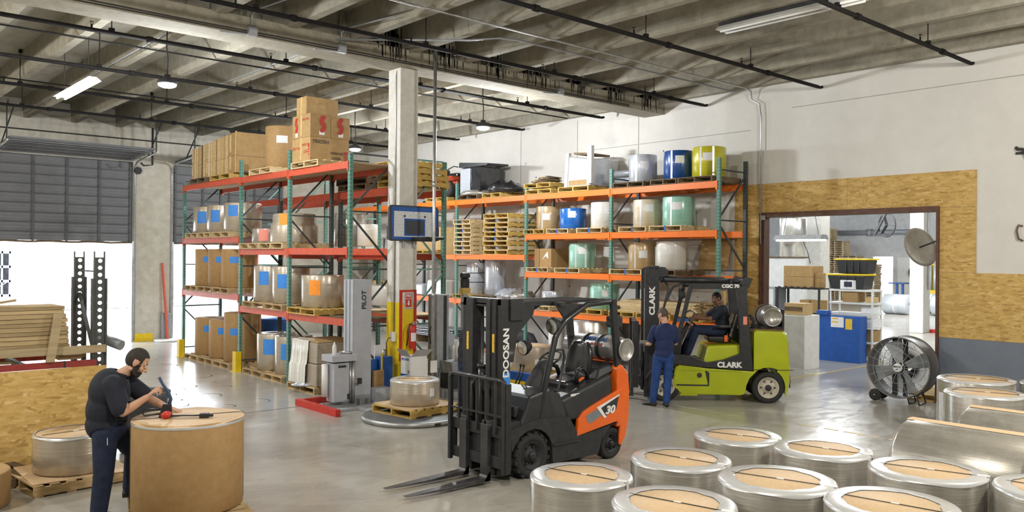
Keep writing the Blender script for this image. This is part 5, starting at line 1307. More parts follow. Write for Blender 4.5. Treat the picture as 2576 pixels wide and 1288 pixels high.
# mast
for sd in (1,-1):
    for k, (y0, zt, xf) in enumerate(((.125,2.15,.46),(.21,2.14,.44),(.295,2.16,.42))):
        ya, yb = (y0, y0+.075) if sd > 0 else (-y0-.075, -y0)
        ob('mast_rail', G().box(.28,xf,ya,yb,.06,zt), BLACK if k == 2 else BLACKM, t, bev=.004)
    ob('rail_sticker', G().box(.44,.443,sd*.245-.02,sd*.245+.02,1.52,1.74), STICKY, t)
ob('mast_head', G().box(.30,.42,-.36,.36,2.08,2.16).box(.10,.30,.30,.40,1.90,2.16), BLACK, t, bev=.006)
ob('mast_bracket', G().prism([(.36,1.90),(.36,2.12),(-.12,2.07),(-.10,1.96),(.16,1.72),(.22,1.40),(.36,1.40)][::-1], ((0,.36,0),(1,0,0),(0,0,1)), .03), BLACK, t)
ob('cross_member', G().box(.30,.36,-.30,.30,1.75,1.80).box(.30,.38,-.32,.32,.62,.72).box(.30,.38,-.32,.32,.22,.34), BLACKM, t)
text('lettering', 'DOOSAN', .125, (.345,.3735,1.52), (0,0,1), (1,0,0), PAPER, t, .001, .004, 1.1)
ob('decal', G().box(.28,.38,.371,.3735,1.08,1.28), STICKB, t)
ob('lift_cylinder', G().cyl((.36,.06,.2),(.36,.06,1.75),.025,n=10).cyl((.36,-.06,.2),(.36,-.06,1.9),.022,n=10), BLACK, t)
ob('lift_cylinder', G().cyl((.40,.0,.3),(.40,.0,1.32),.055,n=14).cyl((.40,0,1.32),(.40,0,1.36),.07,n=14), BLACK, t)
ob('tilt_cylinder', G().cyl((.26,.40,.56),(-.15,.34,.52),.045,n=12).box(.18,.34,.37,.44,.42,.70), BLACKM, t)
ob('hose', G().tube([(.40,.05,1.3),(.46,.06,1.2),(.46,.05,.9),(.42,.05,.6)], .02, 6).tube([(.40,-.12,1.25),(.46,-.12,1.1),(.44,-.12,.7)], .02, 6), BLACK, t)
# carriage, load backrest, forks
cyb = .125
ob('carriage_bar', G().box(.50,.56,cyb-.50,cyb+.50,.55,.68), BLACKM, t, bev=.006); ob('carriage_bar', G().box(.50,.56,cyb-.50,cyb+.50,.20,.33), BLACKM, t, bev=.006)
ob('carriage_plate', G().box(.48,.52,-.25,.45,.22,.62).box(.50,.55,-.42,-.36,.2,.66).box(.50,.55,.60,.655,.2,.66), BLACKM, t)
ob('rest_post', G().box(.565,.615,cyb+.485,cyb+.535,.17,1.20), BLACK, t, bev=.006); ob('rest_post', G().box(.565,.615,cyb-.535,cyb-.485,.17,1.20), BLACK, t, bev=.006)
ob('rest_plate', G().box(.52,.60,cyb+.535,cyb+.543,.17,1.20), BLACK, t)
ob('rest_bar', G().tube([(.59,cyb-.51,1.17),(.59,cyb-.50,1.215),(.59,cyb-.46,1.235),(.59,cyb+.46,1.235),(.59,cyb+.50,1.215),(.59,cyb+.51,1.17)], .026, 8), BLACK, t)
ob('rest_bar', G().bar((.59,cyb-.51,.82),(.59,cyb+.51,.82),.03,.022), BLACK, t)
for k in range(5):
    y = cyb-.34+.17*k; ob('rest_slat', G().box(.575,.60,y-.014,y+.014,.60,1.23), BLACK, t)
for y in (-.11, .295):
    gg = G().box(.56,.615,y-.065,y+.065,.06,.70).box(.50,.60,y-.06,y+.06,.66,.74)
    gg.hexa([(.56,y-.065,.035),(1.15,y-.065,.035),(1.15,y+.065,.035),(.56,y+.065,.035),(.56,y-.065,.085),(1.15,y-.065,.065),(1.15,y+.065,.065),(.56,y+.065,.085)])
    gg.hexa([(1.15,y-.065,.035),(1.72,y-.035,.045),(1.72,y+.035,.045),(1.15,y+.065,.035),(1.15,y-.065,.065),(1.72,y-.035,.052),(1.72,y+.035,.052),(1.15,y+.065,.065)])
    gg.hexa([(.56,y-.065,.035),(.66,y-.065,.035),(.66,y+.065,.035),(.56,y+.065,.035),(.56,y-.065,.16),(.62,y-.065,.10),(.62,y+.065,.10),(.56,y+.065,.16)])
    ob('fork', gg, pm('fork_steel', (.10,.10,.105), (.06,.06,.065), 5, .35, .5) if 'fork_steel' not in MATS else MATS['fork_steel'], t, bev=.006)
ob('head_lamp', G().box(.10,.18,.10,.34,.72,.86), BLACKM, t, bev=.02)

# ================================================================== GREEN FORKLIFT (origin under the rear axle, x forward, left side faces the camera)
gp = Vector((13.75,8.42,0))-Vector((-.72,-.694,0))*.58
t = thing('forklift', 'lime green and black forklift with a driver at the wheel', 'forklift', gp, math.radians(133.95))
Y0 = .58
RIMW = pm('rim_cream', (.62,.58,.48), (.50,.46,.37), 6, .5)
for sd in (1,-1):
    wheel(t, 0, sd*(Y0-.12), .285, .22, sd, RIMW, BLACKM, rimr=.66)
    wheel(t, 1.90, sd*(Y0-.12), .29, .24, sd, RIMW, BLACKM, rimr=.66)
body = [(1.58,.14),(1.72,.27),(1.74,.44),(1.70,.62),(1.62,.70),(1.15,.63),(.52,.60),(.22,.58),(.34,.46),(.40,.32),(.42,.18),(.46,.15),(.52,.14)]
for sd in (1,-1):
    ob('body_panel', XZ(G(), body[::-1], sd*(Y0-.05), .10), LIME, t, bev=.015)
ob('chassis', G().box(.42,1.65,-.5,.5,.16,.62), LIME, t, bev=.01)
ob('fender', G().tube(arc((1.90,Y0-.13,.29),.34,.2,PI-.05,12), .05, 8), BLACK, t)
ob('panel_step', XZ(G(), [(1.68,.30),(1.10,.30),(1.08,.31),(1.08,.55),(1.16,.60),(1.10,.325),(1.68,.325)], Y0+.004, .01), BLACKM, t)
ob('fuel_cap', G().cyl((1.26,Y0,.50),(1.26,Y0+.015,.50),.045,n=16), BLACKM, t)
ob('body_rib', G().box(.5,1.62,Y0-.005,Y0+.012,.585,.60), LIME, t); ob('sill', G().hexa([(1.30,Y0-.1,.12),(1.62,Y0-.1,.12),(1.62,Y0+.02,.12),(1.30,Y0+.02,.12),(1.30,Y0-.1,.15),(1.62,Y0-.1,.15),(1.62,Y0+.02,.15),(1.30,Y0+.02,.15)]), LIME, t)
band = [(1.78,.70),(1.76,.88),(1.42,.86),(1.12,.74),(.84,.79),(.50,.92),(.42,.62),(.52,.615),(1.10,.65)]
ob('black_band', XZ(G(), band, Y0-.02, .10), BLACK, t, bev=.01)
text('lettering', 'CLARK', .135, (.72,Y0+.033,.70), (-1,0,0), (0,0,1), PAPER, t, .001, .007, 1.05)
ob('hood', G().hexa([(.48,-.5,.66),(1.20,-.5,.66),(1.20,Y0-.06,.66),(.48,Y0-.06,.66),(.46,-.5,1.07),(1.10,-.5,1.04),(1.10,Y0-.10,1.04),(.46,Y0-.10,1.07)]), LIME, t, bev=.04, seg=3)
ob('floor_plate', G().box(1.15,1.75,-.52,Y0-.06,.70,.74), BLACKM, t)
cwp = [(.27,.60),(.27,1.33),(.22,1.36),(-.30,1.34),(-.37,1.30),(-.41,1.15),(-.44,.62),(-.43,.36),(-.38,.13),(-.36,.13)]+arch(0,.29,.37,PI+.15,.75,14)
gg = G(); K = 9
for i in range(K):
    s_ = -1+2*i/(K-1); y = s_*(Y0-.005); q = (abs(s_)**5)*.07
    for x, z in cwp: gg.v.append((x+(q if x < -.2 else 0), y, z-(q*.4 if z > 1.2 else 0)))
n = len(cwp)
for i in range(K-1):
    for j in range(n):
        j2 = (j+1) % n; gg.f.append((i*n+j, (i+1)*n+j, (i+1)*n+j2, i*n+j2)); gg.s.append(False)
gg.f += [tuple(range(n)), tuple((K-1)*n+j for j in range(n))[::-1]]; gg.s += [False]*2
ob('counterweight', gg, LIME, t, bev=.02)
ob('seam', G().box(-.44,.27,Y0-.004,Y0+.004,.615,.625), GRIME, t)
ob('hitch', G().box(-.52,-.42,-.06,.06,.32,.36).box(-.52,-.48,-.05,.05,.22,.46), BLACKM, t)
for sd in (1,-1):
    y = sd*(Y0-.06)
    ob('guard_pillar', G().hexa([(.28,y-.06,.60),(.50,y-.06,.60),(.50,y+.06,.60),(.28,y+.06,.60),(.42,y-.05,2.20),(.58,y-.05,2.12),(.58,y+.05,2.12),(.42,y+.05,2.20)]), BLACK, t, bev=.015)
    ob('guard_pillar', G().hexa([(1.66,y-.03,.98),(1.74,y-.03,.98),(1.74,y+.03,.98),(1.66,y+.03,.98),(1.37,y-.03,2.20),(1.45,y-.03,2.20),(1.45,y+.03,2.20),(1.37,y+.03,2.20)]), BLACK, t, bev=.01)
    ob('roof_rail', G().box(.48,1.43,y-.03,y+.03,2.10,2.21), BLACK, t, bev=.01)
    ob('cheek', G().prism([(.36,2.13),(.30,2.30),(.42,2.33),(.62,2.14)], ((0,y+.03,0),(1,0,0),(0,0,1)), .05), BLACK, t)
for k in range(5): ob('roof_bar', G().box(.5,1.42,-.4+.2*k-.015,-.4+.2*k+.015,2.14,2.18), BLACK, t)
text('lettering', 'CGC 70', .085, (.70,Y0-.028,2.155), (-1,0,0), (0,0,1), PAPER, t, .001, .005, 1.1)
ob('decal', G().box(.40,.47,Y0+.002,Y0+.006,1.45,1.60), STICKP, t)
ob('grab_bar', G().tube([(1.60,Y0-.03,1.30),(1.45,Y0-.03,1.36),(1.36,Y0-.02,1.66),(1.44,Y0-.02,1.70),(1.52,Y0-.02,1.66)], .014, 8), BLACK, t)
wl = ob('work_lamp', G().lathe((1.60,Y0-.10,1.98), [(0,-.08),(.05,-.08),(.085,0),(.085,.04),(0,.05)], 18, (1,0,0)), BLACKM, t)
ob('lamp_cage', G().tube([(1.62,Y0-.22,1.86),(1.62,Y0+.02,1.86),(1.62,Y0+.02,2.10),(1.62,Y0-.22,2.10),(1.62,Y0-.22,1.86)], .01, 6), BLACKM, wl)
# mast
for sd in (1,-1):
    for k, (y0, xa, xb) in enumerate(((.20,2.02,2.20),(.30,2.02,2.24),(.40,2.00,2.27))):
        ya, yb = (y0, y0+.09) if sd > 0 else (-y0-.09, -y0)
        ob('mast_rail', G().box(xa,xb,ya,yb,.06,2.50-.02*k), BLACK if k == 2 else BLACKM, t, bev=.004)
    ob('sheave', G().cyl((2.13,sd*.40,2.28),(2.13,sd*.515,2.28),.11,n=20).cyl((2.13,sd*.515,2.28),(2.13,sd*.52,2.28),.035,n=12), BLACKM, t)
ob('mast_head', G().prism([(2.02,2.50),(1.90,2.50),(1.84,2.44),(1.84,2.34),(1.98,2.30),(2.02,2.20)], ((0,.48,0),(1,0,0),(0,0,1)), .96), BLACK, t)
ob('cross_member', G().box(2.0,2.1,-.40,.40,2.44,2.52).box(2.0,2.1,-.40,.40,1.2,1.32).box(2.0,2.1,-.4,.4,.3,.45), BLACK, t)
text('lettering', 'CLARK', .14, (2.13,.4935,1.86), (0,0,1), (1,0,0), PAPER, t, .001, .006, 1.2)
ob('notch_scale', G().box(2.272,2.276,.40,.43,.9,2.1), STICK, t)
for sd in (1,-1): ob('tilt_cylinder', G().cyl((1.95,sd*.44,2.27),(.70,sd*.44,2.25),.055,n=14).cyl((.70,sd*.44,2.25),(.45,sd*.44,2.24),.038,n=12).cyl((1.95,sd*.44,2.27),(1.98,sd*.44,2.27),.07,n=12).box(.66,.70,sd*.44-.06,sd*.44+.06,2.2,2.3), BLACK, t)
ob('hose', G().tube([(1.90,.42,2.25),(1.82,.45,2.1),(1.92,.45,1.7),(1.96,.42,1.2)], .022, 8).tube([(1.5,.45,2.24),(1.75,.46,2.12),(1.90,.45,1.8),(1.98,.44,1.3)], .02, 8), BLACK, t)
ob('carriage', G().box(2.30,2.36,-.50,.50,.26,.42).box(2.30,2.36,-.50,.50,.62,.76).box(2.27,2.32,-.3,.3,.2,1.0), BLACKM, t, bev=.006)
ob('rest_post', G().box(2.38,2.50,.48,.54,.24,1.48), BLACK, t, bev=.006); ob('rest_post', G().box(2.38,2.50,-.54,-.48,.24,1.48), BLACK, t, bev=.006)
ob('rest_bar', G().box(2.40,2.46,-.48,.48,1.42,1.48), BLACK, t)
for k in range(4): ob('rest_slat', G().box(2.42,2.45,-.31+.2*k,-.28+.2*k,.7,1.44), BLACK, t)
for y in (-.3,.3): ob('fork', G().box(2.46,2.52,y-.07,y+.07,.06,.76).hexa([(2.46,y-.07,.05),(3.45,y-.04,.05),(3.45,y+.04,.05),(2.46,y+.07,.05),(2.46,y-.07,.10),(3.45,y-.04,.065),(3.45,y+.04,.065),(2.46,y+.07,.10)]), MATS['fork_steel'], t, bev=.004)
# seat, controls, gas tank
ob('seat', G().box(.62,1.06,-.26,.26,1.08,1.20), VINYL, t, bev=.04, seg=3); ob('seat_back', G().hexa([(.56,-.24,1.14),(.68,-.24,1.14),(.68,.24,1.14),(.56,.24,1.14),(.46,-.2,1.66),(.54,-.2,1.66),(.54,.2,1.66),(.46,.2,1.66)]), VINYL, t, bev=.04, seg=3)
ob('arm_rest', G().box(.62,.92,.27,.33,1.36,1.42), VINYL, t, bev=.02); ob('buckle', G().box(.70,.76,.27,.29,1.10,1.22), FORANGE, t)
ob('steering_column', G().tube([(1.66,0,.74),(1.56,0,1.10),(1.40,0,1.42)], [.07,.06,.04], 10), BLACKM, t)
whl = [(1.36+.15*math.cos(a)*.75, .17*math.sin(a), 1.46+.15*math.cos(a)*.6) for a in [2*PI*k/24 for k in range(25)]]
ob('steering_wheel', G().tube(whl, .014, 8).bar((1.36,0,1.44),(1.36,.16,1.46),.02,.012).bar((1.36,0,1.44),(1.36,-.16,1.46),.02,.012), BLACK, t)
ob('blue_box', G().box(1.42,1.62,.08,.20,1.46,1.52), BLUET, t)
ob('dash', G().hexa([(1.60,-.4,.74),(1.76,-.4,.74),(1.76,.4,.74),(1.60,.4,.74),(1.54,-.4,1.22),(1.66,-.4,1.22),(1.66,.4,1.22),(1.54,.4,1.22)]), BLACKM, t, bev=.02)
tk = ob('gas_tank', G().lathe((-.10,-.45,1.58), [(0,.0),(.12,.0),(.20,.06),(.21,.14),(.21,.72),(.20,.78),(.165,.80),(.165,.86),(.175,.87),(.155,.87),(.15,.85),(.11,.845),(.10,.83),(0,.83)], 36, (0,1,0)), TANK, t)
ob('tank_strap', G().lathe((-.10,-.1,1.58), [(.212,0),(.222,.005),(.222,.06),(.212,.065)], 32, (0,1,0)), BLACKM, tk)
ob('tank_cradle', G().box(-.28,.10,-.40,.34,1.34,1.40).box(-.34,-.30,-.3,.3,1.34,1.72), BLACKM, t)
ob('deck_cover', G().box(-.30,.40,-.42,.44,1.30,1.365), BROWNST, t)
ob('filter_post', G().tube([(.26,.3,1.36),(.22,.3,1.5),(.30,.3,1.62)], .03, 8), BLACKM, t)

# ================================================================== DRUM FAN
fa = thing('drum_fan', 'large grey drum fan on small wheels in front of the opening', 'fan', (15.70,6.92,0), math.atan2(.06,.997))
R_ = .56; L_ = .50; zc = .66
ob('drum', G().lathe((0,0,zc), [(R_-.004,0),(R_+.012,-.008),(R_+.014,.006),(R_,.01),(R_,L_-.01),(R_+.012,L_),(R_-.01,L_),(R_-.012,.01),(R_-.004,0)], 64, (1,0,0)), pm('fan_grey', (.17,.17,.17), (.12,.12,.12), 6, .5), fa)
for x_, mm in ((L_-.015,pm('fan_wire', (.26,.26,.26), (.18,.18,.18), 8, .5, .3)),(.012,STEEL)):
    gg = G()
    nn = 130 if x_ > .1 else 20
    for k in range(nn):
        a = 2*PI*k/nn; gg.bar((x_,.10*math.cos(a),zc+.10*math.sin(a)),(x_,(R_-.01)*math.cos(a),zc+(R_-.01)*math.sin(a)),.009 if nn > 50 else .006,.004,(1,0,0))
    for q in ((.12,.22,.34,.46) if x_ > .1 else (.12,.3,.46)): gg.tube([(x_+.004,q*math.cos(2*PI*j/32),zc+q*math.sin(2*PI*j/32)) for j in range(33)], .004, 5)
    ob('grille', gg, mm, fa)['kind'] = 'stuff'
for k in range(4):
    a = PI/4+k*PI/2+.35; c, s_ = math.cos(a), math.sin(a); e = Vector((0,-s_,c)); q = Vector((0,c,s_)); O = Vector((.22,0,zc))
    P_ = [O+q*.08-e*.06+Vector((-.03,0,0)), O+q*.08+e*.06+Vector((.03,0,0)), O+q*.50+e*.20+Vector((.06,0,0)), O+q*.50-e*.10+Vector((-.06,0,0))]
    ob('blade', G().hexa([p for p in P_]+[p+Vector((.006,0,0)) for p in P_]), STEEL, fa)
ob('motor_bar', G().box(.24,.31,-.07,-.01,zc-.55,zc+.55).box(.27,.31,.10,.20,zc-.55,zc+.55).cyl((.24,-.05,zc-.16),(.37,-.05,zc-.16),.09,n=16), BLACKM, fa)
ob('hub', G().lathe((0,0,zc), [(0,-.03),(.075,-.028),(.085,-.01),(.085,.0),(.02,.02),(.02,.3),(0,.3)], 24, (1,0,0)), WHITE, fa)
text('lettering', 'MAXX', .048, (-.031,0,zc+.02), (0,-1,0), (0,0,1), INK, fa, .001, .002); ob('logo', G().prism([(-.04,-.03),(.03,-.005),(.0,-.035)], ((-.032,0,zc),(0,-1,0),(0,0,1)), .001), BLUEP, fa)
for y in (.40,): 
    for x_ in (.02,.36): ob('wheel', G().lathe((x_-.03,y+.02,.112), [(0,0),(.03,0),(.085,.005),(.112,.015),(.112,.05),(.085,.06),(.03,.065),(0,.065)], 24, (1,0,0)), RUBBER, fa)
ob('axle', G().cyl((-.035,.42,.112),(.40,.42,.112),.014,n=8), CHROME, fa)
ob('leg', G().tube([(.02,-.16,.16),(.02,-.20,.012),(.36,-.20,.012),(.36,-.16,.16)], .014, 8), BLACK, fa); ob('leg', G().tube([(.02,-.32,.20),(.02,-.38,.012),(.36,-.38,.012),(.36,-.32,.20)], .014, 8), BLACK, fa)
pallet(16.9,6.75,0,'small wooden skid on the floor behind the drum fan',0,'yellow',.5)
# ================================================================== PEOPLE
import numpy as np
class Figure:
    """limbs as tapering shapes, fused by a voxel remesh into one continuous body; clothes are shells grown from it"""
    def __init__(s): s.g = G(); s.seg = []
    def cap(s, cls, a, b, r0, r1):
        s.g.capsule(a, b, r0, r1, 14); s.seg.append((cls, 'c', np.array(a, float), np.array(b, float), r0, r1)); return s
    def ell(s, cls, c, r, rot=None):
        rot = rot or Matrix.Identity(3); s.g.ball(c, r, 20, 14, rot)
        s.seg.append((cls, 'e', np.array(c, float), np.array(r, float), np.array(rot), 0)); return s
    def hand(s, w, d, n, curl, thumb, L=.18, cls='skin'):
        """palm from wrist w along d, n = back of the hand; curl = bend of the finger joints; thumb = side vector"""
        w, d, n, th = Vector(w), Vector(d).normalized(), Vector(n).normalized(), Vector(thumb).normalized()
        palm = L*.52
        for k in range(4):
            off = th*((1.5-k)*.021)
            s.cap(cls, w+off*.55, w+d*palm*.95+off, .017, .0115)
        for k, (ln, sp) in enumerate(((.46,.10),(.52,.02),(.48,-.06),(.38,-.16))):
            p = w+d*palm+th*((1.5-k)*.021); dd = (d+th*sp).normalized(); rr = .0098
            for j, f in enumerate((.45,.32,.23)):
                c_ = math.cos(curl*(j+.6)); s_ = math.sin(curl*(j+.6))
                q = p+(dd*c_-n*s_)*(L*ln*f*1.05); s.cap(cls, p, q, rr, rr*.92); p = q; rr *= .92
        p = w+d*.03+th*.022; q = p+(d*.55+th*.75-n*.25).normalized()*.042; s.cap(cls, p, q, .015, .012)
        q2 = q+(d*.9+th*.15-n*(.25+curl*.5)).normalized()*.032; s.cap(cls, q, q2, .0115, .010); s.cap(cls, q2, q2+(d*.9-th*.2-n*(.3+curl*.5)).normalized()*.024, .010, .0085)
    def head(s, c, f, up, size=1.0, cls='head'):
        f = Vector(f).normalized(); up = Vector(up); up = (up-f*up.dot(f)).normalized(); r = f.cross(up)
        s.hc, s.hf, s.hu, s.hr, s.hs = Vector(c), f, up, r, size
        M_ = Matrix((f, r, up)).transposed(); P = lambda a, b, e: Vector(c)+(f*a+r*b+up*e)*size
        s.ell(cls, P(-.012,0,.025), (.096*size,.076*size,.100*size), M_)
        s.ell(cls, P(.022,0,-.045), (.066*size,.058*size,.078*size), M_)
        s.cap(cls, P(.052,0,-.098), P(.066,0,-.094), .024*size, .020*size)          # chin
        for b in (-1,1):
            s.cap(cls, P(-.01,b*.052,-.07), P(.045,b*.030,-.098), .018*size, .018*size)   # jaw
            s.cap(cls, P(.074,b*.02,.022), P(.066,b*.048,.020), .012*size, .012*size)     # brow
            s.ell(cls, P(.052,b*.045,-.028), (.026*size,.022*size,.022*size), M_)          # cheek
            s.ell(cls, P(-.012,b*.079,-.010), (.020*size,.009*size,.032*size), M_)         # ear
        s.cap(cls, P(.084,0,.008), P(.108,0,-.030), .009*size, .0135*size)           # nose
        for b in (-1,1): s.ell(cls, P(.094,b*.012,-.033), (.010*size,.008*size,.008*size), M_)
        s.cap(cls, P(.084,-.016,-.060), P(.084,.016,-.060), .009*size, .009*size); s.cap(cls, P(.082,-.014,-.073), P(.082,.014,-.073), .009*size, .009*size)
        s.P = P
    def build(s, root, voxel, mats, shells, hair, beard=None, eyes=True):
        me = mesh_of('body_raw', s.g); o = bpy.data.objects.new('raw', me); COL.objects.link(o)
        m = o.modifiers.new('fuse','REMESH'); m.mode = 'VOXEL'; m.voxel_size = voxel; m.use_smooth_shade = True
        k = o.modifiers.new('soft','SMOOTH'); k.factor = .5; k.iterations = 3
        dg = bpy.context.evaluated_depsgraph_get(); body = bpy.data.meshes.new_from_object(o.evaluated_get(dg))
        bpy.data.objects.remove(o); body.name = 'body'; body.materials.clear()
        n = len(body.vertices); V = np.empty(n*3); body.vertices.foreach_get('co', V); V = V.reshape(-1,3)
        N = np.empty(n*3); body.vertices.foreach_get('normal', N); N = N.reshape(-1,3)
        best = np.full(n, 1e9); cls = np.zeros(n, int); names = []
        for c, kind, a, b, r0, r1 in s.seg:
            if c not in names: names.append(c)
            if kind == 'c':
                ab = b-a; L2 = max(ab@ab, 1e-9); t = np.clip((V-a)@ab/L2, 0, 1)
                d = np.linalg.norm(V-a-t[:,None]*ab, axis=1)-(r0+(r1-r0)*t)
            else:
                q = (V-a)@r0 / b; d = (np.linalg.norm(q, axis=1)-1)*b.min()
            w = d < best; best[w] = d[w]; cls[w] = names.index(c)
        F = [tuple(p.vertices) for p in body.polygons]
        body.materials.append(mats['skin']); body.polygons.foreach_set('use_smooth', [True]*len(F))
        ob('body', body, mats['skin'], root)
        def shell(nm, keep, off, m, thick=.004, soft=0):
            g = G(); mp = {}
            for f in F:
                if all(keep[i] for i in f):
                    for i in f:
                        if i not in mp: mp[i] = len(g.v); g.v.append(tuple(V[i]+N[i]*(off[i] if hasattr(off,'__len__') else off)))
                    g.f.append(tuple(mp[i] for i in f)); g.s.append(True)
            if g.f and soft:                      # ease the cloth so that it hangs over the shapes
                A = np.array(g.v); E = np.array([(f[i], f[(i+1) % len(f)]) for f in g.f for i in range(len(f))]); E = np.vstack([E, E[:,::-1]])
                deg = np.bincount(E[:,0], minlength=len(A))[:,None]
                for _ in range(soft):
                    sm = np.zeros_like(A)
                    for c3 in range(3): sm[:,c3] = np.bincount(E[:,0], weights=A[E[:,1],c3], minlength=len(A))
                    A = A*.4+.6*sm/np.maximum(deg,1)
                g.v = [tuple(v) for v in A]
            if g.f:
                q = ob(nm, g, m, root)
                so = q.modifiers.new('thickness','SOLIDIFY'); so.thickness = thick; so.offset = -1
        for nm, cl, off, m in shells:
            shell(nm, np.isin(cls, [names.index(c) for c in cl if c in names]), off, m, soft=int(.16/voxel) if nm == 'shirt' else int(.05/voxel))
        hd = cls == names.index('head')
        q = (V-np.array(s.hc)) @ np.array(Matrix((s.hf, s.hr, s.hu)).transposed()) / s.hs
        f_, r_, u_ = q[:,0], np.abs(q[:,1]), q[:,2]
        ear = (r_ > .072) & (np.abs(f_+.012) < .024) & (np.abs(u_+.01) < .034)
        hk = hd & ~ear & (((u_ > .062+.25*np.maximum(f_,0)-.0) & (f_ < .085)) | ((f_ < -.012) & (u_ > -.055)) | ((r_ > .055) & (f_ < .035) & (f_ > -.03) & (u_ > .0)))
        shell('hair', hk, hair[1], hair[0], .003)
        if beard:
            bk = hd & ~ear & (((u_ < -.052) & (f_ > .0)) | ((r_ > .045) & (f_ > -.005) & (f_ < .045) & (u_ < .0) & (u_ > -.11))) & ~((np.abs(u_+.066) < .012) & (r_ < .02))
            shell('beard', bk, .005, beard, .003)
            for b in (-1,1): ob('eyebrow', G().cap_(s.P(.083,b*.016,.030), s.P(.070,b*.052,.030), .005) if False else G().capsule(s.P(.083,b*.016,.031), s.P(.072,b*.050,.030), .005, .004, 8), beard, root)
        if eyes:
            for b in (-1,1):
                e = ob('eye', G().ball(s.P(.076,b*.031,.004), .0105*s.hs, 10, 8), PAPER, root)
                ob('iris', G().ball(s.P(.0845,b*.032,.001), .0045*s.hs, 8, 6), INK, e)

U = Vector((.751,-.661,0)); Wv = Vector((.661,.751,0)); Zv = Vector((0,0,1))
def uw(u, w, z): return U*u+Wv*w+Zv*z
def shoe(root, heel, d, L=.27, m=SHOE):
    d = Vector(d).normalized(); s_ = d.cross(Zv); h = Vector(heel); g = G()
    prof = [(-.06,.036,.075),(0,.042,.085),(.07,.043,.075),(.13,.048,.055),(.18,.046,.042),(.21,.03,.03)]
    n = 10
    for x, w_, t in prof:
        for j in range(n):
            a = 2*PI*j/n; g.v.append(tuple(h+d*x+s_*w_*math.cos(a)+Zv*max(0,(t*.5+t*.5*math.sin(a)))))
    for i in range(len(prof)-1):
        for j in range(n): g.f.append((i*n+j, i*n+(j+1) % n, (i+1)*n+(j+1) % n, (i+1)*n+j)); g.s.append(True)
    g.f += [tuple(range(n))[::-1], tuple((len(prof)-1)*n+j for j in range(n))]; g.s += [True,True]
    ob('shoe', g, m, root)

# --- man bent over the big kraft roll
pr = thing('person', 'bearded man in a dark shirt and jeans leaning over the big kraft roll', 'person', (2.474,9.074,0))
fg = Figure(); f = (U*.90+Wv*.42).normalized(); rt = f.cross(Zv)
pel, mid, che, neck = uw(.07,.02,.90), uw(.05,.02,1.07), uw(.065,.03,1.25), uw(.14,.05,1.41)
Rm = Matrix((f, rt, Zv)).transposed()
lean = Matrix.Rotation(.32,3,rt) 
fg.ell('pants', pel, (.155,.19,.16), Rm); fg.ell('shirt', mid, (.185,.205,.23), Rm); fg.ell('shirt', che, (.180,.215,.23), lean.inverted() @ Rm if False else Rm)
fg.ell('shirt', uw(.10,.04,1.33), (.12,.18,.13), Rm)
fg.ell('waist', uw(.04,.02,.93), (.180,.205,.16), Rm)
fg.cap('skin', neck, uw(.235,.085,1.475), .062, .055)
sr, sl = uw(.16,-.11,1.345), uw(.13,.20,1.355)
er, el = uw(.30,-.19,1.085), uw(.36,.26,1.15)
wr_, wl_ = uw(.50,-.095,1.225), uw(.56,.22,1.075)
fg.cap('shirt', uw(.10,.0,1.36), sr, .085, .078); fg.cap('shirt', uw(.10,.08,1.36), sl, .085, .075)
fg.cap('shirt', sr, sr.lerp(er,.86), .084, .078); fg.cap('skin', sr.lerp(er,.7), er, .050, .043)
fg.cap('shirt', sl, sl.lerp(el,.80), .078, .074); fg.cap('skin', sl.lerp(el,.7), el, .048, .042)
fg.cap('skin', er, er.lerp(wr_,.35), .044, .046); fg.cap('skin', er.lerp(wr_,.35), wr_, .046, .030)
fg.cap('skin', el, el.lerp(wl_,.35), .042, .044); fg.cap('skin', el.lerp(wl_,.35), wl_, .044, .029)
fg.hand(wr_, uw(.75,.25,.75), uw(-.5,-.2,.7), .95, uw(.2,.6,.5))
fg.hand(wl_, uw(.95,-.1,-.25), uw(.1,0,1), .12, uw(0,-1,0))
hr, hl = uw(.075,-.075,.86), uw(.08,.115,.86)
kr, ar = uw(.075,-.10,.46), uw(.03,-.10,.09)
kl, al = uw(.245,.20,.62), uw(.20,.22,.24)
fg.cap('pants', hr, kr, .115, .086); fg.cap('pants', kr, ar, .086, .072); fg.cap('pants', hl, kl, .112, .084); fg.cap('pants', kl, al, .082, .068)
fg.cap('skin', ar, uw(.03,-.10,.06), .045, .04); fg.cap('skin', al, uw(.20,.22,.19), .045, .04)
hd_f = (f*.80-Zv*.55).normalized(); fg.head(uw(.30,.12,1.545), hd_f, Zv*.8+f*.5, 1.16)
fg.cap('skin', uw(.235,.085,1.475), uw(.265,.10,1.51), .055, .055)
fg.build(pr, .0065, {'skin': SKIN}, [('shirt',('shirt','waist'),.020,SHIRTD),('trousers',('pants','waist'),.011,DENIM)], (pm('hair_brown', (.045,.037,.032), (.025,.02,.018), 80, .8),.005), HAIR)
shoe(pr, uw(.02,-.10,0), f); shoe(pr, uw(.18,.22,.13), f)
ob('collar', G().tube([neck+rt*.075*math.cos(a)+f*(.075*math.sin(a)+.01)+Zv*(.028-.03*math.sin(a)) for a in [2*PI*k/20 for k in range(21)]], .016, 8), SHIRTD, pr)
ob('key_tag', G().bar(uw(.14,-.17,.83), uw(.145,-.175,.76), .02, .006), PAPER, pr)

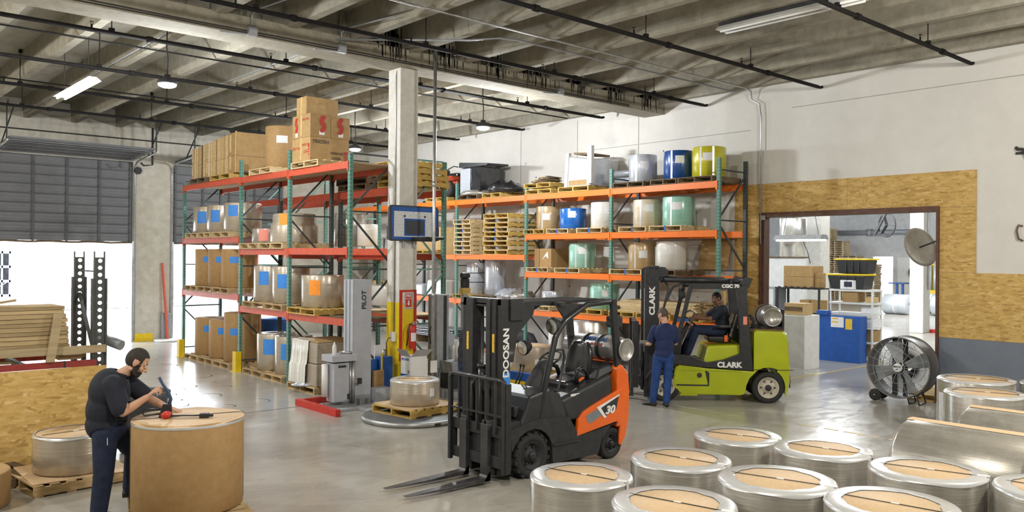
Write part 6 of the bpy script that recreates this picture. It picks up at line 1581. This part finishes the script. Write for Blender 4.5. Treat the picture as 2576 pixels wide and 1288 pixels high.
# --- man in navy shirt seen from behind
pr = thing('person', 'man in a navy shirt and bright blue jeans standing with his back to us', 'person', (11.92,9.52,0))
fg = Figure(); f = (Wv*.93-U*.36).normalized(); rt = f.cross(Zv); Rm = Matrix((f, rt, Zv)).transposed()
ox = .06
fg.ell('pants', uw(ox+.03,0,.92), (.115,.165,.14), Rm); fg.ell('shirt', uw(ox+.04,0,1.10), (.125,.165,.20), Rm); fg.ell('shirt', uw(ox+.05,0,1.30), (.125,.195,.19), Rm)
fg.ell('waist', uw(ox+.03,0,.95), (.13,.172,.12), Rm)
fg.ell('shirt', uw(ox+.05,.01,1.39), (.10,.16,.09), Rm)
fg.cap('skin', uw(ox+.05,.02,1.45), uw(ox+.04,.05,1.57), .058, .054)
sl, sr = uw(ox-.12,.04,1.385), uw(ox+.21,.06,1.385); el, er = uw(ox-.21,.08,1.12), uw(ox+.27,.16,1.12); wl_, wr_ = uw(ox-.24,.26,1.09), uw(ox+.08,.34,1.16)
for s_, e_, w_ in ((sl,el,wl_),(sr,er,wr_)):
    fg.cap('shirt', s_, s_.lerp(e_,.75), .070, .064); fg.cap('skin', s_.lerp(e_,.6), e_, .048, .042); fg.cap('skin', e_, w_, .043, .030)
fg.hand(wl_, uw(.3,.9,.1), uw(-.6,.1,.6), .5, uw(.3,-.1,.8)); fg.hand(wr_, uw(-.9,.3,.1), uw(.2,.8,.4), .6, uw(0,0,1))
hl, hr = uw(ox-.06,.02,.90), uw(ox+.12,.0,.90); kl, kr = uw(ox-.10,.06,.50), uw(ox+.11,.03,.50); al, ar = uw(ox-.15,.05,.10), uw(ox+.08,-.03,.10)
for h_, k_, a_ in ((hl,kl,al),(hr,kr,ar)): fg.cap('pants', h_, k_, .092, .068); fg.cap('pants', k_, a_, .068, .055); fg.cap('skin', a_, a_-Zv*.03, .043, .04)
fg.head(uw(ox+.02,.075,1.645), (f*.85-U*.25-Zv*.42), Zv, 1.02)
fg.build(pr, .0085, {'skin': SKIN}, [('shirt',('shirt','waist'),.017,SHIRTB),('trousers',('pants','waist'),.010,DENIMB)], (HAIRG,.004))
shoe(pr, al*1.0-Zv*.10, f*.8-rt*.4); shoe(pr, ar-Zv*.10, f*.8+rt*.3)
ob('collar', G().tube([uw(ox+.05,.02,1.47)+rt*.072*math.cos(a)+f*.068*math.sin(a)+Zv*(-.02*math.sin(a)) for a in [2*PI*k/20 for k in range(21)]], .014, 8), SHIRTB, pr)
ob('badge_cord', G().box(0,0,0,0,0,0) if False else G().bar(uw(ox+.20,-.13,.93), uw(ox+.20,-.14,.86), .02, .01), BLACK, pr)
pp = thing('paper_sheets', 'white paper sheets held by the man in the navy shirt', 'paper', Vector((11.92,9.52,0))+uw(ox-.27,.33,1.12))
for k in range(2): ob('sheet', G().cbox((0,0,.004*k), (.22,.16,.0015), Matrix.Rotation(.6+.25*k,3,'Z') @ Matrix.Rotation(.35,3,'Y')), PAPER, pp)

# --- man behind the mast of the orange forklift
pr = thing('person', 'man in dark shirt and jeans half hidden behind the forklift mast', 'person', (8.62,10.95,0))
fg = Figure(); f = (U*.75+Wv*.55).normalized(); rt = f.cross(Zv); Rm = Matrix((f, rt, Zv)).transposed()
fg.ell('pants', uw(.02,0,.90), (.115,.16,.14), Rm); fg.ell('shirt', uw(.02,0,1.08), (.12,.165,.2), Rm); fg.ell('shirt', uw(.05,0,1.28), (.125,.19,.19), Rm); fg.ell('waist', uw(.02,0,.94), (.125,.165,.12), Rm)
fg.cap('skin', uw(.10,0,1.42), uw(.15,0,1.52), .058, .054)
for sd in (1,-1):
    s_ = uw(.08,0,1.37)+rt*.18*sd; e_ = uw(.18,.02,1.12)+rt*.22*sd; w_ = uw(.42,.1,1.15)+rt*.12*sd
    fg.cap('shirt', s_, s_.lerp(e_,.8), .07, .062); fg.cap('skin', s_.lerp(e_,.6), e_, .047, .042); fg.cap('skin', e_, w_, .042, .03); fg.hand(w_, U+Wv*.2, Zv+U*.1, .4, -rt*sd)
    h_ = uw(.02,0,.88)+rt*.09*sd; k_ = uw(.03,0,.48)+rt*.10*sd; a_ = uw(.0,0,.10)+rt*.10*sd
    fg.cap('pants', h_, k_, .09, .066); fg.cap('pants', k_, a_, .066, .054); fg.cap('skin', a_, a_-Zv*.03, .043, .04)
fg.head(uw(.19,.01,1.60), f*.9-Zv*.3, Zv)
fg.build(pr, .011, {'skin': SKIN}, [('shirt',('shirt','waist'),.017,SHIRTD),('trousers',('pants','waist'),.010,DENIM)], (HAIR,.006))
for sd in (1,-1): shoe(pr, uw(.0,0,0)+rt*.10*sd, f)

# --- driver of the green forklift (in the truck's own axes)
pr = thing('person', 'driver in a black shirt seated at the wheel of the green forklift', 'person', gp, math.radians(133.95))
fg = Figure(); V3 = Vector; X_ = V3((1,0,0)); Y_ = V3((0,1,0))
fg.ell('pants', (.80,0,1.29), (.15,.17,.115)); fg.ell('waist', (.76,0,1.33), (.125,.165,.09)); fg.ell('shirt', (.76,0,1.42), (.125,.165,.16)); fg.ell('shirt', (.76,0,1.60), (.12,.185,.17)); fg.ell('shirt', (.78,.0,1.69), (.09,.17,.08))
fg.cap('skin', (.80,0,1.73), (.84,.01,1.83), .058, .054)
for sd in (1,-1):
    s_ = V3((.80,.19*sd,1.68)); e_ = V3((1.02,.26*sd,1.53)); w_ = V3((1.27,.17*sd,1.53))
    fg.cap('shirt', s_, s_.lerp(e_,.80), .068, .060); fg.cap('skin', s_.lerp(e_,.6), e_, .047, .042); fg.cap('skin', e_, w_, .043, .030)
    fg.hand(w_, X_*.9-Zv*.1-Y_*.2*sd, Zv*.8+X_*.3, .75, -Y_*sd)
    h_ = V3((.86,.10*sd,1.28)); k_ = V3((1.27,.14*sd,1.30)); a_ = V3((1.42+.06*(sd < 0),.14*sd,.86))
    fg.cap('pants', h_, k_, .092, .072); fg.cap('pants', k_, a_, .072, .055); fg.cap('skin', a_, a_-Zv*.03, .043, .04)
    shoe(pr, a_-Zv*.12+X_*.0, X_)
fg.head((.87,.02,1.90), X_*.86+Y_*.30-Zv*.36, Zv, 1.02)
fg.build(pr, .0085, {'skin': SKIND}, [('shirt',('shirt','waist'),.017,SHIRTD),('trousers',('pants','waist'),.010,DENIM)], (HAIR,.003))
ob('collar', G().tube([V3((.80,.0,1.745))+V3((.068*math.sin(a),.07*math.cos(a),-.02*math.sin(a))) for a in [2*PI*k/20 for k in range(21)]], .014, 8), SHIRTD, pr)
# ================================================================== THE HALL BEYOND THE OPENING
NW = concrete('next_wall', (.55,.56,.57), (.63,.64,.65), (.70,.71,.72), .85, .3)
nx = 58.0
g = G().box(nx,nx+.3,-10,25.95,0,8.6).box(nx,nx+.3,27.35,45,0,8.6).box(nx,nx+.3,25.95,27.35,2.95,8.6)
w2 = struct('wall_next_back', g, NW)
ob('door_leaf', G().box(nx-.05,nx,23.9,25.6,0,2.9), WHITE, w2)
ob('pipe', G().cyl((nx-.3,24.0,4.65),(nx-.3,30,4.65),.18,n=10).cyl((nx-.3,27.3,4.65),(nx-.3,27.6,4.65),.26,n=10), STEEL, w2)
struct('wall_next_side', G().box(16.6,nx,36,36.3,0,8.6), NW); struct('wall_next_near', G().box(16.6,nx,-10.3,-10,0,8.6), NW)
cl2 = struct('ceiling_next', G().box(16.6,nx+.3,-10,36.3,8.6,8.75), CEIL)
struct('ground_outside', G().box(nx+.3,140,-40,90,-.12,-.02), MATS['apron_concrete'])
c2 = struct('column', G().box(31.6,32.2,13.02,13.52,0,8.6), COLM, bev=.02); c2['label'] = 'square concrete column standing in the hall beyond the opening'
ob('red_kerb', G().box(32.2,33.4,12.85,13.05,0,.12), RED, c2)
ob('conduit', G().cyl((31.95,12.98,1.6),(31.95,12.98,6),.03,n=6), GALV, c2)
c3 = struct('column', G().box(26.0,26.6,14.03,14.66,0,8.6), COLM); c3['label'] = 'grey column behind the stacked cartons beyond the opening'
t = thing('partition', 'low white partition wall beyond the opening, behind the cartons', 'partition'); 
ob('panel', G().box(24,24.12,13.45,16.5,0,2.72), WHITE, t); ob('cap', G().box(23.96,24.16,13.43,16.5,2.72,2.76), WOODD, t)
t = thing('round_duct', 'shiny round duct rising behind the low white partition', 'duct', (25.0,14.45,2.5))
ob('duct', G().lathe((0,0,0), [(0,0),(.43,0),(.43,1.5),(.42,1.52),(0,1.52)], 32), COILM, t)
ob('wire', G().tube([(.2,-.5,.05),(.0,-.52,.4),(-.25,-.48,.8)], .012, 5).cyl((0,0,1.5),(0,0,6.1),.02,n=6), BLACKM, t); ob('stand', G().box(-.3,.3,-.3,.3,-2.5,0), STEEL, t)
t = thing('hanging_light', 'lit rectangular tube light hanging beyond the opening', 'light', (20.0,11.35,3.17))
ob('hood', G().hexa([(-.22,-.66,.02),(.22,-.66,.02),(.22,.66,.02),(-.22,.66,.02),(-.12,-.66,.14),(.12,-.66,.14),(.12,.66,.14),(-.12,.66,.14)]), GALV, t)
for x in (-.14,0,.14): ob('tube', G().cyl((x,-.62,.0),(x,.62,.0),.02,n=8), TUBEW, t)
ob('chain', G().bar((0,-.5,.14),(.0,-.35,.9),.01,.01).bar((0,.5,.14),(0,.35,.9),.01,.01).cyl((0,-.35,.9),(0,-.35,5.4),.006,n=5).cyl((0,.35,.9),(0,.35,5.4),.006,n=5), BLACKM, t)
t = thing('disc_fan', 'dusty round fan head on a wall arm at the edge of the opening', 'fan', (18.6,7.75,2.95))
dv = Vector((-.35,-.86,.30)).normalized()
ob('dish', G().lathe((0,0,0), [(0,-.10),(.10,-.10),(.34,-.04),(.43,.02),(.44,.04),(.34,0),(.10,-.06),(0,-.06)], 36, dv), pm('dusty_disc', (.36,.31,.24), (.24,.20,.15), 4, .6), t)
ob('arm', G().cyl((0,0,0),dv*-.0+Vector((.25,-.45,.22)),.02,n=8).cyl((.25,-.45,.22),(.4,-1.2,.6),.04,n=8).box(.2,.45,-.8,-.5,.1,.5), BLACKM, t)
ob('mount', G().cyl((.4,-1.2,.6),(-2.0,-1.45,.6),.04,n=8), BLACKM, t)
t = thing('ceiling_fan', 'dark hanging fan frame with blades high up in the next hall', 'fan', (30,13.65,3.95))
ob('ring', G().tube([(.25*math.sin(a)*.5,.36*math.sin(a),.42*math.cos(a)) for a in [2*PI*k/24 for k in range(25)]], .03, 8), BLACKM, t)
for k in range(3):
    a = 2*PI*k/3+.4; ob('blade', G().bar((0,0,0),(.1*math.sin(a),.34*math.sin(a),.38*math.cos(a)),.14,.015), BLACKM, t)
ob('frame', G().bar((0,-.1,-.4),(0,.45,-.38),.08,.06).bar((0,.45,-.38),(0,.0,.5),.10,.06).cyl((0,0,.4),(0,0,4.6),.02,n=6), BLACKM, t)
# far pallets
far = G()
for y in (-.58,0,.58): far.box(-.5,.5,y-.03,y+.03,.02,.12)
for k in range(4): far.box(-.5+.27*k,-.34+.27*k,-.6,.6,.12,.14).box(-.5+.27*k,-.34+.27*k,-.6,.6,0,.02)
FM = mesh_of('pallet', far); FM.materials.append(pm('far_pallet_wood', (.62,.50,.33), (.48,.37,.22), 3, .8, vary=.15))
one = 'first second third fourth fifth sixth seventh eighth ninth tenth eleventh twelfth thirteenth fourteenth fifteenth sixteenth seventeenth eighteenth nineteenth twentieth'.split()
def nthw(k): return one[k] if k < 20 else ('twenty-' if k < 29 else 'thirty-')+one[(k-20) % 10] if k != 29 else 'thirtieth'
wds = ('lowest','second','third','fourth','fifth','sixth','seventh','eighth','ninth','tenth','eleventh','twelfth')
for nm_, y, n_, z0 in (('tallest',29.3,34,0),('second tallest',28.4,28,0),('third tallest',27.4,21,0),('lowest',26.2,17,0)):
    for k in range(n_):
        o = bpy.data.objects.new('pallet', FM); COL.objects.link(o); o.location = (55+random.uniform(-.04,.04), y+random.uniform(-.04,.04), z0+k*.143)
        tag(o, f'{nthw(k)} pallet from the floor in the {nm_} stack of the far hall', 'pallet', f'{nm_} far pallet stack')
# steel coils lying in the far hall
for x, y0, y1, r, lb in ((42,17.95,19.15,.5,'pale blue banded roll lying on the floor of the far hall'),(42.5,15.6,17.0,.5,'pale roll lying behind the column in the far hall'),(44.5,17.8,18.7,.5,'pale roll lying behind the banded one in the far hall')):
    t = thing('lying_coil', lb, 'roll', (x,(y0+y1)/2,0)); L = (y1-y0)/2
    ob('body', G().lathe((0,0,r), [(.12,-L),(r-.02,-L),(r,-L+.02),(r,L-.02),(r-.02,L),(.12,L),(.12,-L)], 36, (0,1,0)), SCOIL, t)
    ob('band', G().lathe((0,0,r), [(r+.002,-.02),(r+.006,0),(r+.002,.04)], 36, (0,1,0)), PAPER, t)
t = thing('yellow_machine', 'yellow machine with two pale cylinders in the far hall', 'machine', (50,20.1,0))
ob('frame', G().box(-.3,.3,-.5,.55,.75,1.0).box(.2,.3,-.5,.55,1.0,2.5).box(-.3,.3,-.5,-.4,0,.75).box(-.3,.3,.45,.55,0,.75), YEL, t)
for y in (-.18,.16): ob('cylinder', G().cyl((0,y,1.0),(0,y,2.45),.13,n=14), SCOIL, t)
t = thing('blue_cart', 'small blue work stand by the bright doorway of the far hall', 'stand', (52,22.9,0))
for y in (-.25,.1): ob('leg', G().box(-.06,.06,y-.06,y+.06,0,1.25), BLUEP, t)
ob('top', G().box(-.3,.3,-.5,.5,1.25,1.33), BLUEP, t)
t = thing('hose_reel', 'dark hose reel hanging on the far wall by the doorway', 'reel', (57.4,24.2,1.9)); ob('coil', G().lathe((0,0,0), [(.12,-.1),(.4,-.1),(.45,0),(.4,.1),(.12,.1),(.12,-.1)], 20, (1,0,0)), WOODD, t); ob('bracket', G().box(.0,.3,-.06,.06,-.06,.06), BLACKM, t)
# workbench corner seen through the opening
t = thing('storage_cabinet', 'grey white metal cabinet just beyond the opening', 'cabinet', (18.93,10.80,0))
ob('body', G().box(-.35,.35,-.385,.385,0,1.31), WHITE, t, bev=.006); ob('door', G().box(-.356,-.35,-.37,.37,.03,1.29), pm('cabinet_shadow_grey', (.52,.51,.48), None, 5, .6), t)  # front in darker grey, the shade on this face is part of its colour
t = thing('blue_cabinet', 'dark blue cabinet with warning stickers beyond the opening', 'cabinet', (21.1,10.75,0))
ob('body', G().box(-.2,.2,-.56,.56,0,1.20), BLUEP, t, bev=.008)
ob('notice', G().box(-.204,-.2,-.13,.22,.90,1.17), PAPER, t); ob('notice', G().box(-.204,-.2,-.36,-.18,.86,1.14), STICKY, t)
for i in range(3): ob('warning_strip', G().box(-.206,-.203,.02,.20,1.11-.09*i,1.145-.09*i), STICKY if i < 2 else STICK, t)
t = thing('shelf_unit', 'white shelf unit with cartons beyond the opening', 'shelf', (21.6,10.65,0))
for x in (-.25,.25):
    for y in (-.57,.57): ob('post', G().box(x-.02,x+.02,y-.02,y+.02,0,1.88), WHITE, t)
for z in (.10,.48,.86,1.22,1.50,1.84): ob('shelf', G().box(-.28,.28,-.6,.6,z,z+.05), WHITE, t)
def sbox(x, y, z, d, m, lb, nm='carton', cat='box'): return carton(x-d[0]/2, x+d[0]/2, y-d[1]/2, y+d[1]/2, z, z+d[2], m, lb, False, cat, None, nm)
for a in (((21.55,10.68,1.555),(.4,.42,.25),CARTON,'brown carton on the top middle shelf of the white unit'),
          ((21.6,10.2,1.555),(.35,.2,.14),CARTONL,'small carton at the end of the same white shelf'),
          ((21.6,10.25,1.275),(.4,.3,.16),PAPER,'white carton low on the white shelf unit'),
          ((21.6,10.22,.915),(.4,.28,.22),PAPER,'white and red carton on the third shelf'),
          ((21.6,10.22,.535),(.4,.28,.30),CARTON,'brown carton on the second lowest shelf'),
          ((21.6,10.22,.155),(.4,.28,.32),CARTON,'brown carton with a dark round mark on the lowest shelf')): sbox(*a[0], *a[1:])
for z, y, lb in ((1.895,10.78,'lower black storage tote with a yellow lid'),(2.305,10.63,'upper black storage tote with a yellow lid')):
    t = thing('storage_tote', lb, 'tote', (21.6,y,z)); b = .52 if z < 2 else .44
    ob('body', G().hexa([(-.25,-b*.86,0),(.25,-b*.86,0),(.25,b*.86,0),(-.25,b*.86,0),(-.29,-b,.36),(.29,-b,.36),(.29,b,.36),(-.29,b,.36)]), BLACK, t, bev=.02)
    ob('lid', G().box(-.31,.31,-b-.03,b+.03,.36,.405), YEL, t, bev=.012)
    for k in range(3): ob('rib', G().box(-.30,-.27,-b*.5+k*b*.4,-b*.42+k*b*.4,.02,.34), BLACK, t)
t = sbox(21.38,10.72,1.895,(.16,.42,.24),PAPER,'white box with a dark window in front of the totes'); ob('print', G().box(-.084,-.08,-.12,.1,.06,.2), INK, t)
t = thing('black_shelf', 'black wire shelf holding cartons beyond the opening', 'shelf', (22.2,12.6,0))
for x in (-.3,.3):
    for y in (-.75,.55): ob('post', G().box(x-.025,x+.025,y-.025,y+.025,0,1.86), BLACK, t)
for z in (.9,1.12,1.83): ob('shelf', G().box(-.35,.35,-.8,.6,z,z+.04), BLACK, t)
for k in range(6): ob('fin', G().cbox((-.36,-.6+.2*k,1.87), (.04,.16,.03), Matrix.Rotation(.4,3,'X')), BLACK, t)
ob('bench', G().box(-.3,.3,.6,2.2,1.80,1.86).box(-.3,.3,.62,.68,0,1.8), STEEL, t)
for z, lb in ((1.875,'lower big brown carton on the black shelf'),(2.185,'upper big brown carton on the black shelf')): sbox(22.2,12.5,z,(.6,.9,.305),CARTON,lb)
for k in range(3): sbox(22.2,11.98-.0,1.875+.14*k,(.4,.12,.135),CARTON,('lowest','middle','topmost')[k]+' small carton beside the big brown cartons')
for y, lb in ((12.3,'open brown carton inside the black shelf'),(11.95,'narrow brown carton inside the black shelf')): sbox(22.1,y,1.165,(.4,.28,.36),CARTON,lb)
t = carton(18.62,19.1,10.50,10.98,1.315,1.60,CARTONL,'open brown carton lying on the grey white cabinet', False)
ob('flap', G().box(-.25,-.24,-.24,.24,.10,.2), WOODD, t)
sbox(20.95,11.2,1.205,(.2,.3,.12),BLUEP,'small blue bin beside the blue cabinet','blue_bin','bin'); ob('stand', G().box(-.05,.05,-.1,.1,-1.2,0), STEEL, bpy.data.objects['blue_bin'])

# ================================================================== OUTSIDE THE DOORS
WB = pm('outside_white', (.82,.82,.80), (.76,.76,.74), .4, .8)
t = thing('outside_building', 'bright white building across the yard outside the doors', 'building')
ob('wall', G().box(-30,40,62,63,0,7), WB, t); ob('base', G().box(-30,40,61.9,62,0,.35), STEEL, t)
t = thing('yard_rack', 'rack with goods seen outside through the left door', 'rack', (6.9,40,0))
for x in (-.5,.1,.38): ob('post', G().box(x-.03,x+.03,-.05,.05,0,2.75), STEEL, t)
for z in (.9,1.5,2.1,2.7): ob('beam', G().box(-.55,.42,-.05,.05,z-.05,z+.05), STEEL, t)
ob('back', G().box(-.6,.42,.3,.4,.9,2.75), TARP, t); ob('brace', G().bar((-.4,0,1.0),(.35,0,1.5),.03,.03), STEEL, t)
t = thing('dock_rail', 'low grey loading rail across the yard outside', 'rail', (10.5,44,0))
ob('rail', G().box(-6,9,-.1,.1,.35,.62).box(-6,9,-.2,.2,0,.2), STEEL, t)
for k in range(8): ob('block', G().box(-5.5+1.9*k,-5.1+1.9*k,-.25,-.1,.2,.6), WHITE, t)
